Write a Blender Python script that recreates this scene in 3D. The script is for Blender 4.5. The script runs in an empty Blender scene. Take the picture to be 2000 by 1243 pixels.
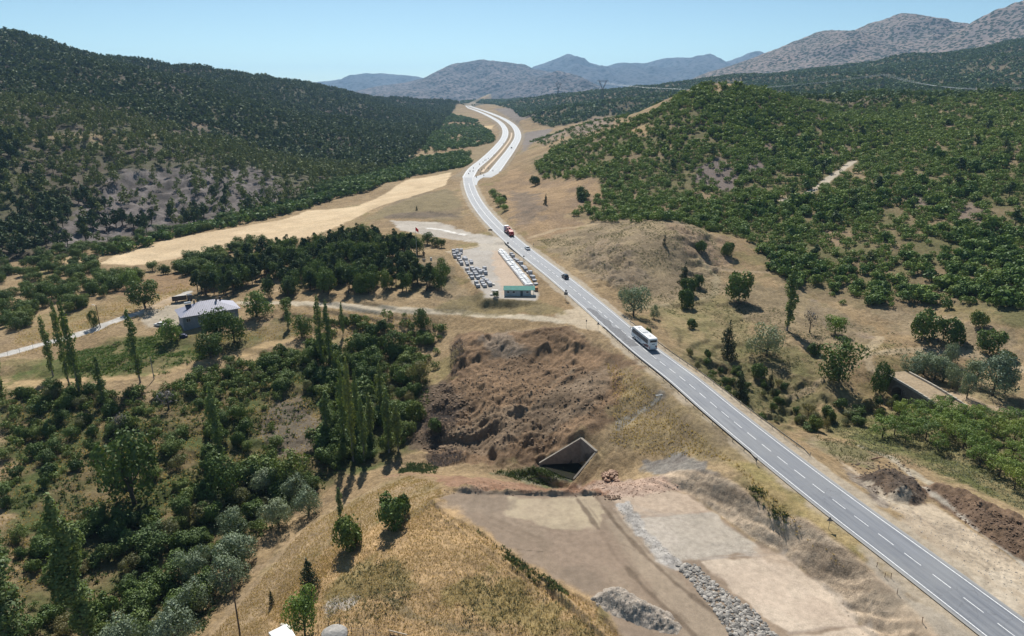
import bpy, bmesh, math, random
import numpy as np
from math import radians, sin, cos, tan, pi
from mathutils import Vector, Matrix
random.seed(7)
rng = np.random.default_rng(11)
SC = bpy.context.scene
COL = SC.collection

# ------------------------------------------------------------------ camera (a drone 70 m above the highway)
F, CH, PITCH = 1334.0, 70.0, radians(18.3)
cp, sp = cos(PITCH), sin(PITCH)
cam = bpy.data.cameras.new('camera')
cam.sensor_width = 36; cam.sensor_fit = 'HORIZONTAL'; cam.lens = 36*F/2000
cam.clip_start = 0.5; cam.clip_end = 60000
camo = bpy.data.objects.new('camera', cam); COL.objects.link(camo)
camo.location = (0, 0, CH); camo.rotation_euler = (radians(90)-PITCH, 0, 0)
SC.camera = camo

def ray(u, v):
    cx, cy = (u-1000)/F, (621.5-v)/F
    return cx, cp + cy*sp, -sp + cy*cp          # direction in world axes
def Pz(u, v, z):
    dx, dy, dz = ray(u, v); t = (z-CH)/dz
    return (dx*t, dy*t, z)
def PY(u, v, Y):
    dx, dy, dz = ray(u, v); t = Y/dy
    return (dx*t, Y, CH+dz*t)

# ------------------------------------------------------------------ noise
def _h(ix, iy, seed):
    n = (ix.astype(np.int64)*374761393 + iy.astype(np.int64)*668265263 + seed*982451653) & 0x7fffffff
    n = ((n ^ (n >> 13))*1274126177) & 0x7fffffff
    n = ((n ^ (n >> 16))*668265263) & 0x7fffffff
    return (n & 0xffff)/65535.0
def vnoise(x, y, seed=0):
    x0, y0 = np.floor(x), np.floor(y); fx, fy = x-x0, y-y0
    fx = fx*fx*fx*(fx*(fx*6-15)+10); fy = fy*fy*fy*(fy*(fy*6-15)+10)
    a, b = _h(x0, y0, seed), _h(x0+1, y0, seed); c, d = _h(x0, y0+1, seed), _h(x0+1, y0+1, seed)
    return (a+(b-a)*fx)*(1-fy) + (c+(d-c)*fx)*fy
def fbm(x, y, scale, oct=4, seed=0, gain=0.5):
    """about -1..1; scale = size in metres of the largest lumps"""
    s = 0; a = 1.0; t = 0; x = x/scale; y = y/scale
    for k in range(oct):
        s = s + a*(vnoise(x, y, seed+k*17)*2-1); t += a; a *= gain
        x, y = 2.03*x*0.8-2.03*y*0.6+13.7, 2.03*x*0.6+2.03*y*0.8-7.1
    return s/t*1.6
def sstep(a, b, x):
    t = np.clip((x-a)/(b-a), 0, 1); return t*t*(3-2*t)

# ------------------------------------------------------------------ road geometry (centre lines as X of Y)
def zroad(Y):
    Y = np.asarray(Y, float)
    return np.where(Y > 1000, 0.0125*(Y-1000)*sstep(950, 1500, Y), 0.0) + 0.012*np.clip(Y-2900, 0, 9e9)*0
def unroad(pts):
    out = []
    for u, v in pts:
        z = 0.0
        for _ in range(30):
            p = Pz(u, v, z); z = float(zroad(p[1]))
        out.append(p[:2])
    return np.array(sorted(out, key=lambda q: q[1]))
def smoothline(p, n=400):
    # natural-ish cubic through the points, sampled along Y (Catmull-Rom on X(Y))
    Y = p[:, 1]; X = p[:, 0]
    m = np.gradient(X, Y)
    ys = np.exp(np.linspace(np.log(Y[0]), np.log(Y[-1]), n))
    k = np.clip(np.searchsorted(Y, ys)-1, 0, len(Y)-2)
    h = Y[k+1]-Y[k]; t = (ys-Y[k])/h
    h00 = 2*t**3-3*t**2+1; h10 = t**3-2*t**2+t; h01 = -2*t**3+3*t**2; h11 = t**3-t**2
    xs = h00*X[k]+h10*h*m[k]+h01*X[k+1]+h11*h*m[k+1]
    return np.stack([xs, ys], 1)
MAIN = smoothline(np.vstack([[[78.5, 38.0]], unroad([(1982,1243),(1759,1075),(1665,1005),(1516,890),(1408,803),(1333,740),(1270,692),(1225,655),(1165,603),
        (1100,549),(1012,480),(958,430),(936,403),(917,364),(914,347)])]))
LCAR = smoothline(unroad([(914,347),(923,332),(945,313),(970.5,288),(986,266),(987,256),(979,242),(955,227),(927,215),(911,209.5),(909,207)]))
RCAR = smoothline(unroad([(966,335),(979,318),(1001,288),(1011.5,264),(1008,252.5),(993,238),(954,220),(924,210),(915,207)]))
# one guide line for the terrain: main, then the middle of both carriageways
def Xmain(Y):
    Y = np.asarray(Y, float)
    xm = np.interp(Y, MAIN[:, 1], MAIN[:, 0])
    xl = np.interp(Y, LCAR[:, 1], LCAR[:, 0]); xr = np.interp(Y, RCAR[:, 1], RCAR[:, 0])
    w = sstep(MAIN[-1, 1]-40, MAIN[-1, 1]+60, Y)
    return xm*(1-w) + 0.5*(xl+xr)*w
def Wmain(Y):       # half width kept level
    Y = np.asarray(Y, float)
    xl = np.interp(Y, LCAR[:, 1], LCAR[:, 0]); xr = np.interp(Y, RCAR[:, 1], RCAR[:, 0])
    w = sstep(MAIN[-1, 1]-60, MAIN[-1, 1]+20, Y)
    return 6.6*(1-w) + (0.5*np.abs(xr-xl)+9.0)*w

# ------------------------------------------------------------------ terrain control points:  (u, v, 'z', height) or (u, v, 'Y', distance) or ('w', X, Y, z)
CTRL = [
 # excavated platform, its banks
 (1200,1000,'z',-5.8),(1600,1240,'z',-5.7),(1000,1000,'z',-6.2),(1300,1200,'z',-5.8),(880,975,'z',-6.8),(1450,1100,'z',-5.8),(1250,940,'z',-7.4),
 (1335,925,'z',-2.2),(1450,985,'z',-1.6),(1560,1060,'z',-1.4),(1680,1150,'z',-1.2),(1810,1243,'z',-1),(1400,890,'z',-1.3),(1550,1000,'z',-.9),(1700,1110,'z',-.8),
 # dry grass rise, lower left
 (900,1050,'z',-6.1),(1000,1150,'z',-5.9),(1120,1230,'z',-6),(700,1200,'z',-9.5),(850,1235,'z',-8.4),(640,1060,'z',-12.5),(780,990,'z',-10.5),(800,930,'z',-13.5),(550,1200,'z',-14),
 (480,1243,'z',-15.5),(700,1000,'z',-12.5),(620,1243,'z',-11.5),(950,935,'z',-12),
 # stream and the lower left slope
 (480,1100,'z',-21),(400,1200,'z',-21.5),(600,975,'z',-20.5),(700,915,'z',-19),(830,905,'z',-17.5),(960,925,'z',-15.5),(1090,917,'z',-16.2),(300,1240,'z',-22),
 (250,960,'z',-18.5),(100,1100,'z',-19),(20,1240,'z',-18),(160,1240,'z',-20.5),(400,850,'z',-17),(100,850,'z',-16.5),(550,830,'z',-17.5),(640,830,'z',-18),(300,770,'z',-14.5),(0,860,'z',-16.5),
 (30,752,'z',-13.8),(200,738,'z',-13.6),(400,705,'z',-13),(560,668,'z',-12),(660,655,'z',-11.5),(700,740,'z',-15),(760,700,'z',-13.5),(720,830,'z',-18.5),(800,830,'z',-16.5),
 (300,690,'z',-12.3),(120,690,'z',-12.8),(400,635,'z',-10.5),(350,600,'z',-10.3),(470,600,'z',-9.5),(20,690,'z',-13),(180,640,'z',-12.2),(290,605,'z',-11),(600,592,'z',-8),(700,600,'z',-6.2),
 (800,607,'z',-4.6),(1000,617,'z',-2.3),(1120,632,'z',-.6),(850,655,'z',-9.5),(700,640,'z',-10.5),(960,645,'z',-5.2),(590,630,'z',-10.6),
 # spoil slope
 (1060,650,'z',-3.4),(1000,700,'z',-7.5),(930,740,'z',-10.5),(870,790,'z',-13.8),(1060,740,'z',-7.5),(1000,800,'z',-11.5),(900,860,'z',-15.5),(1000,880,'z',-14.6),(1150,760,'z',-5),(1090,850,'z',-11),
 (1135,848,'z',-8.3),(1060,905,'z',-15.3),(1180,890,'z',-9.2),(1140,930,'z',-14.6),(1200,925,'z',-10.5),(1220,820,'z',-6.2),(1300,850,'z',-4.2),(1190,700,'z',-2.6),(1290,790,'z',-2.8),(1280,890,'z',-6.6),
 # knoll with the grove, yard
 (600,520,'z',-6),(520,500,'z',-9),(700,500,'z',-2.5),(760,480,'z',-1),(840,505,'z',1.6),(810,500,'z',1.2),(870,560,'z',-2.6),(740,560,'z',-3.6),(640,560,'z',-6.2),(560,560,'z',-8),(900,490,'z',-.8),(1010,572,'z',-1.2),
 (1000,600,'z',-2.4),(920,590,'z',-3),(850,440,'z',-1.2),(780,420,'z',-2.2),(700,430,'z',-4.5),(940,540,'z',-1.1),(820,390,'z',-1.5),(880,400,'z',-.4),
 # wheat field, valley floor
 (600,430,'z',-9.5),(450,450,'z',-11.5),(300,480,'z',-13),(200,510,'z',-13.6),(850,350,'z',-4.5),(880,337,'z',-3.5),(750,385,'z',-7),(100,560,'z',-14.5),(150,610,'z',-13.4),(50,640,'z',-13.6),(350,540,'z',-12.6),(450,520,'z',-11.5),
 (250,560,'z',-13),(700,350,'z',-9),(800,320,'z',-8),(560,400,'z',-12.5),
 (880,290,'z',-4),(800,290,'z',-7),(860,255,'Y',1350),(900,235,'Y',1750),(830,270,'Y',1150),(790,250,'Y',1400),
 # left hill
 (0,515,'z',-14.5),(200,480,'z',-14),(400,440,'z',-13.2),(60,400,'Y',440),(-300,520,'z',-13),(-300,400,'Y',440),(0,300,'Y',520),(-300,300,'Y',520),(0,200,'Y',720),(-350,180,'Y',750),(0,120,'Y',950),(0,70,'Y',1180),(-400,60,'Y',1200),
 ('w',-1000,1500,150),('w',-1600,1600,190),('w',-900,2000,110),('w',-1900,2400,160),('w',-1300,3200,120),
 (150,420,'Y',440),(300,400,'Y',490),(480,385,'Y',530),(600,350,'Y',610),(200,300,'Y',570),(200,200,'Y',800),(200,118,'Y',1230),(400,300,'Y',660),(400,220,'Y',920),(300,147,'Y',1300),(380,154,'Y',1380),(500,169,'Y',1530),
 (600,310,'Y',780),(600,250,'Y',1000),(600,205,'Y',1400),(640,178,'Y',1750),(720,193,'Y',2000),(880,200,'Y',2500),(740,300,'Y',880),(740,240,'Y',1400),(800,218,'Y',1950),(700,340,'z',-9.5),
 ('w',-350,2600,30),('w',-500,3300,10),('w',-100,3400,32),('w',-60,4200,20),('w',0,6000,-10),('w',-2500,6000,40),('w',2500,7000,60),
 # right of the road, middle
 (1000,372,'z',.4),(1060,400,'z',6),(1160,440,'z',4.5),(1040,440,'z',2),(1320,432,'z',11.5),(1240,450,'z',9),(1150,475,'z',3),(1200,505,'z',4.5),(1260,520,'z',3),(1380,520,'z',.8),(1300,585,'z',-3),(1240,612,'z',-2.2),(1330,480,'z',8),
 (1130,530,'z',-.3),(1380,450,'z',6),(1220,570,'z',-1),
 (1440,570,'z',-2.4),(1540,645,'z',-5),(1650,725,'z',-8),(1600,775,'z',-9.6),(1400,750,'z',-6.8),(1340,690,'z',-4.2),(1470,690,'z',-6),(1480,810,'z',-10.5),(1560,800,'z',-11.3),(1720,770,'z',-11.6),(1650,790,'z',-11.8),(1680,715,'z',-7),
 (1500,850,'z',-6),(1600,900,'z',-4),
 (1800,870,'z',-9.5),(1950,900,'z',-9),(1650,860,'z',-9.6),(1760,925,'z',-6.2),(1990,980,'z',-7.5),(1950,1060,'z',-2.2),(1850,1050,'z',-.6),(1720,965,'z',-1.4),(1990,1180,'z',-.7),(2100,1000,'z',-7.5),(2200,1150,'z',-3),
 (1750,700,'z',-6.7),(1900,700,'z',-5.5),(1990,740,'z',-6),(1950,790,'z',-8.2),(2100,860,'z',-8),(1850,610,'z',-1),(1950,630,'z',1),(1760,640,'z',-5),(1880,800,'z',-8.2),(1860,760,'z',-9.4),(1880,740,'z',-9),
 # scrub hill
 (1420,455,'z',5),(1500,535,'z',0),(1700,590,'z',-2),(1620,560,'z',-2),(1500,400,'Y',370),(1440,300,'Y',470),(1440,230,'Y',545),(1440,172,'Y',625),(1360,175,'Y',645),(1300,203,'Y',640),(1200,250,'Y',600),(1200,330,'Y',480),(1150,390,'z',8.5),
 (1100,335,'Y',530),(1060,300,'Y',680),(1150,240,'Y',820),(1090,265,'Y',800),(1210,230,'Y',830),(1600,210,'Y',660),(1500,190,'Y',650),(1550,300,'Y',490),(1700,230,'Y',660),(1700,300,'Y',490),(1700,400,'Y',355),(1700,500,'Y',280),
 (1700,195,'Y',740),(1950,195,'Y',690),(1950,300,'Y',440),(1950,400,'Y',335),(1950,500,'Y',265),(2200,300,'Y',440),(2200,190,'Y',720),(2200,500,'Y',265),(2150,650,'z',2),(1600,400,'Y',360),(1300,330,'Y',455),(1300,260,'Y',530),
 ('w',270,830,46),('w',190,860,42),('w',420,900,48),('w',620,950,52),('w',120,960,26),
 # the long forested slope behind
 (1050,222,'Y',1500),(1000,202,'Y',2400),(1300,240,'Y',1050),(1280,205,'Y',1500),(1600,190,'Y',1300),(1700,178,'Y',1400),(1950,170,'Y',1400),(2000,80,'Y',2300),(2250,30,'Y',2300),(1800,112,'Y',2300),(1600,140,'Y',2350),(1400,152,'Y',2500),(1250,175,'Y',2600),
 (1180,190,'Y',2700),(1080,192,'Y',2500),(1120,215,'Y',1600),
 ('w',1500,3200,150),('w',2600,3400,220),('w',700,3500,60),('w',150,3300,30),
]
cpts = []
for c in CTRL:
    if c[0] == 'w': cpts.append(c[1:])
    elif c[2] == 'z': cpts.append(Pz(c[0], c[1], c[3]))
    else: cpts.append(PY(c[0], c[1], c[3]))
for Y in np.exp(np.linspace(np.log(60), np.log(3000), 48)):
    cpts.append((float(Xmain(Y)), Y, float(zroad(Y))-.1))
for s in (-1, 1):                       # near the camera and behind the frame's lower edge
    pass
cpts += [(-40,45,-14),(40,45,-7),(95,60,-1),(-90,60,-18),(0,60,-9)]
cpts = np.array(cpts)
def warp(X, Y): return X/Y, np.log(Y)
def tps_kernel(r2): return np.where(r2 > 1e-12, 0.5*r2*np.log(r2+1e-12), 0)
A, B = warp(cpts[:, 0], cpts[:, 1])
n = len(A)
K = tps_kernel((A[:, None]-A[None])**2 + (B[:, None]-B[None])**2) + np.eye(n)*1e-5
Pm = np.stack([np.ones(n), A, B], 1)
M = np.zeros((n+3, n+3)); M[:n, :n] = K; M[:n, n:] = Pm; M[n:, :n] = Pm.T
sol = np.linalg.solve(M, np.concatenate([cpts[:, 2]/cpts[:, 1], np.zeros(3)]))   # interpolate elevation slope z / Y
def tps(a, b):
    out = np.empty(a.shape).ravel(); af, bf = a.ravel(), b.ravel()
    for i in range(0, len(af), 20000):
        k = tps_kernel((af[i:i+20000, None]-A[None])**2 + (bf[i:i+20000, None]-B[None])**2)
        out[i:i+20000] = k@sol[:n] + sol[n] + sol[n+1]*af[i:i+20000] + sol[n+2]*bf[i:i+20000]
    return out.reshape(a.shape)

# the ground grid: rows get longer with distance (level of detail), one sheet from below the drone to the horizon
aa = np.linspace(-1.2, 1.2, 1401)
bb = np.concatenate([np.arange(np.log(42), np.log(300), 0.0029), np.arange(np.log(300), np.log(450), 0.0042), np.arange(np.log(450), np.log(3300), 0.0060), np.arange(np.log(3300), np.log(16000), 0.02)])
ac, bc = np.linspace(-1.2, 1.2, 217), np.linspace(bb[0], bb[-1]+1e-6, 300)
Zc = tps(*np.meshgrid(ac, bc))
def bilin(Zg, ag, bg, a, b):
    ia = np.clip((np.interp(a, ag, np.arange(len(ag)))), 0, len(ag)-1.0001); ib = np.clip((np.interp(b, bg, np.arange(len(bg)))), 0, len(bg)-1.0001)
    i, j = ia.astype(int), ib.astype(int); fa, fb = ia-i, ib-j
    return (Zg[j, i]*(1-fa)+Zg[j, i+1]*fa)*(1-fb) + (Zg[j+1, i]*(1-fa)+Zg[j+1, i+1]*fa)*fb
ga, gb = np.meshgrid(aa, bb)
GY = np.exp(gb); GX = ga*GY
GZ = bilin(Zc, ac, bc, ga, gb)*GY
far_fade = sstep(3600, 6500, GY)
GZ = GZ*(1-far_fade) + far_fade*(-5)

# ------------------------------------------------------------------ polygons in plan
def dist_poly(X, Y, poly):
    """signed distance (negative inside) to a closed polygon in plan"""
    d2 = np.full(X.shape, 1e18); ins = np.zeros(X.shape, bool); m = len(poly)
    for i in range(m):
        x0, y0 = poly[i]; x1, y1 = poly[(i+1) % m]
        ex, ey = x1-x0, y1-y0; L = ex*ex+ey*ey+1e-12
        t = np.clip(((X-x0)*ex+(Y-y0)*ey)/L, 0, 1)
        d2 = np.minimum(d2, (X-x0-t*ex)**2+(Y-y0-t*ey)**2)
        if abs(ey) > 1e-12:
            ins ^= ((y0 > Y) != (y1 > Y)) & (X < (x1-x0)*(Y-y0)/(y1-y0)+x0)
    d = np.sqrt(d2); return np.where(ins, -d, d)
def dist_line(X, Y, pts):
    d2 = np.full(X.shape, 1e18)
    for (x0, y0), (x1, y1) in zip(pts[:-1], pts[1:]):
        ex, ey = x1-x0, y1-y0; L = ex*ex+ey*ey+1e-12
        t = np.clip(((X-x0)*ex+(Y-y0)*ey)/L, 0, 1)
        d2 = np.minimum(d2, (X-x0-t*ex)**2+(Y-y0-t*ey)**2)
    return np.sqrt(d2)
def near(pts, pad):
    p = np.array(pts)
    return (GX > p[:, 0].min()-pad) & (GX < p[:, 0].max()+pad) & (GY > p[:, 1].min()-pad) & (GY < p[:, 1].max()+pad)

# --- broad relief noise (kept off the road)
droad = np.abs(GX-Xmain(GY))
wm = Wmain(GY)
offroad = sstep(0, 18, droad-wm)
hillL = sstep(0, 60, -GX-0.42*GY+20)*sstep(300, 420, GY)
GZ += offroad*(fbm(GX, GY, 60, 4, 3)*0.9 + fbm(GX, GY, 14, 3, 5)*0.28)
hl = sstep(380, 520, GY)*sstep(60, 220, np.abs(GX-Xmain(GY)))
GZ += hl*fbm(GX, GY, 170, 4, 21)*7*np.clip(GY/900, .4, 1.6)
# gullies on the left hill and the scrub hill
rid = 1-np.abs(fbm(GX*1.6, GY*0.55, 90, 3, 31)); GZ -= hl*sstep(-200, -320, GX)*(rid**3)*7
# --- terraces on the left slope
ter = sstep(-22, -55, GX)*sstep(285, 235, GY)*sstep(100, 135, GY)
st = 1.5; q = GZ/st; fr = q-np.floor(q)
GZ = GZ*(1-.75*ter) + .75*ter*(np.floor(q)+sstep(.62, 1.0, fr))*st
# --- spoil: hummocks and slumps
SPOIL = [Pz(*p)[:2] for p in [(905,645,-6),(1120,645,-2),(1190,690,-2),(1250,750,-3),(1200,820,-6),(1130,850,-9),(1060,905,-14),(960,915,-15),(860,900,-16),(820,850,-16),(850,760,-12)]]
m = near(SPOIL, 15); d = dist_poly(GX[m], GY[m], SPOIL); wsp = sstep(3, -5, d)
nx, ny = GX[m]+4*fbm(GX[m], GY[m], 11, 3, 91), GY[m]+4*fbm(GX[m], GY[m], 11, 3, 92)
rough = sstep(-.35, .45, fbm(GX[m], GY[m], 17, 2, 93)+.02*(8-GX[m]))           # wild slump on the left, graded tracks on the right
f1 = fbm(nx, ny, 9, 3, 41)
GZ[m] += wsp*(f1*.9 + rough*(1.0*sstep(-.3, .3, f1)+.45*sstep(-.05, .4, fbm(nx, ny, 5, 3, 44))) + fbm(nx, ny, 2.6, 4, 42)*(.16+.38*rough) + (.35-np.abs(fbm(nx, ny, 2.0, 3, 46)))*(.18+.45*rough) + (.35-np.abs(fbm(nx, ny, .8, 2, 47)))*(.10+.22*rough) + .34*(1-.6*rough)*fbm((nx+ny)*.16, (nx-ny)*.7, 1.9, 3, 45))

# --- rock ribs low on the left hill
RB = [PY(u, v, Y)[:2] for u, v, Y in [(85,470,400),(150,400,450),(230,335,530),(330,330,560),(520,330,640),(560,395,560),(400,435,470),(280,455,430),(110,500,370)]]
m = near(RB, 30); d = dist_poly(GX[m], GY[m], RB); wk = sstep(15, -15, d)
GZ[m] += wk*(3.2*(np.abs(fbm(GX[m]*1.2+GY[m]*.5, GY[m]*.35, 26, 4, 211))-.4)+1.3*fbm(GX[m], GY[m], 9, 4, 212))
# --- eroded cut knoll and old field terraces right of the road
KN = [Pz(*p)[:2] for p in [(1095,500,0),(1150,468,4),(1215,470,7),(1275,540,2),(1260,600,-2),(1200,590,-1),(1140,540,0)]]
m = near(KN, 12); d = dist_poly(GX[m], GY[m], KN); wk = sstep(4, -6, d)
gx_, gy_ = GX[m]+3*fbm(GX[m], GY[m], 9, 2, 191), GY[m]+3*fbm(GX[m], GY[m], 9, 2, 192)
GZ[m] += wk*(1.3*(np.abs(fbm(gx_*1.3+gy_*.4, gy_*.35, 6, 3, 193))-.4)+.5*fbm(GX[m], GY[m], 2.2, 3, 194))
KN2 = [Pz(*p)[:2] for p in [(1300,445,10),(1350,432,10),(1430,470,4),(1420,530,0),(1370,560,-1),(1320,520,3)]]
m = near(KN2, 12); d = dist_poly(GX[m], GY[m], KN2); wk = sstep(5, -7, d)
GZ[m] += wk*(1.5*sstep(-.15, .15, fbm(GX[m], GY[m], 13, 3, 195))-.7+.55*fbm(GX[m], GY[m], 3, 3, 196))
TR = [Pz(*p)[:2] for p in [(1265,605,-2.5),(1330,580,-2.5),(1440,575,-2.5),(1480,640,-4.5),(1470,700,-6),(1340,690,-4.5),(1290,650,-3.5)]]
m = near(TR, 12); d = dist_poly(GX[m], GY[m], TR); wk = sstep(5, -5, d)*.85; q = (GZ[m]+.35*fbm(GX[m], GY[m], 9, 2, 197))/1.15; fr = q-np.floor(q)
GZ[m] = GZ[m]*(1-wk)+wk*(np.floor(q)+sstep(.6, 1, fr))*1.15
SL = [Pz(*p)[:2] for p in [(1320,690,-4.5),(1450,690,-6),(1600,720,-8),(1640,780,-10),(1560,830,-10),(1480,810,-9),(1400,750,-6.5)]]
m = near(SL, 12); d = dist_poly(GX[m], GY[m], SL); wk = sstep(5, -5, d)
GZ[m] += wk*(1.1*sstep(-.12, .12, fbm(GX[m], GY[m], 10, 3, 198))-.5+.4*fbm(GX[m], GY[m], 2.5, 3, 199))
# --- level the road bed
hw = wm
bed = sstep(hw+5.5, hw, droad)
GZ = GZ*(1-bed) + (zroad(GY)-.16)*bed

def plateau(poly, z, inner=0.0, outer=2.5, rough=0.0, straight=False):
    m = near(poly, outer+3)
    d = dist_poly(GX[m], GY[m], poly) + rough*fbm(GX[m], GY[m], 5, 3, 77)
    zz = z(GX[m], GY[m]) if callable(z) else z
    w = sstep(outer, inner, d) if not straight else .8*np.clip((outer-d)/(outer-inner), 0, 1)+.2*sstep(outer, inner, d)
    GZ[m] = GZ[m]*(1-w) + zz*w
# excavated platform: polygon of its foot
PLAT = [Pz(*p)[:2] for p in [(850,975,-5.8),(900,960,-5.8),(1090,966,-5.8),(1185,950,-5.8),(1290,948,-5.8),(1345,968,-5.8),(1400,1005,-5.8),(1462,1052,-5.8),(1532,1088,-5.8),(1600,1142,-5.8),(1660,1205,-5.8),(1700,1243,-5.8),(1830,1400,-5.8),(1500,1420,-5.8),(1260,1300,-5.8),(1170,1180,-5.8),(1090,1140,-5.8),(1010,1085,-5.8),(930,1030,-5.8),(870,1000,-5.8)]]
plateau(PLAT, lambda X, Y: -5.8 + 0.06*fbm(X, Y, 9, 3, 8), 0.0, 4.4, .35, True)
YARD = [Pz(*p)[:2] for p in [(880,494,-1),(945,480,-1),(985,478,-.8),(1055,575,-1),(1045,588,-1.1),(950,582,-1.1),(915,540,-1.1)]]
plateau(YARD, -1.05, 0.0, 4)
# bare gravel lay-by left of the road, wheat field kept smooth
# heaps on the right
def mound(poly, h, w, lump, seed):
    m = near(poly, w+3); d = dist_poly(GX[m], GY[m], poly)
    k = sstep(0, -w, d); GZ[m] += k*h*(1+lump*fbm(GX[m], GY[m], 3.2, 4, seed)) + k*.25*fbm(GX[m], GY[m], 1.1, 3, seed+1)
HEAP1 = [Pz(*p)[:2] for p in [(1672,925,-2),(1700,905,-3),(1745,895,-4),(1790,925,-4),(1820,955,-3.5),(1800,985,-2),(1740,985,-1.5)]]
HEAP2 = [Pz(*p)[:2] for p in [(1793,950,-4),(1805,934,-4.5),(1850,945,-4.5),(1930,985,-4.5),(2010,1025,-4.5),(2120,1090,-4),(2120,1160,-2.5),(2000,1100,-2.5),(1900,1030,-2.5)]]
mound(HEAP1, 1.9, 3.4, .45, 61); mound(HEAP2, 2.6, 4.0, .25, 65)
RIM = [Pz(*p)[:2] for p in [(865,962,-6.8),(930,950,-7.5),(1000,952,-7),(1090,960,-6.4),(1180,962,-5.8),(1180,968,-5.8),(1080,970,-5.8),(900,966,-6)]]
mound(RIM, .8, .9, .6, 71)
# culvert: pool floor between the wing walls
CUL_HL, CUL_HR = (16.4, 147.0), (19.4, 141.0)
CUL_WL, CUL_WR = (6.6, 146.2), (14.2, 138.0)
POOL = [CUL_HL, CUL_HR, CUL_WR, (10.5, 140.2), (6.0, 143.6), CUL_WL]
plateau(POOL, -15.9, 0.0, 1.2); plateau([CUL_HL, CUL_HR, CUL_WR, CUL_WL], -15.9, 0.0, 0.35)
def against(p0, p1, t0, t1, outer):
    # earth banked against the outer side of a wall, just below its top edge
    p0, p1 = np.array(p0), np.array(p1); d = p1-p0; L = np.hypot(*d); d = d/L; nn = np.array([-d[1], d[0]])
    if nn@(np.array(outer)-p0) < 0: nn = -nn
    m = near([tuple(p0), tuple(p1)], 9); s = ((GX[m]-p0[0])*d[0]+(GY[m]-p0[1])*d[1])/L; k = (GX[m]-p0[0])*nn[0]+(GY[m]-p0[1])*nn[1]
    top = t0+(t1-t0)*np.clip(s, 0, 1)-.35-.30*np.maximum(k-1.0, 0)-6*np.maximum(np.maximum(-s, s-1)-.05, 0)+.25*fbm(GX[m], GY[m], 2, 3, 333)
    GZ[m] = np.where(k > .15, np.maximum(GZ[m], top), GZ[m])
against(CUL_HL, CUL_WL, -9.0, -15.2, (10, 152)); against(CUL_HR, CUL_WR, -9.2, -14.6, (20, 136)); against(CUL_HL, CUL_HR, -9.0, -9.2, (22, 147))
# bridge gap
BR0, BR1, BRW = (106.0, 178.5), (109.6, 158.0), 7.2        # near-face ends, deck width
# fine unevenness everywhere off the paved / levelled surfaces
dp = np.full(GX.shape, 1.0); m = near(PLAT, 6); dp[m] = sstep(-.2, 2.0, dist_poly(GX[m], GY[m], PLAT)); m = near(YARD, 5); dp[m] = np.minimum(dp[m], sstep(-.5, 2, dist_poly(GX[m], GY[m], YARD)))
fine = (1-bed)*dp
GZ += fine*((fbm(GX, GY, 2.4, 3, 51)*.12+(.3-np.abs(fbm(GX, GY, 1.1, 2, 53)))*.12)*sstep(900, 300, GY))
# rills down the cut bank above the platform
m = near(PLAT, 8); d = dist_poly(GX[m], GY[m], PLAT)
GZ[m] += sstep(0, .8, d)*sstep(5.5, 2.5, d)*(fbm(GX[m]*1.2+GY[m]*.9, GX[m]*.25, 2.0, 3, 52)*.45-.25*np.abs(fbm(GX[m]*1.3+GY[m]*1.0, GX[m]*.2, .9, 2, 54)))

def height(X, Y):
    X, Y = np.asarray(X, float), np.asarray(Y, float)
    return bilin(GZ, aa, bb, X/Y, np.log(Y))
SB = np.exp(np.arange(np.log(45), np.log(9000), 0.0025))
def hit(u, v, y0=0):
    """first point of the ground along the sight line through photo pixel (u, v)"""
    dx, dy, dz = ray(u, v); t = SB/dy; X = dx*t; Z = CH+dz*t
    g = height(X, SB); k = np.nonzero((Z < g) & (SB > y0))[0]
    if not len(k): k = [len(SB)-1]
    k = max(int(k[0]), 1)
    f0, f1 = Z[k-1]-g[k-1], Z[k]-g[k]; f = f0/(f0-f1) if f0 > 0 > f1 else 1
    Y = SB[k-1]+(SB[k]-SB[k-1])*f; X = X[k-1]+(X[k]-X[k-1])*f
    return float(X), float(Y), float(height(X, Y))
def hits(pts, dens=None):
    out = []
    for i, p in enumerate(pts):
        out.append(hit(*p)[:2])
    return out
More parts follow.
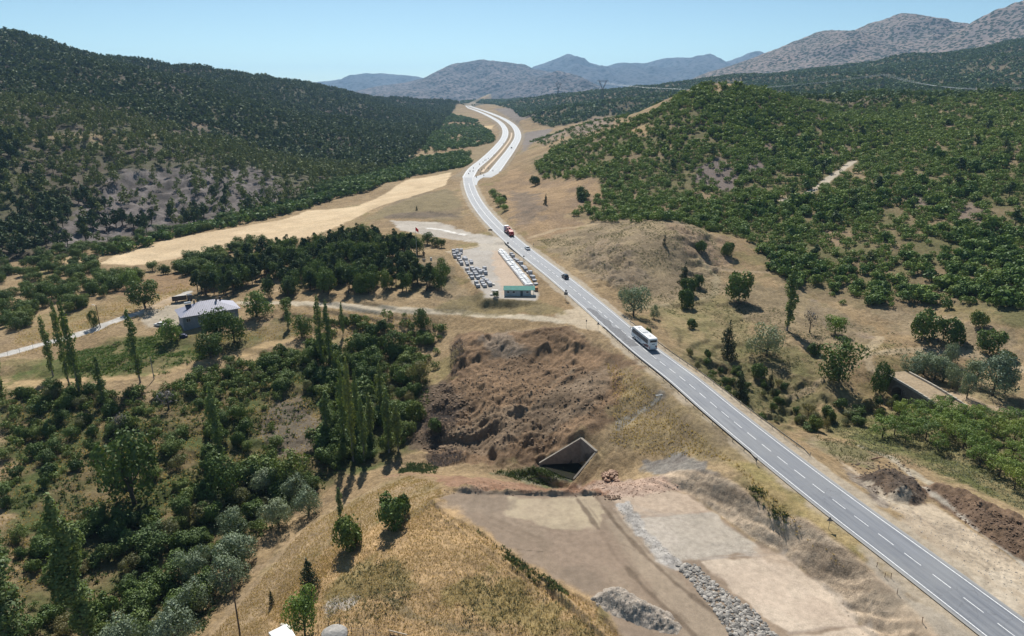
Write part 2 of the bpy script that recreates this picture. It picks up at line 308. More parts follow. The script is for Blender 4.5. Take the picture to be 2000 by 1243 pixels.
# ------------------------------------------------------------------ node helpers
def lin(r, g, b):
    f = lambda c: (c/255/12.92 if c/255 <= .04045 else ((c/255+.055)/1.055)**2.4)
    return (f(r), f(g), f(b))
def new_mat(name):
    m = bpy.data.materials.new(name); m.use_nodes = True
    nt = m.node_tree; b = nt.nodes['Principled BSDF']
    b.inputs['Roughness'].default_value = .9
    b.inputs['Specular IOR Level'].default_value = .25
    return m, nt, b
class N:
    """tiny helper for node graphs"""
    def __init__(s, nt): s.nt = nt
    def add(s, t, **kw):
        n = s.nt.nodes.new(t)
        for k, v in kw.items(): setattr(n, k, v)
        return n
    def link(s, a, b): s.nt.links.new(a, b)
    def coord(s, kind='Object'): return s.add('ShaderNodeTexCoord').outputs[kind]
    def noise(s, scale, detail=4, rough=.55, vec=None, dist=0):
        n = s.add('ShaderNodeTexNoise'); n.inputs['Scale'].default_value = scale; n.inputs['Detail'].default_value = detail
        n.inputs['Roughness'].default_value = rough; n.inputs['Distortion'].default_value = dist
        if vec is not None: s.link(vec, n.inputs['Vector'])
        return n.outputs['Fac']
    def math(s, op, a, b=None, clamp=False):
        n = s.add('ShaderNodeMath', operation=op, use_clamp=clamp)
        for i, x in enumerate((a, b)):
            if x is None: continue
            if isinstance(x, (int, float)): n.inputs[i].default_value = x
            else: s.link(x, n.inputs[i])
        return n.outputs[0]
    def rng(s, x, a, b, c, d):
        n = s.add('ShaderNodeMapRange'); s.link(x, n.inputs[0])
        for i, v in enumerate((a, b, c, d)): n.inputs[i+1].default_value = v
        return n.outputs[0]
    def mix(s, f, a, b, mode='MIX'):
        n = s.add('ShaderNodeMix', data_type='RGBA', blend_type=mode)
        for i, x in ((0, f), (6, a), (7, b)):
            if isinstance(x, (int, float)): n.inputs[i].default_value = x
            elif isinstance(x, tuple): n.inputs[i].default_value = (*x[:3], 1)
            else: s.link(x, n.inputs[i])
        return n.outputs[2]
    def scale(s, col, f): 
        n = s.add('ShaderNodeVectorMath', operation='SCALE'); s.link(col, n.inputs[0])
        if isinstance(f, (int, float)): n.inputs['Scale'].default_value = f
        else: s.link(f, n.inputs['Scale'])
        return n.outputs[0]
    def attr(s, name, out='Color'):
        n = s.add('ShaderNodeAttribute', attribute_name=name); return n.outputs[out]
    def bump(s, h, strength, dist, bsdf):
        n = s.add('ShaderNodeBump'); n.inputs['Distance'].default_value = dist
        if isinstance(strength, (int, float)): n.inputs['Strength'].default_value = strength
        else: s.link(strength, n.inputs['Strength'])
        s.link(h, n.inputs['Height']); s.link(n.outputs[0], bsdf.inputs['Normal'])
_simple = {}
def flat(name, col, rough=.6, metal=0.0, var=.12, scale=3.0, spec=.3, bump=0.0):
    """painted / metal / stone surface with a little mottling and dirt"""
    if name in _simple: return _simple[name]
    m, nt, b = new_mat(name); g = N(nt)
    c = g.coord(); f = g.noise(scale, 5, .6, c); f2 = g.noise(scale*.23, 3, .6, c)
    k = g.math('ADD', g.rng(f, .3, .7, 1-var, 1+var), g.rng(f2, .3, .7, -var*.6, var*.6))
    rgb = g.add('ShaderNodeRGB'); rgb.outputs[0].default_value = (*col, 1)
    g.link(g.scale(rgb.outputs[0], k), b.inputs['Base Color'])
    b.inputs['Roughness'].default_value = rough; b.inputs['Metallic'].default_value = metal; b.inputs['Specular IOR Level'].default_value = spec
    if bump: g.bump(f, bump, .05, b)
    _simple[name] = m; return m

# ------------------------------------------------------------------ painting the ground: what the soil is, by place
RGB = np.empty(GX.shape+(3,)); TEX = np.full(GX.shape, 1.0)
def mixc(mask, col, k=1.0):
    mk = (mask*k)[..., None]; RGB[:] = RGB*(1-mk) + np.array(col)*mk
n1 = fbm(GX, GY, 35, 5, 101); n2 = fbm(GX, GY, 9, 4, 102); n3 = fbm(GX, GY, 2.6, 3, 103)
t = np.clip(.5+.45*n1+.3*n2, 0, 1)[..., None]
RGB[:] = np.array((.225,.158,.088))*(1-t) + np.array((.30,.222,.130))*t
t = sstep(.25, .9, n2+.5*n3)[..., None]; RGB[:] = RGB*(1-.4*t) + .4*t*np.array((.15,.105,.068))
t = sstep(.35, .9, fbm(GX, GY, 22, 4, 104)+.3*n3)[..., None]; RGB[:] = RGB*(1-.55*t)+.55*t*np.array((.17,.150,.062))
def paint(px, col, feather=1.5, rough=2.0, k=1.0, tex=None, lump=6.0, world=None, col2=None, pat=8.0, seed=0):
    poly = world if world is not None else hits(px)
    m = near(poly, feather+rough*2+1)
    if not m.any(): return
    X, Y = GX[m], GY[m]
    d = dist_poly(X, Y, poly) + rough*fbm(X, Y, lump, 4, 200+seed)
    w = (sstep(feather, -feather, d)*k)
    c = np.array(col)
    if col2 is not None:
        f = np.clip(.5+.9*fbm(X, Y, pat, 4, 300+seed), 0, 1)[:, None]; c = c*(1-f)+np.array(col2)*f
    RGB[m] = RGB[m]*(1-w[:, None]) + c*w[:, None]
    if tex is not None: TEX[m] = TEX[m]*(1-w)+tex*w
def path(px, width, col, k=1.0, feather=.5, rough=.4, tex=.4, world=None, twin=0.0, pts=None):
    p = world if world is not None else hits(px)
    m = near(p, width+feather+2); X, Y = GX[m], GY[m]
    d = dist_line(X, Y, p)
    if twin: d = np.abs(d-twin)
    d = d + rough*fbm(X, Y, 3.5, 3, 401)
    w = sstep(width/2+feather, width/2-feather, d)*k
    RGB[m] = RGB[m]*(1-w[:, None]) + np.array(col)*w[:, None]; TEX[m] = TEX[m]*(1-w)+tex*w
TAN, TAN2, OLIVE, GREENG = (.30,.215,.122), (.235,.165,.096), (.155,.145,.062), (.105,.135,.040)
# left hill
LH = [(-700,600),(0,520),(90,492),(200,478),(400,440),(560,405),(700,350),(800,320),(860,250),(890,205)]
LHW = hits(LH) + [(-100,2900),(-600,3600),(-3500,3600),(-3000,300)]
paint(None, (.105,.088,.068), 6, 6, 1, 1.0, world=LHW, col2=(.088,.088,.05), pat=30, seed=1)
paint([(90,470),(150,400),(230,335),(330,330),(520,330),(560,395),(400,435),(280,455),(110,500)], (.175,.152,.145), 5, 14, .95, 1.0, 14, col2=(.085,.074,.070), pat=7, seed=2)
paint([(70,268),(230,262),(330,262),(330,274),(230,276),(70,282)], (.26,.20,.125), 3, 4, .8, seed=3)
paint([(360,240),(400,238),(420,250),(360,252)], (.24,.185,.13), 4, 4, .8, seed=4)
paint([(540,222),(610,226),(612,234),(545,232)], (.24,.18,.11), 4, 4, .8, seed=5)
# forest floor on the long slope behind and scrub hill
FARS = hits([(1030,232),(1000,214),(975,207)])+[(-60,2750),(-330,3500),(300,5200),(5000,5200),(3500,600),(1200,700)]+hits([(1650,215),(1500,205),(1330,215),(1200,225),(1080,250)])
paint(None, (.085,.082,.045), 8, 10, 1, 1, world=FARS, col2=(.16,.128,.082), pat=45, seed=6)
SCRUBH = hits([(1040,310),(1090,290),(1200,255),(1300,205),(1360,172),(1440,168),(1600,205),(1750,192),(1900,188),(2000,185),(2300,178),(2400,560),(2100,680),(1990,640),(1900,600),(1600,590),(1520,545),(1480,480),(1410,455),(1330,425),(1140,425),(1100,410),(1170,380),(1160,350),(1060,350)])
paint(None, (.195,.148,.088), 4, 6, 1, 1, world=SCRUBH, col2=(.125,.115,.054), pat=18, seed=7)
for q, c in (([(1380,168),(1440,166),(1430,186),(1385,188)], (.31,.225,.13)), ([(1222,262),(1265,242),(1270,258),(1235,276)], (.31,.22,.12)), ([(1478,280),(1515,275),(1540,300),(1500,308)], (.20,.145,.11)),
             ([(1355,330),(1400,310),(1445,335),(1440,372),(1370,372)], (.165,.132,.118)), ([(1460,300),(1490,305),(1505,335),(1450,340)], (.165,.132,.118)), ([(1862,395),(1920,400),(1935,450),(1880,440)], (.195,.15,.115)),
             ([(1780,375),(1850,370),(1850,395),(1790,400)], (.185,.145,.12)), ([(1360,375),(1400,370),(1400,400),(1365,398)], (.26,.19,.115)), ([(1620,285),(1690,285),(1690,300),(1630,300)], (.22,.165,.11)),
             ([(1640,320),(1700,330),(1700,350),(1650,345)], (.24,.18,.11)), ([(1600,450),(1660,450),(1650,480),(1610,480)], (.24,.175,.11))):
    paint(q, c, 2, 4, .95, .8, 8, seed=8)
path([(1530,392),(1575,380),(1610,357),(1640,335),(1668,315)], 4.6, (.43,.37,.29), .95)
paint([(1030,275),(1100,255),(1160,228),(1210,225),(1195,245),(1120,262),(1060,285)], (.255,.19,.125), 4, 6, 1, .7, col2=(.21,.165,.13), pat=20, seed=9)
paint([(1020,262),(1080,250),(1050,275),(1020,300)], (.19,.165,.15), 3, 4, .9, .7, seed=10)
paint([(965,212),(1010,212),(1045,225),(1010,245),(985,225)], (.20,.17,.15), 4, 6, .9, .7, col2=(.15,.125,.105), seed=11)
# slopes right of the road
paint([(955,370),(1000,330),(1060,350),(1170,352),(1180,395),(1110,420),(1140,440),(1080,462),(1030,470)], (.29,.20,.115), 2, 4, 1, 1, col2=(.215,.152,.098), pat=14, seed=12)
paint([(1000,375),(1050,380),(1055,430),(1010,440)], (.20,.15,.11), 2, 5, .8, 1, col2=(.13,.105,.082), pat=4, seed=13)
paint([(1050,470),(1180,430),(1330,425),(1400,460),(1420,540),(1400,600),(1250,600),(1160,540)], (.265,.205,.125), 2, 4, 1, 1, col2=(.20,.155,.10), pat=10, seed=14)
paint([(1130,490),(1180,470),(1230,490),(1260,560),(1200,565),(1150,530)], (.175,.14,.105), 2, 5, .7, 1, col2=(.24,.18,.12), pat=4, seed=15)
paint([(1310,440),(1400,470),(1430,520),(1380,520),(1330,490)], (.225,.16,.115), 2, 5, .8, 1, col2=(.28,.2,.13), pat=5, seed=16)
path([(1035,465),(1090,447),(1165,438)], 3.0, (.36,.275,.175), .8)
path([(1365,505),(1400,540),(1395,580),(1300,598),(1250,600)], 2.6, (.30,.25,.16), .6)
path([(1400,522),(1520,532)], 2.6, (.30,.23,.15), .7)
paint([(1280,605),(1420,585),(1450,620),(1420,650),(1300,640)], (.19,.165,.08), 2, 4, .8, 1, col2=(.26,.20,.11), pat=5, seed=17)
paint([(1300,690),(1350,660),(1450,680),(1560,700),(1600,780),(1560,830),(1480,800),(1400,750)], (.20,.155,.085), 2, 4, .9, 1, col2=(.15,.125,.065), pat=7, seed=18)
paint([(1590,590),(1680,640),(1720,690),(1640,650),(1580,620)], (.20,.165,.14), 2, 4, .7, 1, col2=(.26,.19,.13), pat=4, seed=19)
for q, c_, c2_, s_ in (([(1280,600),(1430,575),(1470,640),(1440,690),(1300,660)], (.165,.145,.07), (.235,.185,.10), 110), ([(1420,560),(1560,560),(1700,640),(1660,690),(1560,660),(1460,620)], (.23,.18,.11), (.17,.135,.085), 111), ([(1310,680),(1460,660),(1600,700),(1660,770),(1560,830),(1470,810),(1390,750)], (.165,.13,.072), (.125,.118,.052), 112),
                    ([(1700,600),(1850,620),(1980,650),(2000,700),(1880,680),(1740,650)], (.20,.16,.10), (.26,.20,.13), 113), ([(1870,740),(2000,740),(2000,800),(1900,780)], (.19,.165,.09), (.25,.20,.12), 114)):
    paint(q, c_, 3, 5, .75, 1.0, 6, col2=c2_, pat=4, seed=s_)
path([(1720,660),(1690,690),(1700,720),(1755,742)], 2.6, (.36,.285,.19), .7, rough=.6)
path([(1690,690),(1800,682),(1900,690),(2000,722)], 2.8, (.36,.285,.19), .7, rough=.6)
path([(1690,700),(1600,745),(1540,775)], 2.4, (.31,.235,.15), .6, rough=.6)
path([(1860,770),(1920,795),(2010,812)], 3.6, (.36,.275,.185), .85, rough=.5)
# orchard floor, gravel strip, heaps
paint([(1600,820),(1700,800),(1900,800),(2100,830),(2300,1000),(2100,1040),(1930,968),(1800,910),(1700,880),(1620,850)], (.115,.120,.045), 2, 3, 1, 1, col2=(.20,.165,.085), pat=6, seed=20)
paint([(1590,850),(1650,870),(1720,890),(1700,915),(1640,900),(1570,860)], (.12,.125,.06), 1.5, 2, .7, 1, col2=(.2,.165,.11), pat=5, seed=21)
path([(1680,872),(1740,895),(1800,935),(1870,965),(1960,1000),(2080,1060)], 2.2, (.33,.29,.225), .8, rough=.8)
paint([(1640,900),(1680,925),(1740,985),(1820,985),(1900,1035),(2000,1105),(2200,1230),(2300,1400),(2120,1400),(1960,1180),(1760,1020)], (.44,.36,.265), .8, 1.2, 1, .35, 3, col2=(.35,.28,.205), pat=5, seed=22)
paint([(1650,915),(1700,930),(1745,990),(1720,990),(1660,935)], (.155,.13,.11), .7, 1.2, .9, 1, 3, col2=(.26,.22,.18), pat=2, seed=23)
paint(None, (.125,.090,.064), .5, .7, 1, 1, 2, world=HEAP1, col2=(.085,.066,.052), pat=2.5, seed=24)
paint(None, (.175,.118,.078), .5, .5, 1, 1, 2, world=HEAP2, col2=(.135,.092,.064), pat=2.5, seed=25)
for q in ([(1680,935),(1705,945),(1690,952)], [(1735,965),(1790,965),(1775,990),(1740,985)], [(1715,950),(1740,975),(1720,975)]):
    paint(q, (.42,.36,.28), .3, .8, .6, .6, 1.2, seed=26)
path([(1775,925),(1810,955),(1850,985),(1900,1030),(1960,1075),(2040,1130)], .9, (.36,.33,.28), .8, rough=.5, feather=.3)
# verges along the highway: pale dusty gravel
for s, w0, w1, c in ((-1, 4.6, 6.9, (.35,.295,.225)), (1, 4.6, 7.0, (.36,.305,.235))):
    d = (GX-Xmain(GY))*s + .7*fbm(GX, GY, 4, 3, 410); k = sstep(w1+.5, w1-.5, d)*sstep(w0-1.2, w0, d)*(GY < 640)
    mixc(k, c, .85); TEX[:] = TEX*(1-k)+.5*k
m = sstep(Wmain(GY)+4, Wmain(GY), droad+3*n2)*sstep(560, 640, GY)*(GY < 3300); mixc(m, (.25,.205,.15), .8)
paint([(1480,905),(1600,1000),(1700,1080),(1720,1120),(1640,1100),(1500,980),(1420,900)], (.285,.215,.105), 1, 1.4, .9, 1, 4, col2=(.20,.165,.07), pat=4, seed=27)
paint([(1700,1090),(1800,1180),(1900,1243),(2000,1400),(1880,1400),(1790,1243),(1690,1150)], (.38,.325,.25), .6, .8, .9, .4, 3, col2=(.30,.26,.21), pat=4, seed=28)
# embankment and bank faces
paint([(1160,690),(1260,735),(1340,790),(1420,850),(1480,905),(1400,890),(1300,880),(1180,880),(1190,800)], (.235,.180,.098), 2, 3, .9, 1, col2=(.175,.135,.085), pat=5, seed=29)
paint([(1255,900),(1330,885),(1410,930),(1390,985),(1330,955),(1270,930)], (.20,.185,.165), .6, 1.2, .95, 1, 3, col2=(.145,.130,.118), pat=3, seed=30)
mp = near(PLAT, 6); dpl = dist_poly(GX[mp], GY[mp], PLAT); sx = sstep(19, 23, GX[mp])
kk = sstep(.15, .5, dpl)*sstep(5.2, 4.0, dpl+.8*n2[mp])*sx
cc = np.array((.44,.345,.25)) ; f = np.clip(.5+.8*fbm(GX[mp]*1.1+GY[mp], GX[mp]*.3, 2.0, 3, 55), 0, 1)[:, None]
cc = cc*(1-f)+f*np.array((.31,.238,.17)); RGB[mp] = RGB[mp]*(1-kk[:, None])+cc*kk[:, None]
paint([(1205,820),(1290,765),(1300,775),(1245,815),(1200,845)], (.09,.078,.065), .4, .8, .8, 1, 2, col2=(.2,.19,.17), pat=2, seed=31)
# excavated platform
paint(None, (.232,.178,.132), .4, .5, 1, .25, 3, world=PLAT, col2=(.262,.20,.146), pat=12, seed=32)
paint([(1000,975),(1150,968),(1190,1000),(1160,1035),(1080,1030),(990,1010)], (.40,.33,.23), .5, 1.2, .9, .25, 4, col2=(.345,.28,.2), pat=5, seed=33)
paint([(1190,970),(1300,955),(1345,968),(1385,998),(1300,1008),(1210,1012)], (.43,.34,.26), .35, .7, 1, .4, 3, col2=(.37,.29,.22), pat=6, seed=34)
paint([(1215,1015),(1390,1000),(1488,1078),(1400,1086),(1300,1100),(1265,1060)], (.40,.35,.295), .35, .6, 1, .45, 3, col2=(.34,.30,.25), pat=4, seed=35)
paint([(1370,1098),(1530,1078),(1600,1140),(1690,1212),(1540,1236),(1470,1190)], (.48,.395,.31), .3, .7, 1, .4, 3, col2=(.42,.34,.265), pat=7, seed=36)
paint([(1540,1240),(1700,1215),(1850,1400),(1600,1400)], (.47,.385,.30), .3, .6, 1, .4, 3, seed=37)
path([(1370,1093),(1450,1085),(1535,1076)], .5, (.33,.29,.25), .8, feather=.2, rough=.25)
path([(1540,1238),(1620,1225),(1700,1212)], .5, (.31,.25,.2), .8, feather=.2, rough=.25)
path([(1210,1013),(1300,1007),(1388,999)], .4, (.35,.27,.21), .7, feather=.2, rough=.3)
paint([(1200,985),(1225,980),(1265,1040),(1330,1100),(1370,1110),(1330,1120),(1280,1090),(1230,1030)], (.40,.37,.335), .4, .8, 1, .9, 1.5, col2=(.30,.28,.26), pat=1.2, seed=38)
paint([(1180,1000),(1210,1000),(1290,1100),(1400,1190),(1480,1300),(1380,1300),(1300,1180),(1220,1080)], (.31,.25,.185), .8, 1, .6, .3, 3, seed=39)
for tr in ([(1128,976),(1160,1020),(1205,1090),(1260,1150),(1330,1215),(1400,1290)], [(1165,972),(1200,1020),(1255,1080),(1320,1140),(1400,1200),(1480,1290)]):
    path(tr, .95, (.140,.106,.078), .85, feather=.25, rough=.3)
for tr in ([(1140,976),(1172,1020),(1218,1090),(1272,1150),(1345,1215)], [(1178,972),(1212,1015),(1268,1080),(1335,1140)]):
    path(tr, .35, (.20,.155,.115), .6, feather=.2, rough=.25)
path([(1003,1073),(1060,1078)], .25, (.11,.085,.065), .8, feather=.1, rough=.1); path([(995,1085),(1050,1087)], .22, (.11,.085,.065), .8, feather=.1, rough=.1)
ang = np.linspace(.5, 4.6, 24)
cx, cy = hit(1190, 1092)[:2]
path(None, .3, (.185,.14,.105), .45, feather=.2, rough=.15, world=[(cx+5.4*cos(q), cy+4.6*sin(q)) for q in ang])
path(None, .3, (.185,.14,.105), .35, feather=.2, rough=.15, world=[(cx-6+3.4*cos(q), cy+1.6+3.2*sin(q)) for q in ang])
# red-brown track and stony apron at the culvert end
paint([(850,935),(930,932),(1010,943),(1100,945),(1200,940),(1300,935),(1290,955),(1190,968),(1080,966),(930,955),(860,950)], (.215,.125,.082), .5, .8, .95, .8, 3, col2=(.27,.17,.115), pat=3, seed=40)
paint([(1130,950),(1200,938),(1290,932),(1330,955),(1270,965),(1190,975)], (.40,.29,.225), .5, .8, .9, .8, 1.5, col2=(.31,.23,.18), pat=1.5, seed=41)
path([(760,930),(800,925),(850,930),(900,938),(1000,948)], 2.6, (.24,.15,.098), .7, rough=.8)
# dry-grass rise
paint([(870,985),(930,1030),(1010,1090),(1090,1140),(1160,1185),(1200,1260),(900,1260),(600,1260),(520,1200),(600,1110),(700,1040),(790,985)], (.385,.262,.142), 1.0, 2, 1, 1, 5, col2=(.31,.215,.118), pat=4, seed=42)
paint([(790,930),(860,945),(850,985),(760,1020),(620,1080),(560,1120),(500,1120),(600,1030),(700,970)], (.33,.24,.145), 1, 2, .9, 1, 5, col2=(.25,.19,.105), pat=5, seed=43)
paint([(700,1100),(780,1090),(800,1140),(720,1180),(640,1200),(640,1150)], (.17,.145,.065), 1, 2, .7, 1, 4, seed=44)
paint([(640,1180),(670,1165),(695,1172),(680,1195),(645,1200)], (.42,.385,.35), .5, 1, .9, .6, 2, col2=(.30,.26,.22), pat=1.5, seed=45)
paint([(900,1120),(1010,1130),(1080,1190),(1160,1220),(1160,1245),(980,1230),(880,1170)], (.20,.168,.068), 1, 2.5, .6, 1, 4, seed=46)
path([(735,1160),(800,1200),(880,1225),(960,1243)], 1.0, (.19,.155,.095), .8, rough=.5)
path([(500,1110),(580,1070),(660,1020),(740,975),(840,940)], 2.6, (.25,.185,.12), .6, rough=.8)
paint([(400,1243),(450,1180),(520,1120),(560,1120),(520,1180),(470,1243)], (.28,.205,.125), .8, 1.5, .8, .8, 3, seed=47)
# lower-left slope: dry terraces among the trees
paint([(0,770),(300,780),(560,690),(700,690),(800,660),(840,760),(800,880),(640,950),(480,1080),(380,1243),(0,1243)], (.15,.115,.06), 3, 4, 1, 1, 6, col2=(.07,.082,.03), pat=7, seed=48)
paint([(520,800),(590,770),(625,820),(620,880),(540,890),(510,850)], (.155,.128,.098), 1.5, 2, .9, 1, 4, col2=(.12,.098,.075), pat=2, seed=49)
path([(-60,760),(30,750),(150,742),(260,735),(400,705),(500,682),(565,662)], 4.5, (.37,.265,.145), .95, rough=.8, feather=.6)
path([(640,650),(700,640),(760,648)], 3.2, (.29,.21,.11), .8, rough=1.0)
path([(830,652),(880,645)], 3.0, (.29,.21,.12), .8, rough=1.0)
paint([(30,715),(250,660),(330,655),(470,655),(520,660),(400,700),(260,735),(30,745)], (.085,.105,.034), 1.5, 3, .9, 1, 5, col2=(.15,.13,.06), pat=6, seed=50)
paint([(330,655),(480,645),(560,620),(640,620),(560,660),(400,700)], (.16,.125,.066), 1.5, 3, .8, 1, 5, col2=(.10,.095,.042), pat=5, seed=51)
paint([(30,670),(60,640),(200,590),(330,535),(400,540),(340,580),(260,610),(120,655)], (.21,.165,.082), 1.5, 3, .95, 1, 6, col2=(.245,.175,.095), pat=10, seed=52)
paint([(210,570),(300,538),(390,532),(370,560),(270,590)], (.235,.155,.092), 2, 3, .8, 1, 6, seed=53)
path([(-40,708),(20,690),(100,668),(150,655),(210,632),(260,615),(320,592),(365,572)], 4.2, (.46,.44,.41), .95, feather=.5, rough=.35)
paint([(270,615),(330,585),(375,590),(400,620),(330,640),(290,640)], (.37,.32,.25), .8, 1, .9, .4, 3, seed=54)
paint([(270,600),(330,575),(350,590),(290,610)], (.37,.27,.17), .8, 1, .8, .5, 3, seed=55)
path([(440,600),(480,592),(520,575),(560,560)], 3, (.34,.255,.155), .7)
path([(465,592),(560,592),(620,594),(700,600),(800,606),(900,610),(1000,618),(1080,626),(1160,634),(1210,640)], 3.4, (.45,.385,.29), .95, feather=.5, rough=.4)
paint([(1080,618),(1130,600),(1170,612),(1205,640),(1190,655),(1130,640)], (.42,.345,.25), .6, .8, .9, .4, 3, seed=56)
paint([(960,655),(1060,640),(1130,645),(1190,690),(1130,680)], (.23,.175,.12), 1, 2, .6, 1, 4, seed=57)
# spoil
paint(None, (.215,.143,.088), 1.5, 4, 1, 1, 5, world=SPOIL, col2=(.142,.095,.060), pat=8, seed=58)
paint([(870,830),(950,810),(1080,770),(1180,700),(1220,720),(1150,800),(1080,850),(960,880),(860,890)], (.215,.162,.112), 1, 3, .75, .9, 4, col2=(.155,.113,.076), pat=6, seed=59)
paint([(820,760),(880,740),(900,800),(850,880),(800,880)], (.095,.072,.055), 1, 2, .8, 1, 4, seed=60)
paint([(930,660),(990,650),(1030,690),(960,700)], (.20,.165,.13), 1, 2, .7, 1, 4, seed=61)
for k in range(5): path([(905-3*k,870-7*k),(960+4*k,838-9*k),(1040+4*k,800-10*k),(1110+3*k,752-8*k)], .45, (.245,.185,.125), .55, feather=.25, rough=.5)
# knoll, yard, lay-by
paint([(820,500),(870,500),(900,560),(920,590),(860,590),(800,560)], (.225,.17,.105), 1.5, 2, .9, 1, 5, col2=(.17,.135,.085), pat=5, seed=62)
paint([(915,575),(1060,590),(1120,615),(990,615),(850,602)], (.205,.165,.085), 1.2, 2, .8, 1, 4, col2=(.15,.125,.07), pat=3, seed=63)
paint(None, (.39,.355,.315), .8, .8, 1, .3, 3, world=YARD, col2=(.345,.31,.27), pat=8, seed=64)
paint([(960,490),(975,485),(1030,560),(1040,580),(985,580),(965,530)], (.43,.33,.245), 1, 1.2, .8, .3, 4, seed=65)
paint([(930,470),(985,466),(1000,480),(985,490),(940,490)], (.43,.385,.325), 1, 1, .95, .3, 3, seed=66)
paint([(760,430),(850,434),(920,455),(975,465),(965,478),(900,470),(830,460),(780,450)], (.42,.38,.33), 1.2, 1.5, .95, .3, 4, col2=(.36,.32,.275), pat=6, seed=67)
path([(835,446),(870,451),(905,458)], 2.0, (.70,.68,.64), .9, feather=.6, rough=.9)
path([(875,492),(930,482)], 2.2, (.42,.35,.25), .8)
paint([(800,380),(880,370),(905,400),(900,430),(850,430),(760,425),(740,415)], (.21,.165,.105), 2, 3, .8, 1, 6, col2=(.17,.135,.09), pat=8, seed=68)
paint([(740,418),(880,416),(890,424),(750,428)], (.12,.095,.075), 1.2, 3, .7, 1, 4, seed=69)
# wheat field and valley floor
WHEAT = [(190,515),(250,492),(330,468),(450,447),(560,428),(600,412),(700,402),(760,375),(800,350),(882,337),(870,362),(800,386),(730,408),(690,428),(620,460),(560,470),(480,480),(420,490),(340,505),(260,520)]
paint(WHEAT, (.55,.425,.275), 1.0, 1.5, 1, .35, 8, col2=(.47,.355,.225), pat=18, seed=70)
paint([(80,520),(140,500),(200,498),(180,520)], (.42,.31,.18), 2, 2, .8, .6, seed=71)
paint([(705,430),(745,410),(800,390),(872,368),(905,400),(880,410),(760,420),(715,434)], (.205,.165,.095), 2, 3, .85, 1, 6, seed=72)
paint([(800,310),(900,320),(930,290),(960,275),(975,290),(940,310),(890,335),(800,345)], (.235,.180,.105), 3, 4, .95, .8, seed=73)
paint([(780,280),(850,295),(830,310),(790,305)], (.28,.205,.12), 3, 3, .9, .8, seed=74)
paint([(935,246),(965,245),(960,252),(935,252)], (.50,.37,.21), 2, 2, .95, .4, seed=75)
paint([(765,225),(850,212),(880,210),(870,218),(790,232)], (.25,.20,.11), 4, 6, .8, .8, seed=76)
# water pool at the culvert mouth and its reeds' wet stones
paint(None, (.06,.055,.045), .3, .3, 1, .6, 2, world=POOL, seed=77)
paint([(960,925),(1060,915),(1130,918),(1120,940),(1010,938)], (.20,.19,.15), .6, 1, .8, 1, 2, col2=(.105,.125,.055), pat=1.6, seed=78)

for tr in ([(1760,1000),(1840,1060),(1930,1130),(2020,1210)], [(1775,995),(1860,1060),(1950,1128),(2040,1205)], [(1850,1075),(1900,1080),(1930,1100),(1925,1130)], [(1900,1060),(1935,1085),(1975,1090)], [(1700,960),(1760,1005),(1850,1085),(1960,1190)]):
    path(tr, .4, (.255,.205,.155), .6, feather=.25, rough=.35)
paint([(1800,1030),(1860,1020),(1900,1060),(1860,1080)], (.30,.245,.185), 1, 2, .7, .5, 3, seed=120); paint([(1900,1120),(1960,1110),(2000,1160),(1950,1180)], (.47,.40,.31), 1, 2, .7, .4, 3, seed=121)
# more traces of the works on the platform: ruts, spill, stained and dusty streaks
for tr, w_, c_, k_ in (([(860,985),(960,1000),(1080,1050),(1180,1110),(1260,1180)], 2.2, (.275,.215,.16), .5), ([(930,1010),(1040,1060),(1130,1110),(1200,1150)], .4, (.18,.138,.102), .5), ([(945,1004),(1060,1055),(1150,1105),(1215,1145)], .4, (.18,.138,.102), .5),
                     ([(1240,1000),(1320,1030),(1400,1060),(1470,1075)], .5, (.33,.285,.235), .5), ([(1230,985),(1330,1020),(1420,1050)], .4, (.34,.29,.24), .4), ([(1400,1105),(1500,1150),(1600,1200),(1660,1220)], .5, (.42,.335,.265), .5), ([(1390,1120),(1480,1165),(1560,1210)], .45, (.42,.335,.265), .45),
                     ([(1480,1090),(1540,1130),(1600,1180),(1650,1215)], 1.6, (.46,.375,.30), .4)):
    path(tr, w_, c_, k_, feather=.3, rough=.35)
for q, c_, s_ in (([(880,968),(1000,965),(1010,990),(960,1010),(900,995)], (.20,.158,.12), 90), ([(1060,1040),(1180,1040),(1230,1100),(1140,1130),(1060,1090)], (.265,.20,.15), 91), ([(1100,1110),(1180,1120),(1200,1160),(1140,1150)], (.185,.145,.11), 92), ([(1300,1015),(1400,1020),(1430,1060),(1350,1075)], (.36,.315,.26), 93), ([(1430,1110),(1530,1120),(1560,1170),(1480,1170)], (.46,.37,.29), 94), ([(1560,1160),(1640,1200),(1600,1225),(1540,1200)], (.43,.345,.27), 95), ([(1480,1074),(1540,1074),(1560,1100),(1500,1092)], (.36,.28,.21), 96)):
    paint(q, c_, 1.0, 2.0, .65, .3, 3, seed=s_)

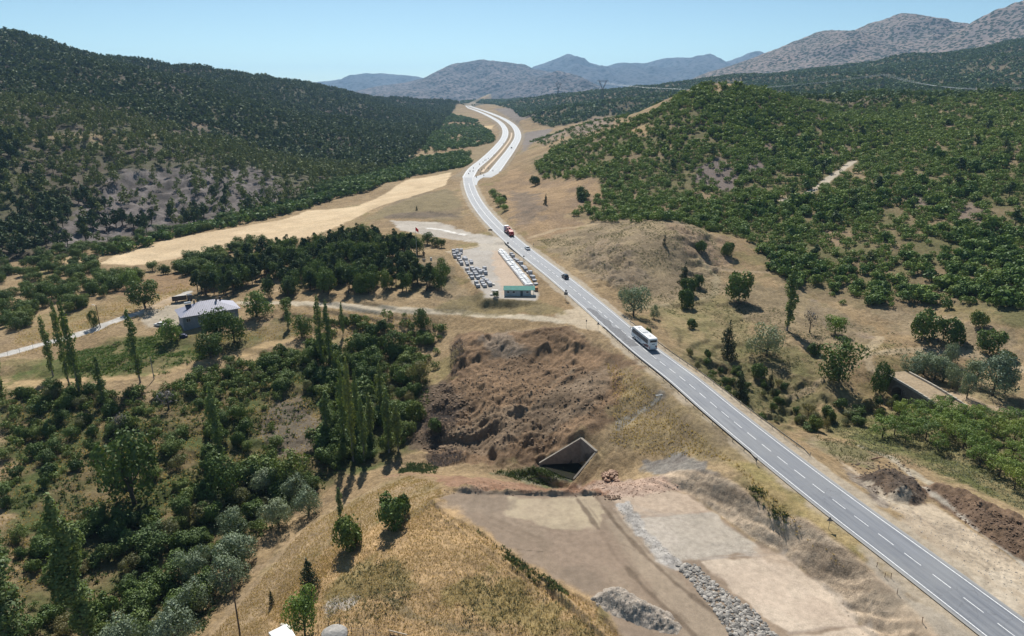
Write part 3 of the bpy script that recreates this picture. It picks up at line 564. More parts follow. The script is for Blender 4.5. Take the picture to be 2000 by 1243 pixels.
# ------------------------------------------------------------------ ground mesh and material
def grid_mesh(name, X, Y, Z, attrs=()):
    h, w = X.shape
    me = bpy.data.meshes.new(name)
    co = np.stack([X, Y, Z], 2).reshape(-1, 3).astype(np.float32)
    i = np.arange((h-1)*(w-1)); r = i//(w-1); c = i % (w-1); b = r*w+c
    q = np.stack([b, b+1, b+w+1, b+w], 1).astype(np.int32)
    me.vertices.add(len(co)); me.vertices.foreach_set('co', co.ravel())
    me.loops.add(q.size); me.loops.foreach_set('vertex_index', q.ravel())
    me.polygons.add(len(q)); me.polygons.foreach_set('loop_start', np.arange(0, q.size, 4, dtype=np.int32))
    for an, data in attrs:
        if data.ndim == 3:
            a = me.attributes.new(an, 'FLOAT_COLOR', 'POINT')
            a.data.foreach_set('color', np.concatenate([data, np.ones(data.shape[:2]+(1,))], 2).astype(np.float32).ravel())
        else:
            a = me.attributes.new(an, 'FLOAT', 'POINT'); a.data.foreach_set('value', data.astype(np.float32).ravel())
    me.update(calc_edges=True); me.polygons.foreach_set('use_smooth', np.ones(len(q), bool))
    return me
def structure(name, me, mat):
    o = bpy.data.objects.new(name, me); COL.objects.link(o); o['kind'] = 'structure'
    if mat: me.materials.append(mat)
    return o
m, nt, b = new_mat('soil_and_dry_grass'); g = N(nt)
c = g.coord(); nA = g.noise(.9, 7, .62, c); nB = g.noise(5.5, 4, .65, c); nC = g.noise(.12, 6, .6, c); tx = g.attr('tex', 'Fac')
k = g.math('ADD', g.math('ADD', g.rng(nA, .25, .75, -.42, .42), g.rng(nB, .25, .75, -.38, .38)), g.rng(nC, .3, .7, -.2, .2))
k = g.math('ADD', g.math('MULTIPLY', k, g.math('MULTIPLY_ADD', tx, .85)), 1.0)
nt.nodes[-2].inputs[2].default_value = .15 if nt.nodes[-2].operation == 'MULTIPLY_ADD' else 0
for nd in nt.nodes:
    if nd.type == 'MATH' and nd.operation == 'MULTIPLY_ADD': nd.inputs[1].default_value = .8; nd.inputs[2].default_value = .22
colr = g.scale(g.attr('soil'), g.math('MAXIMUM', k, .25))
nD = g.noise(1.7, 5, .6, c, .6)
colr = g.mix(g.math('MULTIPLY', g.rng(nD, .52, .72, 0, .55), tx), colr, g.scale(colr, .52))
g.link(colr, b.inputs['Base Color']); b.inputs['Roughness'].default_value = 1; b.inputs['Specular IOR Level'].default_value = .08
g.bump(g.math('ADD', nA, g.math('MULTIPLY', nB, .35)), g.math('MULTIPLY', tx, .7), .3, b)
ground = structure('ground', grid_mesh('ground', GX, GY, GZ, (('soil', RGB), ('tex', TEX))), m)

# ------------------------------------------------------------------ highway
def strip(name, line, l0, l1, dz, mat, kind='structure', skip=None, along=2.0, parent=None, ym=None):
    """ribbon between lateral offsets l0 and l1 of a centre line"""
    y0, y1 = line[0, 1], line[-1, 1]
    if ym: y0, y1 = max(y0, ym[0]), min(y1, ym[1])
    ys = [y0]
    while ys[-1] < y1: ys.append(min(y1, ys[-1]+max(along, ys[-1]*.006)))
    ys = np.array(ys); xs = np.interp(ys, line[:, 1], line[:, 0]); dx = np.gradient(xs, ys)
    L = np.hypot(dx, 1); nx, ny = 1/L, -dx/L
    nl = max(2, int(abs(l1-l0)/.6)+1); ls = np.linspace(l0, l1, nl)
    X = xs[:, None]+nx[:, None]*ls; Y = ys[:, None]+ny[:, None]*ls
    Z = np.repeat(zroad(ys)[:, None], nl, 1)+dz
    s = np.concatenate([[0], np.cumsum(np.hypot(np.diff(xs), np.diff(ys)))])
    me = grid_mesh(name, X, Y, Z, (('lat', np.repeat(ls[None], len(ys), 0)), ('lon', np.repeat(s[:, None], nl, 1))))
    return me
m, nt, b = new_mat('worn_asphalt'); g = N(nt)
lat, lon = g.attr('lat', 'Fac'), g.attr('lon', 'Fac')
cx = g.add('ShaderNodeCombineXYZ'); g.link(g.math('MULTIPLY', lat, 1.0), cx.inputs[0]); g.link(g.math('MULTIPLY', lon, .05), cx.inputs[1])
streak = g.noise(1.6, 5, .6, cx.outputs[0]); patch = g.noise(.11, 5, .6, g.coord()); grain = g.noise(6, 4, .7, g.coord())
track = g.math('ABSOLUTE', g.math('SUBTRACT', g.math('PINGPONG', g.math('ABSOLUTE', lat), 1.75), .95))
col = g.mix(g.rng(streak, .35, .68, 0, 1), (.138,.149,.172), (.232,.243,.266))
col = g.mix(g.rng(lat, -.3, .5, .55, 0), col, g.scale(col, .84))
col = g.mix(g.math('MULTIPLY', g.rng(track, .0, .5, .35, 0), 1), col, (.235,.24,.25))
col = g.mix(g.rng(patch, .45, .62, 0, .5), col, (.235,.24,.245))
col = g.mix(g.rng(grain, .3, .7, .0, .25), col, (.12,.125,.135))
vc = g.add('ShaderNodeTexVoronoi', feature='DISTANCE_TO_EDGE'); vc.inputs['Scale'].default_value = .33; vc.inputs['Randomness'].default_value = 1
wv_ = g.add('ShaderNodeVectorMath', operation='ADD'); g.link(g.coord(), wv_.inputs[0]); nz_ = g.add('ShaderNodeTexNoise'); nz_.inputs['Scale'].default_value = .8; g.link(g.coord(), nz_.inputs['Vector']); sc2 = g.add('ShaderNodeVectorMath', operation='SCALE'); g.link(nz_.outputs['Color'], sc2.inputs[0]); sc2.inputs['Scale'].default_value = 2.2; g.link(sc2.outputs[0], wv_.inputs[1]); g.link(wv_.outputs[0], vc.inputs['Vector'])
crack = g.math('MULTIPLY', g.rng(vc.outputs['Distance'], .0, .03, .45, 0), g.rng(g.noise(.07, 3, .6, g.coord()), .5, .62, 0, 1)); col = g.mix(crack, col, (.07,.072,.08))
big = g.noise(.035, 3, .6, g.coord()); col = g.mix(g.rng(big, .4, .65, 0, .35), col, (.13,.138,.155))
edge = g.rng(g.math('ABSOLUTE', lat), 3.7, 4.7, 0, .75); col = g.mix(edge, col, (.36,.335,.29))
g.link(col, b.inputs['Base Color']); b.inputs['Roughness'].default_value = .62; b.inputs['Specular IOR Level'].default_value = .35
g.bump(grain, .25, .03, b); ASPH = m
m, nt, b = new_mat('pale_concrete_road'); g = N(nt)
lat, lon = g.attr('lat', 'Fac'), g.attr('lon', 'Fac')
cx = g.add('ShaderNodeCombineXYZ'); g.link(lat, cx.inputs[0]); g.link(g.math('MULTIPLY', lon, .03), cx.inputs[1])
col = g.mix(g.rng(g.noise(1.1, 4, .6, cx.outputs[0]), .35, .65, 0, 1), (.215,.23,.245), (.285,.295,.305))
g.link(col, b.inputs['Base Color']); b.inputs['Roughness'].default_value = .6; b.inputs['Specular IOR Level'].default_value = .35; PALE = m
m, nt, b = new_mat('worn_white_paint'); g = N(nt)
col = g.mix(g.rng(g.noise(2.2, 5, .7, g.coord()), .46, .74, 0, .75), (.74,.74,.73), (.30,.31,.33)); g.link(col, b.inputs['Base Color']); b.inputs['Roughness'].default_value = .6; WHITE = m
m, nt, b = new_mat('fresh_dark_asphalt_patch'); g = N(nt)
col = g.mix(g.rng(g.noise(1.2, 5, .6, g.coord()), .35, .65, 0, 1), (.085,.088,.098), (.15,.152,.162)); g.link(col, b.inputs['Base Color']); b.inputs['Roughness'].default_value = .7; PATCH = m
MAINX = MAIN.copy()
structure('highway', strip('highway', MAIN, -4.5, 4.5, 0, ASPH), ASPH)
structure('highway_left_carriageway', strip('highway_left_carriageway', LCAR, -5.3, 5.3, -.02, PALE), PALE)
structure('highway_right_carriageway', strip('highway_right_carriageway', RCAR, -5.6, 5.6, -.02, PALE), PALE)
# slip link between the two-lane road and the right carriageway, and the level apron of the works
LINK = smoothline(unroad([(921,362),(925,353),(935,346.5),(950,341.5),(961,336.5),(970,329)]), 60)
structure('highway_link', strip('highway_link', LINK, -4.2, 4.2, -.035, PALE), PALE)
APR = [Pz(*p, -.06) for p in [(945,347),(973,347),(975,334),(964,332),(950,340)]]
me = bpy.data.meshes.new('works_apron'); me.from_pydata(APR, [], [tuple(range(len(APR)))]); me.update()
structure('works_apron', me, flat('works_apron_concrete', (.36,.36,.36), .8, 0, .1, .2))
def marking(name, line, l, w, dz, dash=None, ym=None):
    me = strip(name, line, l-w/2, l+w/2, dz, WHITE, along=1.0 if not dash else 1.0, ym=ym)
    if dash:
        lonv = np.empty(len(me.vertices), np.float32); me.attributes['lon'].data.foreach_get('value', lonv)
        bm = bmesh.new(); bm.from_mesh(me); bm.faces.ensure_lookup_table()
        kill = [f for f in bm.faces if (sum(lonv[v.index] for v in f.verts)/len(f.verts)) % dash[0] > dash[1]]
        bmesh.ops.delete(bm, geom=kill, context='FACES'); bm.to_mesh(me); bm.free()
    return structure(name, me, WHITE)
def dashes(name, line, l, w, dz, per, on, ym):
    xs, ys = line[:, 0], line[:, 1]; s = np.concatenate([[0], np.cumsum(np.hypot(np.diff(xs), np.diff(ys)))])
    V, Fc = [], []
    a = 0.0
    while a+on < s[-1]:
        q = [np.array([np.interp(t, s, xs), np.interp(t, s, ys)]) for t in (a, a+on)]
        if ym[0] < q[0][1] < ym[1]:
            d = (q[1]-q[0]); d /= np.hypot(*d); nn = np.array([d[1], -d[0]]); z = [float(zroad(t[1]))+dz for t in q]; b0 = len(V)
            for t, zz in zip(q, z): V += [(*(t+nn*(l-w/2)), zz), (*(t+nn*(l+w/2)), zz)]
            Fc.append((b0, b0+1, b0+3, b0+2))
        a += per
    me = bpy.data.meshes.new(name); me.from_pydata(V, [], Fc); me.update(); return structure(name, me, WHITE)
marking('road_edge_line', MAIN, -3.62, .17, .006); marking('road_edge_line', MAIN, 3.62, .17, .006)
dashes('road_centre_line', MAIN, 0, .14, .006, 5.3, 3.2, (40, 345))
marking('road_centre_line', MAIN, 0, .22, .006, ym=(352, 560))
for L, a_, b_ in ((LCAR, -4.3, 4.3), (RCAR, -4.6, 4.6)):
    marking('road_edge_line', L, a_, .3, .01); marking('road_edge_line', L, b_, .3, .01)
    dashes('road_centre_line', L, 0, .22, .01, 9, 4, (640, 1500))
PT = []
def main_at(Y, l=0, dz=0):
    x = float(np.interp(Y, MAIN[:, 1], MAIN[:, 0])); d = float(np.interp(Y+1, MAIN[:, 1], MAIN[:, 0]))-x; L = math.hypot(d, 1)
    return Vector((x+l/L, Y-l*d/L, float(zroad(Y))+dz)), math.atan2(-d, 1)      # point and heading (rotation about z of +Y)
V = []; nP = 26
for i in range(nP+1):
    Y = 186+i*(223-186)/nP
    l0, l1 = -3.3+.3*sin(i*1.7), -.9+.5*sin(i*.9)+(.8 if i < 12 else -.5*(i > 20))
    V += [tuple(main_at(Y, l0, .004)[0]), tuple(main_at(Y, l1, .004)[0])]
me = bpy.data.meshes.new('road_patch'); me.from_pydata(V, [], [(2*i, 2*i+1, 2*i+3, 2*i+2) for i in range(nP)]); me.update(); structure('road_patch', me, PATCH)
# sandy median between the carriageways
ym = np.linspace(640, 1250, 120)
xm_ = .5*(np.interp(ym, LCAR[:, 1], LCAR[:, 0])+np.interp(ym, RCAR[:, 1], RCAR[:, 0]))
MED = np.stack([xm_, ym], 1)
structure('road_median', strip('road_median', MED, -1.3, 1.3, .12, None), flat('sandy_median', (.52,.40,.28), .95, 0, .15, .4))

# ------------------------------------------------------------------ far mountains
def mountain_mat(name, rock, rock2, bush, dens, sc):
    m, nt, b = new_mat(name); g = N(nt); c = g.coord()
    v = g.add('ShaderNodeTexVoronoi'); v.inputs['Scale'].default_value = sc; g.link(c, v.inputs['Vector'])
    n = g.noise(sc*.12, 5, .6, c); n2 = g.noise(sc*.9, 4, .6, c)
    base = g.mix(g.rng(n, .35, .65, 0, 1), rock, rock2)
    f = g.math('MULTIPLY', g.math('LESS_THAN', v.outputs['Distance'], g.rng(n2, .3, .7, dens*.4, dens*1.5)), .95)
    g.link(g.mix(f, base, bush), b.inputs['Base Color']); b.inputs['Roughness'].default_value = 1; b.inputs['Specular IOR Level'].default_value = 0
    g.bump(n2, .6, 12/sc*.04, b)
    return m
def mountain(name, prof, D, depth, seed, mat, base=-20, back=None, rough=.20, cols=260, rows=90):
    P = [PY(u, v, D) for u, v in prof]; px = np.array([p[0] for p in P]); pz = np.array([p[2] for p in P])
    xs = np.linspace(px[0], px[-1], cols); ridge = np.interp(xs, px, pz)
    k = np.ones(5)/5; ridge = np.convolve(np.pad(ridge, 2, 'edge'), k, 'valid')
    ts = np.linspace(-1, .6, rows); X, T = np.meshgrid(xs, ts); Y = D+T*depth
    H = np.maximum(ridge-base, 5)[None]
    # spurs: the crest line wanders, noise grows away from the crest
    sc = depth*.5
    w = fbm(X, Y, sc, 5, seed); rg = 1-np.abs(fbm(X+.3*sc*w, Y*.5, sc*.5, 4, seed+5))
    fall = np.clip(1-np.abs(T)**1.15/np.where(T < 0, 1.0, .62), 0, 1)
    Z = base + H*fall
    amp = sstep(0, .25, np.abs(T))*sstep(0, .15, fall)
    Z += H*amp*(rough*w + rough*1.1*(rg-.6))
    Z += fbm(X, Y, sc*.06, 3, seed+9)*H*.012
    Xw = X*(Y/D)                                             # the massif widens with distance
    return structure(name, grid_mesh(name, X, Y, Z), mat)
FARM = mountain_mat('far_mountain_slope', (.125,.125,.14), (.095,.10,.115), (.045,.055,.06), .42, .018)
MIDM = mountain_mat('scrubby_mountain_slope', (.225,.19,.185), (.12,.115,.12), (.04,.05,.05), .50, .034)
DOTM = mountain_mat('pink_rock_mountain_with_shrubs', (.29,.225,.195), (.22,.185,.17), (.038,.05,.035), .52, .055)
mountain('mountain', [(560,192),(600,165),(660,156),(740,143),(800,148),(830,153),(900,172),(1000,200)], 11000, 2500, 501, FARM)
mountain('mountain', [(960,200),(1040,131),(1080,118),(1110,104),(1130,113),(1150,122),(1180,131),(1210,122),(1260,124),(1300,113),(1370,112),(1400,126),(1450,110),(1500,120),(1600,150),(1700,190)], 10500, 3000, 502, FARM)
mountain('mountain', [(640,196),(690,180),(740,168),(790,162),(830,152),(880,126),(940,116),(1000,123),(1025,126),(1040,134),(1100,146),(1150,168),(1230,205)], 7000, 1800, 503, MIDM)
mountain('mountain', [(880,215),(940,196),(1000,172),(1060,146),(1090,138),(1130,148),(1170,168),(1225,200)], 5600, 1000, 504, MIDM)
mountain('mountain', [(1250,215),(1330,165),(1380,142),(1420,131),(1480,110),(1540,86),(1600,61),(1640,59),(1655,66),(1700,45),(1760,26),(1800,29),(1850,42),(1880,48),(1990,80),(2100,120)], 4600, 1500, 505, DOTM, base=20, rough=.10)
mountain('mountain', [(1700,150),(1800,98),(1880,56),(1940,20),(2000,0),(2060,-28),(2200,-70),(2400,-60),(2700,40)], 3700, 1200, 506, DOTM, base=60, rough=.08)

# ------------------------------------------------------------------ daylight
w = bpy.data.worlds.new('World'); SC.world = w; w.use_nodes = True
nt = w.node_tree; bg = nt.nodes['Background']
sky = nt.nodes.new('ShaderNodeTexSky'); sky.sky_type = 'NISHITA'; sky.sun_disc = False
SUN_EL, SUN_AZ = radians(47), radians(-8)            # azimuth from +Y, negative towards -X
sky.sun_elevation = SUN_EL; sky.sun_rotation = SUN_AZ; sky.altitude = 1200; sky.air_density = .7; sky.dust_density = .9; sky.ozone_density = 1.0
tint = nt.nodes.new('ShaderNodeMix'); tint.data_type = 'RGBA'; tint.blend_type = 'MULTIPLY'; tint.inputs[0].default_value = 1; tint.inputs[7].default_value = (.89, 1.05, .98, 1)
nt.links.new(sky.outputs[0], tint.inputs[6]); nt.links.new(tint.outputs[2], bg.inputs[0]); bg.inputs[1].default_value = .080
sl = bpy.data.lights.new('sun', 'SUN'); sl.energy = 5.0; sl.angle = radians(.5); sl.color = (1, .955, .88)
so = bpy.data.objects.new('sun', sl); COL.objects.link(so)
so.rotation_euler = Vector((sin(SUN_AZ)*cos(SUN_EL), cos(SUN_AZ)*cos(SUN_EL), sin(SUN_EL))).to_track_quat('Z', 'Y').to_euler()
SC.view_settings.view_transform = 'Standard'; SC.view_settings.look = 'None'; SC.view_settings.exposure = .40; SC.view_settings.gamma = 1
# the air
me = bpy.data.meshes.new('haze'); bm = bmesh.new(); bmesh.ops.create_cube(bm, size=1); bm.to_mesh(me); bm.free()
hz = bpy.data.objects.new('haze', me); COL.objects.link(hz); hz['kind'] = 'stuff'
zb, zt = float(min(GZ.min(), -25))-1.0, 620.0
hz.location = (0, 7400, (zb+zt)/2); hz.scale = (42000, 18000, zt-zb)
m = bpy.data.materials.new('thin_blue_haze'); m.use_nodes = True; nt = m.node_tree; nt.nodes.remove(nt.nodes['Principled BSDF'])
pv = nt.nodes.new('ShaderNodeVolumePrincipled'); pv.inputs['Color'].default_value = (.40,.67,1.0,1); pv.inputs['Density'].default_value = 5.5e-5; pv.inputs['Anisotropy'].default_value = .15
nt.links.new(pv.outputs[0], nt.nodes['Material Output'].inputs['Volume']); me.materials.append(m)
SC.cycles.volume_max_steps = 64; SC.cycles.max_bounces = 6; SC.cycles.volume_bounces = 1; SC.cycles.transparent_max_bounces = 8
# ------------------------------------------------------------------ vegetation
def depth_of(X, Y, Z): return Y*cp + (CH-Z)*sp
def proj(X, Y, Z):
    d = Y*cp-(Z-CH)*sp; return 1000+F*X/d, 621.5-F*(Y*sp+(Z-CH)*cp)/d
def seen(X, Y, Z, lift=3.0):
    """which points can be seen over the ground from the photograph's viewpoint"""
    X, Y, Z = map(np.asarray, (X, Y, Z)); u, v = proj(X, Y, Z)
    ok = (u > -40) & (u < 2040) & (v > -60) & (v < 1330)
    for f in np.linspace(.25, .985, 50):
        ok &= height(X*f, np.maximum(Y*f, 43)) < CH+(Z+lift-CH)*f+.6
    return ok
def metres(px, X, Y, Z): return px*depth_of(X, Y, Z)/F

def leaves(centers, radii, n, size, seed, jit=.5, tri=False, lo=-.85, shell=.62, aspect=.7):
    """leaf clumps over the surface of overlapping lobes -> verts, faces(k), tone per vertex"""
    r = np.random.default_rng(seed); C_ = np.array(centers, float); R_ = np.array(radii, float)
    if R_.ndim == 1: R_ = np.repeat(R_[:, None], 3, 1)
    wgt = R_[:, 0]*R_[:, 2]; k = r.choice(len(C_), n, p=wgt/wgt.sum())
    d = r.normal(size=(n, 3)); d /= np.linalg.norm(d, axis=1)[:, None]
    d[:, 2] = np.where(d[:, 2] < lo, -d[:, 2], d[:, 2])
    rad = shell+(1.06-shell)*r.random(n)**.6; rad = np.where(r.random(n) < .07, r.uniform(1.08, 1.34, n), rad)
    p = C_[k]+d*R_[k]*rad[:, None]
    ho_ = r.integers(0, n, 9); rh_ = .16*np.ptp(p[:, 0]); keep = np.min(np.linalg.norm(p[:, None]-p[None, ho_], axis=2), 1) > rh_; keep |= r.random(n) < .25
    p, d, k = p[keep], d[keep], k[keep]; n = len(p)
    nn = d+r.normal(size=(n, 3))*jit; nn /= np.linalg.norm(nn, axis=1)[:, None]
    t = np.cross(nn, r.normal(size=(n, 3))); t /= np.linalg.norm(t, axis=1)[:, None]; b = np.cross(nn, t)
    s = size*(.55+.9*r.random(n))[:, None]
    if tri: V = np.stack([p-t*s-b*s*aspect, p+t*s-b*s*aspect*.8, p+b*s*1.1], 1)
    else: V = np.stack([p-t*s, p-b*s*aspect, p+t*s*1.1, p+b*s*aspect*.9], 1)
    lobe_tone = r.random(len(C_))
    tone = np.clip(.55*lobe_tone[k]+.45*r.random(n), 0, 1)
    return V.reshape(-1, 3), V.shape[1], np.repeat(tone, V.shape[1])
def raw_mesh(name, V, k, tone=None, mats=(), smooth=False, mi=None):
    me = bpy.data.meshes.new(name); nv = len(V); nf = nv//k
    me.vertices.add(nv); me.vertices.foreach_set('co', np.ascontiguousarray(V, np.float32).ravel())
    me.loops.add(nv); me.loops.foreach_set('vertex_index', np.arange(nv, dtype=np.int32))
    me.polygons.add(nf); me.polygons.foreach_set('loop_start', np.arange(0, nv, k, dtype=np.int32))
    if tone is not None:
        a = me.attributes.new('tone', 'FLOAT', 'POINT'); a.data.foreach_set('value', np.ascontiguousarray(tone, np.float32))
    for m in mats: me.materials.append(m)
    me.update(calc_edges=True)
    return me
def tube(bm, pts, radii, sides=6, cap=True):
    rings = []
    for i, (p, r) in enumerate(zip(pts, radii)):
        p = Vector(p); a = Vector(pts[min(i+1, len(pts)-1)])-Vector(pts[max(i-1, 0)])
        q = a.to_track_quat('Z', 'Y') if a.length > 1e-6 else Vector((0, 0, 1)).to_track_quat('Z', 'Y')
        rings.append([bm.verts.new(p+q@Vector((r*cos(2*pi*k/sides), r*sin(2*pi*k/sides), 0))) for k in range(sides)])
    for a, b in zip(rings[:-1], rings[1:]):
        for k in range(sides): bm.faces.new((a[k], a[(k+1) % sides], b[(k+1) % sides], b[k]))
    if cap:
        bm.faces.new(rings[-1]); bm.faces.new(rings[0][::-1])
def bm_mesh(name, bm, mat, smooth=True):
    me = bpy.data.meshes.new(name); bm.normal_update(); bm.to_mesh(me); bm.free()
    if mat: me.materials.append(mat)
    if smooth: me.polygons.foreach_set('use_smooth', np.ones(len(me.polygons), bool))
    return me
def leaf_mat(name, a, b_, trans=.30):
    m = bpy.data.materials.new(name); m.use_nodes = True; nt = m.node_tree; g = N(nt); nt.nodes.remove(nt.nodes['Principled BSDF'])
    oi = g.add('ShaderNodeObjectInfo'); tone = g.attr('tone', 'Fac')
    f = g.math('ADD', g.math('MULTIPLY', tone, .75), g.math('MULTIPLY', oi.outputs['Random'], .3), True)
    col = g.mix(f, a, b_)
    col = g.mix(g.rng(oi.outputs['Random'], .72, 1.0, 0, .55), col, (b_[0]*1.25, b_[1]*1.02, b_[2]*.9))
    col = g.mix(g.rng(oi.outputs['Random'], .0, .22, .45, 0), col, (a[0]*.8, a[1]*.85, a[2]*1.2))
    d = g.add('ShaderNodeBsdfDiffuse'); g.link(col, d.inputs[0]); t = g.add('ShaderNodeBsdfTranslucent')
    g.link(g.mix(1.0, col, (1.0, 1.0, .45), 'MULTIPLY'), t.inputs[0])
    s = g.add('ShaderNodeMixShader'); s.inputs[0].default_value = trans; g.link(d.outputs[0], s.inputs[1]); g.link(t.outputs[0], s.inputs[2])
    gl = g.add('ShaderNodeBsdfGlossy'); gl.inputs['Roughness'].default_value = .55; gl.inputs[0].default_value = (.6, .65, .6, 1)
    s2 = g.add('ShaderNodeMixShader'); s2.inputs[0].default_value = .035; g.link(s.outputs[0], s2.inputs[1]); g.link(gl.outputs[0], s2.inputs[2])
    g.link(s2.outputs[0], nt.nodes['Material Output'].inputs[0]); return m
LM = dict(pine=leaf_mat('pine_needles', (.036,.060,.025), (.092,.128,.046), .12), scrub=leaf_mat('oak_scrub_leaves', (.040,.082,.022), (.165,.245,.060), .17),
          broad=leaf_mat('broadleaf_leaves', (.050,.086,.022), (.138,.195,.050), .17), willow=leaf_mat('silver_willow_leaves', (.13,.17,.105), (.26,.31,.20), .16),
          poplar=leaf_mat('poplar_leaves', (.09,.135,.042), (.21,.265,.09), .3), orchard=leaf_mat('orchard_leaves', (.10,.16,.038), (.22,.30,.075), .28),
          farpine=leaf_mat('hill_pine_needles', (.046,.070,.023), (.160,.195,.058), .15), far=leaf_mat('far_forest_leaves', (.056,.092,.036), (.118,.170,.060), .15), under=leaf_mat('undergrowth_leaves', (.052,.084,.026), (.130,.160,.052), .35),
          juniper=leaf_mat('juniper_needles', (.030,.042,.022), (.066,.080,.036), .2), bright=leaf_mat('vine_leaves', (.075,.130,.028), (.14,.21,.05), .35),
          straw=leaf_mat('straw', (.36,.255,.145), (.60,.455,.275), .42), weed=leaf_mat('grey_green_weeds', (.10,.115,.052), (.21,.205,.105), .35), twig=leaf_mat('bare_twigs', (.13,.115,.105), (.22,.20,.19), .1),
          root=leaf_mat('dead_brushwood', (.10,.075,.062), (.20,.16,.135), .1))
BARK = flat('bark', (.095,.075,.058), .95, 0, .3, 4); PALEBARK = flat('pale_bark', (.26,.235,.20), .9, 0, .25, 4)

def lobes_round(r, nl, R, H, base):
    cs, rs = [], []
    for i in range(nl):
        a = r.uniform(0, 2*pi); q = R*.74*math.sqrt(r.random()); z = base+(H-base)*r.uniform(.16, .78)
        rr = R*r.uniform(.28, .52); cs.append((q*cos(a), q*sin(a), z)); rs.append((rr, rr, rr*r.uniform(.75, 1.0)))
    cs.append((0, 0, base+(H-base)*.42)); rs.append((R*.74, R*.74, (H-base)*.44))
    return cs, rs
def shape(kind, seed):
    """unit tree of the kind: crown lobes, trunk parameters. Height about 1"""
    r = random.Random(seed*7919+3)
    if kind == 'pine':
        cs, rs = [], []
        for i in range(11):
            f = i/10; z = .36+.58*f; a = r.uniform(0, 2*pi); q = (.17*(1-f)**.7+.01)*r.uniform(.5, 1.15); rr = (.135*(1-f)**.6+.05)*r.uniform(.8, 1.2)
            cs.append((q*cos(a), q*sin(a), z)); rs.append((rr, rr, rr*.72))
        return cs, rs, .5, .022
    if kind == 'grovepine':
        cs, rs = [], []
        for i in range(12):
            f = i/11; z = .45+.47*f; a = r.uniform(0, 2*pi); q = (.16*(1-.7*f))*r.uniform(.4, 1.2); rr = .13*(1-.55*f)*r.uniform(.8, 1.2)
            cs.append((q*cos(a), q*sin(a), z)); rs.append((rr, rr, rr*.8))
        return cs, rs, .6, .02
    if kind == 'scrub': return (*lobes_round(r, 7, .62, .98, .02), .3, .035)
    if kind == 'broad': return (*lobes_round(r, 12, .46, .98, .03), .35, .03)
    if kind == 'willow':
        cs, rs = lobes_round(r, 10, .52, .98, .05); return cs, rs, .3, .04
    if kind == 'poplar':
        cs, rs = [], []
        for i in range(15):
            f = i/14; z = .13+.83*f; w = .08*math.sin(pi*min(1, (f*.84+.13)))**.5*r.uniform(.75, 1.1); a = r.uniform(0, 2*pi); q = w*.55*r.random()
            cs.append((q*cos(a), q*sin(a), z)); rr = w*r.uniform(.6, .95); rs.append((rr, rr, .075))
        return cs, rs, .55, .012
    if kind == 'orchard':
        cs, rs = [], []
        for i in range(9):
            a = 2*pi*i/9+r.uniform(-.3, .3); q = r.uniform(.18, .40); z = r.uniform(.45, .85); rr = r.uniform(.13, .2)
            cs.append((q*cos(a), q*sin(a), z)); rs.append((rr, rr, rr*1.1))
        cs.append((0, 0, .72)); rs.append((.24, .24, .2)); return cs, rs, .45, .03
    if kind == 'juniper':
        cs, rs = [], []
        for i in range(10):
            f = i/9; z = .06+.86*f; w = .30*(1-f)**.75+.03; a = r.uniform(0, 2*pi); q = w*.5*r.random()
            cs.append((q*cos(a), q*sin(a), z)); rr = w*r.uniform(.55, .85); rs.append((rr, rr, .11))
        return cs, rs, .3, .03
    if kind == 'twig': return (*lobes_round(r, 6, .38, .98, .2), .5, .03)
def trunk_mesh(kind, seed, mat):
    cs, rs, th, tr = shape(kind, seed); r = random.Random(seed+50); bm = bmesh.new()
    lean = (r.uniform(-.02, .02), r.uniform(-.02, .02)) if kind != 'poplar' else (0, 0)
    top = max(th, .3)
    pts = [(lean[0]*f*f*3, lean[1]*f*f*3, -.03+(top+.03)*f) for f in (0, .08, .3, .6, 1)]
    tube(bm, pts, [tr*1.5, tr*1.1, tr*.95, tr*.75, tr*.4])
    if kind in ('pine', 'grovepine', 'poplar') and th < .9: tube(bm, [pts[-1], (pts[-1][0], pts[-1][1], .93)], [tr*.4, tr*.12])
    for c in sorted(cs, key=lambda c: c[2])[:8 if kind not in ('poplar',) else 5]:      # limbs into the lobes
        z0 = min(top*.95, max(c[2]*.55, top*.35)); mid = (c[0]*.5, c[1]*.5, z0+(c[2]-z0)*.4)
        tube(bm, [(0, 0, z0), mid, c], [tr*.5, tr*.34, tr*.14], 4)
    return bm_mesh('trunk', bm, mat)
NL = dict(pine=(520, .046), grovepine=(900, .036), scrub=(560, .085), broad=(1500, .040), willow=(1900, .036), poplar=(1500, .024), orchard=(800, .042), juniper=(900, .034), twig=(420, .028))
SPEC = {}
def proto(kind, leaf, bark, nvar, nl=None, sz=None):
    n, s = NL[kind]; n = nl or n; s = sz or s; L = []
    for v in range(nvar):
        cs, rs, th, tr = shape(kind, v); V, k, tone = leaves(cs, rs, n, s, v+10, jit=.7 if kind in ('pine', 'grovepine') else .45)
        L.append((raw_mesh('crown', V, k, tone, [LM[leaf]]), trunk_mesh(kind, v, bark)))
    return L
PROTO = {}
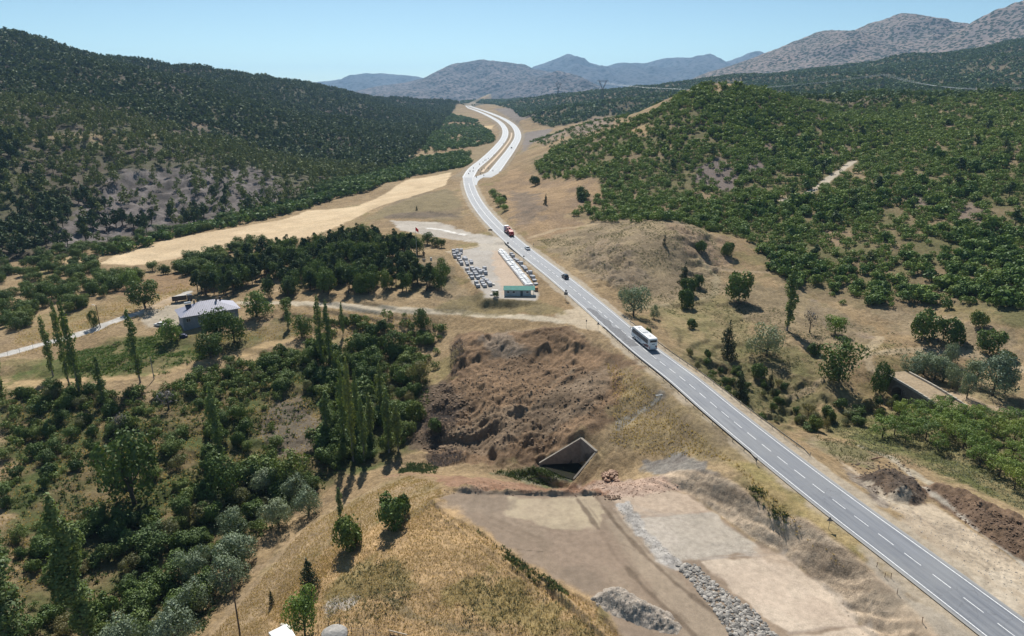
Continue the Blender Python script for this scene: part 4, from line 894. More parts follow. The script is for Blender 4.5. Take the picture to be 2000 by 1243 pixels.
PROTO.update(pine=proto('pine', 'pine', BARK, 6), grovepine=proto('grovepine', 'pine', BARK, 6, 1800, .025), scrub=proto('scrub', 'scrub', BARK, 6), broad=proto('broad', 'broad', BARK, 6, 3200, .026),
             willow=proto('willow', 'willow', BARK, 5, 4500, .021), poplar=proto('poplar', 'poplar', PALEBARK, 5, 2000, .0125), tallpoplar=proto('poplar', 'poplar', PALEBARK, 3, 8000, .0078), orchard=proto('orchard', 'orchard', BARK, 6, 2400, .025), juniper=proto('juniper', 'juniper', BARK, 4, 2600, .019),
             twig=proto('twig', 'twig', BARK, 2), bright=proto('broad', 'orchard', BARK, 3, 3200, .026), bush=proto('scrub', 'broad', BARK, 6, 2600, .046), greywillow=proto('willow', 'weed', BARK, 3, 2600, .028))
def thing(name, label, cat, loc=(0, 0, 0), rz=0, group=None, scale=None):
    o = bpy.data.objects.new(name, None); COL.objects.link(o); o.location = loc; o.rotation_euler = (0, 0, rz); o.empty_display_size = .5
    if scale: o.scale = scale
    o['label'] = label; o['category'] = cat
    if group: o['group'] = group
    return o
def part(name, me, parent):
    o = bpy.data.objects.new(name, me); COL.objects.link(o); o.parent = parent; return o
TREES = []      # footprint list
def tree(kind, name, label, cat, x, y, H, W=None, group=None, z=None, var=None):
    if z is None: z = float(height(x, y))
    v = PROTO[kind][(var if var is not None else random.randrange(99)) % len(PROTO[kind])]
    unit = dict(pine=.42, grovepine=.46, scrub=1.2, broad=.9, willow=1.02, poplar=.17, tallpoplar=.17, orchard=.9, juniper=.6, twig=.75, bright=.9, bush=1.2, greywillow=1.02)[kind]
    s = (W/unit) if W else H
    t = thing(name, label, cat, (x, y, z-.05), random.uniform(0, 6.28), group, (s*random.uniform(.95, 1.05), s*random.uniform(.95, 1.05), H))
    part('crown', v[0], t); part('trunk', v[1], t); TREES.append((x, y, max(s*unit/2, .5))); return t
def at_px(kind, name, label, cat, u, v, hpx, wpx=None, group=None, var=None):
    x, y, z = hit(u, v); dep = math.atan2(CH-z, math.hypot(x, y))
    H = hpx*depth_of(x, y, z)/F/max(.5, cos(dep)); W = wpx*depth_of(x, y, z)/F if wpx else None
    return tree(kind, name, label, cat, x, y, H, W, group, z, var)

# --- scatter helpers
def scatter(poly, sp, dens=1.0, clump=0.0, csize=30, seed=0, jitter=1.5, holes=()):
    P = np.array(poly); x0, y0 = P.min(0); x1, y1 = P.max(0); r = np.random.default_rng(seed)
    gx, gy = np.meshgrid(np.arange(x0, x1, sp), np.arange(y0, y1, sp)); gx = gx.ravel()+(r.random(gx.size)-.5)*sp*jitter; gy = gy.ravel()+(r.random(gy.size)-.5)*sp*jitter
    gy = np.maximum(gy, 44)
    ok = dist_poly(gx, gy, poly) < 0; gx, gy = gx[ok], gy[ok]
    pr = dens+clump*fbm(gx, gy, csize, 3, seed+900); ok = r.random(len(gx)) < pr; gx, gy = gx[ok], gy[ok]
    ok = np.abs(gx-Xmain(gy)) > Wmain(gy)+3
    for h in holes:
        if len(h[0]) == 3 or (isinstance(h, tuple) and isinstance(h[1], (int, float))): ok &= dist_line(gx, gy, h[0]) > h[1]
        else: ok &= dist_poly(gx, gy, h) > 0
    return gx[ok], gy[ok]
def merged(name, kind, leaf, pts, Hs, Ws, nl, lsize, mats, seed=0, nvar=8, tri=True, zoff=-.05):
    """many small trees joined into one object of kind stuff (those past the nearest few hundred)"""
    x, y = pts; z = height(x, y)+zoff; r = np.random.default_rng(seed); out, tn = [], []
    PR = []
    for v in range(nvar):
        cs, rs, th, tr = shape(kind, v); PR.append(leaves(cs, rs, nl, lsize, v+70, tri=tri))
    var = r.integers(0, nvar, len(x)); a = r.random(len(x))*2*pi; tree_t = r.random(len(x))
    for v in range(nvar):
        i = np.nonzero(var == v)[0]
        if not len(i): continue
        V, k, tone = PR[v]; ca, sa = np.cos(a[i])[:, None], np.sin(a[i])[:, None]
        X = (V[None, :, 0]*ca-V[None, :, 1]*sa)*Ws[i, None]+x[i, None]; Y = (V[None, :, 0]*sa+V[None, :, 1]*ca)*Ws[i, None]+y[i, None]; Z = V[None, :, 2]*Hs[i, None]+z[i, None]
        out.append(np.stack([X, Y, Z], 2).reshape(-1, 3)); tn.append(np.clip(.38*tone[None]+.75*tree_t[i, None]-.05, 0, 1).ravel())
    o = bpy.data.objects.new(name, raw_mesh(name, np.concatenate(out), PR[0][1], np.concatenate(tn), mats)); COL.objects.link(o); o['kind'] = 'stuff'; return o
def nearest_split(x, y, H, n):
    z = height(x, y); vis = seen(x, y, z, 2.0); size = H/depth_of(x, y, z)*vis
    order = np.argsort(-size); return order[:n], order[n:]

# --- left hill pine forest
def area(px): return hits(px)
path1 = hits([(70,270),(230,270),(330,270),(400,246)])
cl = [hits(q) for q in ([(190,266),(240,262),(240,272),(190,274)], [(300,250),(330,252),(320,262)])]
x, y = scatter(LHW[:1]+[(-1000,330)]+LHW[1:], 6.9, .86, .42, 28, 21)
ok = (np.abs(x/y) < .95) & (y < 2700); x, y = x[ok], y[ok]
scree = hits([(90,470),(150,400),(230,335),(330,330),(520,330),(560,395),(400,435),(280,455),(110,500)])
near_scree = dist_poly(x, y, scree); r = np.random.default_rng(5)
ok = (r.random(len(x)) < np.where(near_scree < -4, .40, np.where(near_scree < 25, .85, 1))) & (dist_line(x, y, path1) > 5)
x, y = x[ok], y[ok]; z = height(x, y)
far_keep = (y < 1500) | (r.random(len(x)) < .7); x, y = x[far_keep], y[far_keep]
H = r.uniform(7.5, 12, len(x))*(.85+.3*vnoise(x/80, y/80, 3))
I, J = nearest_split(x, y, H, 140)
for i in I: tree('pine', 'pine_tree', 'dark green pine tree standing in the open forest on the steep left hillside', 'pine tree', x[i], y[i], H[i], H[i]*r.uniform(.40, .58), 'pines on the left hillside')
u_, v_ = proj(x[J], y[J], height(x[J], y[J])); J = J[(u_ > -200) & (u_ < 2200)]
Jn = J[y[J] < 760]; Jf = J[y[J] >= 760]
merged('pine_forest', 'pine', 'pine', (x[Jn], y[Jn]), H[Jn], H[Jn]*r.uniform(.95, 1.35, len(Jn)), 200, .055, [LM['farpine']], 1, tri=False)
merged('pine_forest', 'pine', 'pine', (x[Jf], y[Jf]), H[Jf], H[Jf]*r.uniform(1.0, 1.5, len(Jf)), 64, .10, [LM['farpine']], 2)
# --- scrub hill on the right
bare = [hits(q) for q in ([(1380,168),(1440,166),(1430,186),(1385,188)], [(1222,262),(1265,242),(1270,258),(1235,276)], [(1478,280),(1515,275),(1540,300),(1500,308)], [(1355,330),(1400,310),(1445,335),(1440,372),(1370,372)], [(1460,300),(1490,305),(1505,335),(1450,340)],
        [(1862,395),(1920,400),(1935,450),(1880,440)], [(1640,320),(1700,330),(1700,350),(1650,345)], [(1620,285),(1690,285),(1690,300),(1630,300)], [(1360,375),(1400,370),(1400,400),(1365,398)], [(1600,450),(1660,450),(1650,480),(1610,480)])]
trk = hits([(1530,392),(1575,380),(1610,357),(1640,335),(1668,315)])
SCR = hits([(1045,325),(1090,290),(1200,255),(1300,205),(1360,172),(1440,168),(1600,205),(1750,192),(1900,188),(2000,185),(2300,178),(2400,520),(2100,640),(1985,605),(1905,600),(1600,590),(1520,545),(1480,480),(1410,455),(1300,432),(1110,420),(1170,385),(1180,365),(1160,350),(1060,350)])
x, y = scatter(SCR, 3.7, .84, .62, 17, 31)
hb_ = np.min([dist_poly(x, y, q) for q in bare], 0); ok = (hb_ > -2.5) | (r.random(len(x)) < .25); x, y = x[ok], y[ok]
ok = (dist_line(x, y, trk) > 3.2) & (dist_line(x, y+3.5, trk) > 2.5); x, y = x[ok], y[ok]
u_, v_ = proj(x, y, height(x, y)); ok = (u_ < 2180) & ~((u_ > 1700) & (v_ < 500) & (r.random(len(x)) < .18)); x, y = x[ok], y[ok]
H = r.uniform(1.9, 4.3, len(x))*(.8+.5*vnoise(x/40, y/40, 8))
big = (r.random(len(x)) < .07) & (x > 130); H = np.where(big, H*1.5, H)
I, J = nearest_split(x, y, H, 300)
for i in I: tree('scrub', 'oak_bush', 'rounded green oak bush among many on the lower edge of the right-hand scrub hill', 'bush', x[i], y[i], H[i], H[i]*r.uniform(1.05, 1.5), 'oak bushes on the scrub hill')
Jn = J[y[J] < 480]; Jf = J[y[J] >= 480]
merged('oak_scrub', 'scrub', 'scrub', (x[Jn], y[Jn]), H[Jn], H[Jn]*r.uniform(.95, 1.3, len(Jn)), 300, .082, [LM['scrub']], 3, tri=False)
merged('oak_scrub', 'scrub', 'scrub', (x[Jf], y[Jf]), H[Jf], H[Jf]*r.uniform(.95, 1.3, len(Jf)), 150, .12, [LM['scrub']], 4)
x, y = scatter(SCR, 24, .55, .3, 60, 33, holes=bare); ok = (x > 100); x, y = x[ok], y[ok]
H = r.uniform(5.5, 8.5, len(x)); I, J = nearest_split(x, y, H, 28)
for i in I: tree('pine', 'pine_tree', 'dark pine tree rising above the oak bushes on the scrub hill', 'pine tree', x[i], y[i], H[i], H[i]*.55, 'pines on the scrub hill')
# open scrub lower right of the hill and around the paths
# --- long forested slope behind
x, y = scatter(FARS, 10.5, .86, .25, 120, 41); u_, v_ = proj(x, y, height(x, y)); ok = (u_ > 900) & (u_ < 2150) & (y > 700) & seen(x, y, height(x, y), 9); x, y = x[ok], y[ok]
H = r.uniform(5, 9, len(x)); mh = y < 1300
merged('far_forest', 'scrub', 'far', (x[mh], y[mh]), H[mh], H[mh]*r.uniform(.8, 1.2, mh.sum()), 46, .17, [LM['far']], 5)
merged('far_forest', 'scrub', 'far', (x[~mh], y[~mh]), H[~mh], H[~mh]*r.uniform(.9, 1.3, (~mh).sum()), 22, .26, [LM['far']], 6)
# knoll beside it with sparse dark bushes
x, y = scatter(hits([(1030,280),(1100,255),(1200,228),(1240,250),(1180,270),(1090,290)]), 8, .5, .3, 20, 42); H = r.uniform(2.5, 4, len(x))
merged('oak_scrub', 'scrub', 'scrub', (x, y), H, H*1.1, 60, .15, [LM['scrub']], 7)
# --- valley woodland left of the highway (seen from afar)
for k, (q, dn) in enumerate((([(170,503),(300,470),(400,438),(560,400),(700,350),(790,316),(900,298),(925,316),(880,332),(800,347),(720,374),(640,394),(560,420),(470,440),(380,458),(300,478),(220,498)], 1.3), ([(780,235),(860,215),(930,235),(960,262),(970,275),(900,292),(830,300),(800,285),(850,262),(780,255)], .72), ([(690,350),(760,330),(800,318),(770,290),(700,300),(640,330)], .8))):
    x, y = scatter(hits(q), 6.2 if k else 5.0, dn, .6, 45, 43+k, holes=[hits(WHEAT)]); H = r.uniform(3.5, 6.5, len(x))
    merged('valley_woodland', 'scrub', 'scrub', (x, y), H, H*1.1, 90, .14, [LM['scrub']], 8+k)
# --- hedgerow trees along the wheat field and in the left valley floor: individuals
hedge = [([(905,300),(925,302),(880,330),(800,345),(720,372),(640,392),(560,418),(470,438),(380,456),(300,476),(240,492),(180,505),(90,520),(60,505),(200,478),(400,440),(560,402),(700,352),(790,318)], 6.0, .95),
         ([(0,520),(90,515),(170,512),(195,520),(180,545),(340,525),(430,505),(440,520),(360,540),(300,535),(200,585),(60,640),(0,650)], 6.0, .85),
         ([(340,520),(420,492),(500,462),(540,470),(460,510),(400,540),(360,560)], 5.5, .8)]
xs, ys = [], []
for k, (q, spc, dn) in enumerate(hedge):
    a_, b_ = scatter(hits(q), spc, dn, .25, 25, 50+k); xs.append(a_); ys.append(b_)
x = np.concatenate(xs); y = np.concatenate(ys)
wfp = hits(WHEAT); ok = dist_poly(x, y, wfp) > -1; x, y = x[ok], y[ok]
H = r.uniform(4, 7, len(x)); I, J = nearest_split(x, y, H, 290)
for i in I: tree('broad', 'hedgerow_tree', 'bushy dark green tree in the thick hedgerow beside the golden wheat field', 'tree', x[i], y[i], H[i], H[i]*r.uniform(.85, 1.2), 'hedgerow trees by the wheat field')
if len(J): merged('hedgerow', 'broad', 'broad', (x[J], y[J]), H[J], H[J]*1.0, 120, .09, [LM['broad']], 11)
# --- the grove on the knoll: individual pines
GROVE = hits([(365,585),(400,564),(470,516),(530,494),(600,493),(690,468),(760,474),(815,490),(870,545),(860,575),(700,578),(600,580),(540,585),(470,580)])
x, y = scatter(GROVE, 4.7, 1.0, .1, 20, 60, holes=[hits([(790,500),(860,500),(875,530),(820,545)]), hits([(455,572),(560,545),(575,560),(500,585)])])
ok = dist_line(x, y, hits([(465,592),(560,592),(620,594),(700,600),(800,606)])) > 5.0; x, y = x[ok], y[ok]
for i in range(len(x)):
    H = r.uniform(7.5, 10.8)
    kind = 'grovepine' if r.random() < .68 else 'broad'
    tree(kind, 'pine_tree' if kind == 'grovepine' else 'grove_tree', 'slender dark pine tree in the planted grove between house and stone yard' if kind == 'grovepine' else 'round leafy tree mixed into the pine grove on the knoll', 'pine tree' if kind == 'grovepine' else 'tree', x[i], y[i], H, H*r.uniform(.42, .6) if kind == 'grovepine' else H*.7, 'pines of the planted grove' if kind == 'grovepine' else 'leafy trees of the grove')
for i, (u, v, h) in enumerate([(835,478,26),(850,482,22),(862,484,20)]): at_px('broad', 'grove_tree', 'small dark round tree in the row behind the flagpole knoll', 'tree', u, v, h, h*1.0, 'small trees behind the knoll')
# --- poplars
for u, v, h, w_, lab in [(104,735,118,19,'slim poplar tree with its shadow on the dry path, left of the tall pair'), (135,752,162,20,'pale poplar tree, shorter one of the tall pair by the track'), (157,776,190,24,'tallest pale poplar tree of the pair by the village track'),
        (203,790,96,20,'thin feathery poplar tree below the dry grass path'), (274,748,140,24,'lone slim poplar tree on the dry grass path below the house'), (4,772,165,30,'dense dark poplar tree at the edge of the photo above the terrace'),
        (628,705,122,22,'dense poplar tree left of the close pair below the gravel road'), (645,708,118,20,'dense poplar tree right of the close pair below the gravel road'), (563,642,48,14,'small light poplar tree near the gravel road behind the house'), (670,655,64,9,'thin young poplar tree just below the gravel road'),
        (432,912,156,30,'bright poplar tree with bare pale trunk on the lower slope'), (690,902,190,24,'tallest poplar tree of the ravine clump'), (675,880,165,19,'slim poplar tree close beside the tallest one in the ravine'), (640,858,90,30,'poplar tree on a long bare trunk left of the ravine clump'),
        (726,865,92,22,'poplar tree between the ravine clump and the dug slope'), (760,884,118,26,'bushy poplar tree nearest the dug soil in the ravine'), (745,800,90,20,'poplar tree half hidden in the ravine above the clump'), (778,880,90,22,'low poplar tree on the edge of the dug slope'),
        (172,1262,262,72,'large dark poplar tree rising from the bottom of the photo'), (28,1300,285,90,'broad dark poplar tree in the bottom corner of the photo'), (665,1012,56,16,'little poplar tree standing alone on the dry bank'),
        (1537,646,128,28,'lone dark poplar tree with bare foot on the pasture beneath the scrub hill'), (712,905,125,22,'poplar tree in front of the ravine clump with leafy base'), (700,850,120,18,'poplar tree behind the tallest one in the ravine')]:
    at_px('tallpoplar' if h > 200 else 'poplar', 'poplar_tree', lab, 'poplar', u, v, h, w_)
# --- willows
for u, v, h, w_, lab in [(580,975,52,58,'silver green willow at the upper end of the stream row'), (603,1005,58,58,'silver green willow with round head by the dry bank'), (545,1030,62,72,'broad silver willow in the middle of the stream row'), (453,1045,58,58,'grey green willow behind the broadest silver willow'),
        (463,1105,66,84,'broadest pale silver willow on the stream bank'), (386,1135,62,62,'grey willow on the shaded side of the stream'), (446,1150,66,82,'yellowish green willow leaning over the stream shadow'), (384,1195,66,66,'silver willow between the bare pole and the dark trees'), (347,1262,84,96,'large silver willow near the bottom of the photo'),
        (233,1290,76,90,'pale silver willow cut by the bottom of the photo'), (520,960,50,60,'dull green willow at the foot of the terraces')]:
    at_px('willow', 'willow_tree', lab, 'willow', u, v, h, w_)
for u, v, h, w_, lab in [(1780,736,36,42,'silver willow nearest the bridge end in the clump'), (1803,732,38,46,'silver willow at the back of the bridge clump'), (1825,742,44,44,'silver willow in the middle of the bridge clump'), (1857,708,32,30,'small round willow standing behind the bridge clump'), (1860,760,40,30,'grey willow beside the far parapet of the bridge'),
        (1888,778,46,30,'small willow standing free in front of the bridge clump'), (1905,754,46,50,'green willow between the two parts of the clump'), (1938,772,72,70,'largest silver willow of the bridge clump'), (1842,745,40,42,'grey willow low in the bridge clump'), (1962,770,44,34,'willow on the outer end of the bridge clump'),
        (1497,695,58,62,'silvery willow bush on the slope below the lone poplar'), (1237,617,50,52,'light green willow beside the highway with round shadow'), (1277,622,26,18,'small grey willow bush near the highway willow')]:
    at_px('willow', 'willow_tree', lab, 'willow', u, v, h*1.25, w_*1.1)
# --- single trees and bushes right of the highway
for kind, u, v, h, w_, nm, lab, cat in [('bush',1443,588,56,54,'round_bush','round dark bush alone on the pasture left of the lone poplar','bush'), ('juniper',1420,700,74,42,'juniper_tree','dark cone shaped juniper on the slope beside the silvery willow bush','juniper'), ('juniper',1444,782,56,36,'juniper_tree','brownish cone shaped juniper close above the guardrail','juniper'),
        ('juniper',1504,764,40,20,'juniper_tree','small slender juniper between willow bush and dirt path','juniper'), ('twig',1581,650,48,30,'bare_tree','grey leafless tree between lone poplar and small green tree','tree'), ('bright',1631,652,40,42,'small_tree','small bright green tree right of the grey leafless tree','tree'),
        ('broad',1637,745,88,78,'large_tree','big dark round tree above the path to the old bridge','tree'), ('bush',1590,690,24,28,'round_bush','low dark bush left of the big round tree','bush'), ('broad',1717,768,72,40,'ivy_tree','dark ivy covered tree at the near end of the old bridge','tree'),
        ('bush',1480,738,32,34,'round_bush','yellow green bush between the two junipers','bush'), ('bush',1800,664,58,58,'round_bush','big dark bush beneath the scrub hill, left of a pair','bush'), ('bush',1856,666,50,52,'round_bush','big dark bush beneath the scrub hill, right of a pair','bush'), ('bush',1911,640,36,32,'round_bush','dark bush on the steep path below the scrub','bush'),
        ('bush',1932,690,46,48,'round_bush','dark round bush beside the dirt road near the edge of the photo','bush'), ('bush',1966,706,24,28,'round_bush','small dark bush just below the dirt road','bush'), ('juniper',1337,556,44,28,'juniper_tree','dark juniper at the top of a group on the cut knoll','juniper'), ('bush',1345,575,36,34,'round_bush','dark bush in the group on the cut knoll','bush'),
        ('bush',1365,560,26,26,'round_bush','greyish bush at the edge of the group on the cut knoll','bush'), ('bush',1340,600,40,34,'round_bush','dark bush at the foot of the group on the cut knoll','bush'), ('juniper',1298,478,22,10,'juniper_tree','tiny dark juniper on the flat top of the cut knoll','juniper'),
        ('bush',1370,492,26,24,'round_bush','dark bush on the reddish bank below the scrub','bush'), ('bush',1420,500,30,26,'round_bush','bush beside the track above the pasture','bush'), ('bush',1350,640,20,24,'round_bush','small bush on the green terrace near the highway','bush'), ('bush',1263,668,30,18,'round_bush','narrow dark bush behind the coach','bush'),
        ('bush',1136,388,26,22,'round_bush','upper of two dark bushes on the tan slope by the bend','bush'), ('bush',1138,392,20,26,'round_bush','lower of two dark bushes on the tan slope by the bend','bush'), ('juniper',1066,400,22,10,'juniper_tree','tiny dark juniper alone on the tan slope above the bend','juniper'), ('bush',1046,362,20,22,'round_bush','dark bush on the slope above the road works','bush')]:
    at_px(kind, nm, lab, cat, u, v, h, w_)
# --- foreground bushes
for kind, u, v, h, w_, nm, lab, cat in [('bush',677,1072,66,66,'round_bush','larger dark bush alone on the dry grass rise','bush'), ('bush',768,1028,58,66,'round_bush','dark bush beside the excavated platform','bush'), ('bush',790,1005,44,30,'round_bush','narrow upright bush behind the platform side bush','bush'), ('juniper',606,1160,64,48,'round_bush','upright dark bush on the lower dry slope','bush'),
        ('bright',596,1243,86,66,'small_tree','bright green small tree above the white sheet at the bottom','tree'), ('juniper',531,1182,28,14,'round_bush','tiny green shrub on the dry slope near the wooden pole','bush'), ('broad',263,985,150,120,'large_tree','big spreading dark tree on the lower terraces','tree'),
        ('broad',440,975,96,80,'large_tree','dark tree under the bright poplar with the bare trunk','tree'), ('broad',570,955,74,72,'large_tree','dark tree at the top of the stream willows','tree'),
        ('bright',335,668,52,50,'small_tree','small tree left of the farmhouse corner','tree'), ('broad',424,672,74,58,'large_tree','leafy tree in front of the farmhouse wall','tree'), ('broad',458,668,64,52,'large_tree','leafy tree at the end of the farmhouse front','tree'), ('broad',412,700,52,52,'round_bush','dark bush below the trees of the farmhouse front','bush'),
        ('bright',502,618,58,56,'small_tree','small round tree right of the farmhouse','tree'), ('broad',284,603,60,58,'large_tree','round tree beside the white village track','tree'), ('bright',258,563,40,42,'small_tree','round tree on the meadow behind the track','tree'), ('broad',184,640,40,20,'small_tree','narrow tree under the street lamp','tree'),
        ('broad',590,660,50,44,'large_tree','dark tree right of the dry grass path below the gravel road','tree'), ('broad',700,690,44,46,'large_tree','dark tree above the ravine poplars','tree'), ('broad',770,690,52,50,'large_tree','dark tree on the ravine edge beneath the gravel road','tree'), ('broad',822,640,44,36,'large_tree','dark tree just below the gravel road near the dug slope','tree'),
        ('greywillow',820,745,46,44,'round_bush','grey green bush at the edge of the dug soil','bush'), ('bush',812,820,40,40,'round_bush','green bush growing over the dug slope edge','bush'), ('bush',848,840,26,30,'round_bush','low green bush overhanging the dug soil','bush'), ('twig',330,800,42,40,'bare_tree','grey leafless tree on the terraces','tree'), ('twig',235,845,38,34,'bare_tree','grey bare tree near the big spreading tree','tree'),
        ('broad',560,610,30,26,'small_tree','little tree by the gravel road bend','tree'), ('bush',985,395,16,14,'round_bush','tiny bush beside the ditch of the highway bend','bush'), ('juniper',814,411,10,6,'juniper_tree','tiny dark conifer alone on the rise above the lay-by','juniper'), ('bush',1043,582,0.1,0.1,'x','x','x')]:
    if nm != 'x': at_px(kind, nm, lab, cat, u, v, h, w_)
for u, v, h in [(960,378),(966,392),(972,384),(978,400),(983,410),(990,418)] and [(962,384,16),(970,392,18),(978,402,18),(986,412,14)]:
    at_px('bright', 'ditch_bush', 'green bush in the ditch beside the highway bend', 'bush', u, v, h, h*1.3, 'bushes in the highway ditch')
# --- bushes of the lower left slope and ravine: individuals
xs, ys = [], []
SLOPE = [([(640,624),(740,622),(830,626),(880,650),(850,720),(815,690),(760,662),(640,648)], 3.8, .6), ([(0,775),(150,762),(300,766),(430,718),(560,688),(610,700),(570,735),(440,765),(300,795),(150,798),(0,808)], 3.2, .95), ([(0,780),(150,765),(300,765),(430,715),(560,690),(620,720),(560,770),(520,800),(430,800),(330,790),(200,810),(60,850),(0,850)], 3.9, .78), ([(600,690),(700,660),(820,690),(840,760),(800,850),(760,900),(640,930),(620,860),(640,800),(600,760)], 3.7, .92),
         ([(130,1010),(280,1000),(400,970),(500,940),(640,920),(640,945),(560,990),(500,1060),(430,1120),(400,1200),(380,1260),(180,1260),(210,1120)], 3.7, .95), ([(200,810),(330,790),(430,800),(520,800),(560,900),(480,960),(330,990),(250,900)], 4.2, .58), ([(640,650),(800,630),(860,650),(840,760),(800,700),(700,690)], 4.2, .6), ([(0,850),(120,830),(260,820),(260,880),(180,900),(60,980),(0,1000)], 3.9, .85), ([(0,1040),(140,1010),(200,1120),(180,1260),(0,1260)], 3.8, .9)]
lane = hits([(-60,760),(30,750),(150,742),(260,735),(400,705),(500,682),(565,662)])
for k, (q, spc, dn) in enumerate(SLOPE):
    a_, b_ = scatter(hits(q), spc, dn, .3, 14, 70+k); xs.append(a_); ys.append(b_)
x = np.concatenate(xs); y = np.concatenate(ys); ok = dist_line(x, y, lane) > 3.2; x, y = x[ok], y[ok]
H = r.uniform(2.2, 6.2, len(x))*(.7+.5*vnoise(x/12, y/12, 5)); sm_ = dist_poly(x, y, hits([(130,1000),(280,990),(500,930),(600,860),(600,690),(820,690),(840,860),(640,960),(400,1260),(150,1260)])) > 0; H = np.where(sm_, H*.74, H); I, J = nearest_split(x, y, H, 300); print('ravine', len(x), len(J)); merged('bush_thicket', 'scrub', 'broad', (x[J], y[J]), H[J]*.9, H[J]*.95, 420, .07, [LM['broad']], 12, tri=False) if len(J) else None
for i in I:
    if r.random() < .16: tree('greywillow', 'ravine_bush', 'grey green bush tangled in the shady ravine below the house', 'bush', x[i], y[i], H[i]*.9, H[i]*.95, 'grey bushes of the ravine')
    else: tree('bush' if r.random() < .6 else 'broad', 'ravine_bush', 'dark green bush crowding the shady ravine and terraces', 'bush', x[i], y[i], H[i], H[i]*r.uniform(.9, 1.3), 'dark bushes of the ravine')
# --- orchard in rows
ORCH = hits([(1690,835),(1760,812),(1900,806),(2100,830),(2250,990),(2060,985),(1960,950),(1880,905),(1800,880),(1740,868)])
x, y = scatter(ORCH, 4.5, .95, 0, 20, 80, jitter=.4)
for i in range(len(x)):
    u_, v_ = proj(x[i], y[i], -9)
    if u_ > 2080: continue
    H = r.uniform(4.2, 5.8); tree('orchard', 'orchard_tree', 'open crowned fruit tree standing in the green orchard by the highway', 'fruit tree', x[i], y[i], H, H*r.uniform(.85, 1.1), 'fruit trees of the orchard')
xs, ys = scatter(hits([(1540,800),(1600,775),(1690,790),(1740,790),(1800,800),(1760,815),(1660,835),(1600,850)]), 3.4, .85, .3, 12, 81)
for i in range(len(xs)): tree('greywillow' if i % 2 else 'bush', 'stream_bush', 'low grey green bush along the stream between bridge and highway', 'bush', xs[i], ys[i], r.uniform(1.8, 4.2), r.uniform(2, 4.2), 'bushes along the stream')
xs, ys = scatter(hits([(1320,700),(1350,685),(1450,720),(1540,760),(1560,800),(1480,818),(1400,770)]), 3.6, .62, .4, 12, 82)
for i in range(len(xs)): tree('greywillow' if i % 3 == 0 else 'bush', 'verge_bush', 'low bush on the slope just outside the highway guardrail', 'bush', xs[i], ys[i], r.uniform(1.3, 2.6), r.uniform(1.6, 2.8), 'bushes outside the guardrail')
AVOID = [(hits([(-40,708),(20,690),(100,668),(150,655),(210,632),(260,615),(320,592),(365,572)]), 2.6), (hits([(465,592),(560,592),(620,594),(700,600),(800,606),(900,610),(1000,618),(1080,626),(1160,634)]), 2.4), (lane, 1.2), (hits([(290,635),(340,630),(380,600)]), 4)]
# --- undergrowth, weeds and dry grass (nobody could count these)
def tufts(name, polys, sp, Hr, leaf, seed, nb=4, width=.10, spread=.35, dens=.8, clump=.4, csize=4, holes=()):
    xs, ys = [], []
    for k, q in enumerate(polys):
        a_, b_ = scatter(q if isinstance(q[0][0], float) and len(q[0]) == 2 and q is not None and max(abs(c) for p in q for c in p) < 399 and False else hits(q), sp, dens, clump, csize, seed+k); xs.append(a_); ys.append(b_)
    x = np.concatenate(xs); y = np.concatenate(ys)
    dpl = dist_poly(x, y, PLAT); ok = dpl > .3; x, y = x[ok], y[ok]
    for L_, w_ in AVOID: k_ = dist_line(x, y, L_) > w_; x, y = x[k_], y[k_]
    z = height(x, y); rr = np.random.default_rng(seed); n = len(x)
    V = np.empty((n, nb, 3, 3)); tone0 = rr.random(n)
    for b in range(nb):
        a = rr.random(n)*2*pi; Hh = rr.uniform(*Hr, n); sx, sy = np.cos(a), np.sin(a); off = spread*rr.random(n)
        bx, by = x+sx*off*.6, y+sy*off*.6; w2 = width*rr.uniform(.6, 1.4, n)
        V[:, b, 0] = np.stack([bx-sy*w2, by+sx*w2, z-.03], 1); V[:, b, 1] = np.stack([bx+sy*w2, by-sx*w2, z-.03], 1); V[:, b, 2] = np.stack([bx+sx*Hh*spread*1.4, by+sy*Hh*spread*1.4, z+Hh], 1)
    tone = np.repeat(np.clip(.7*tone0[:, None]+.3*rr.random((n, nb)), 0, 1).ravel(), 3)
    o = bpy.data.objects.new(name, raw_mesh(name, V.reshape(-1, 3), 3, tone, [LM[leaf]])); COL.objects.link(o); o['kind'] = 'stuff'; return o
tufts('dry_grass', [[(870,985),(930,1030),(1010,1090),(1090,1140),(1160,1185),(1230,1260),(900,1290),(600,1290),(520,1200),(600,1110),(700,1040),(790,975),(860,955)], [(400,1260),(520,1120),(600,1030),(800,930),(860,945),(700,1040),(540,1260)]], .30, (.12,.38), 'straw', 501, nb=4, width=.045)
tufts('dry_grass', [[(1480,905),(1600,1000),(1720,1095),(1720,1120),(1640,1110),(1500,990),(1420,900)], [(1180,700),(1300,780),(1480,905),(1420,900),(1280,890),(1190,870),(1200,780)]], .55, (.2,.55), 'straw', 511, nb=4, width=.08)
tufts('dry_grass', [[(0,780),(300,770),(560,690),(640,700),(620,860),(480,1000),(300,1010),(200,1000),(0,1240)], [(330,655),(480,650),(620,600),(800,612),(800,655),(560,660),(400,705)], [(30,700),(330,600),(400,545),(200,600),(30,650)]], .8, (.15,.5), 'straw', 521, nb=5, width=.09, dens=.5, clump=.6)
tufts('weeds', [[(1455,945),(1500,960),(1560,1030),(1560,1055),(1530,1045),(1480,985)], [(910,1015),(935,1025),(1040,1105),(1120,1150),(1100,1160),(1000,1105)], [(960,922),(1050,915),(1130,918),(1110,935),(1000,935)], [(780,905),(860,905),(850,925),(780,930)]], .34, (.12,.45), 'under', 531, nb=10, width=.11, spread=.75, dens=.6, clump=.6)
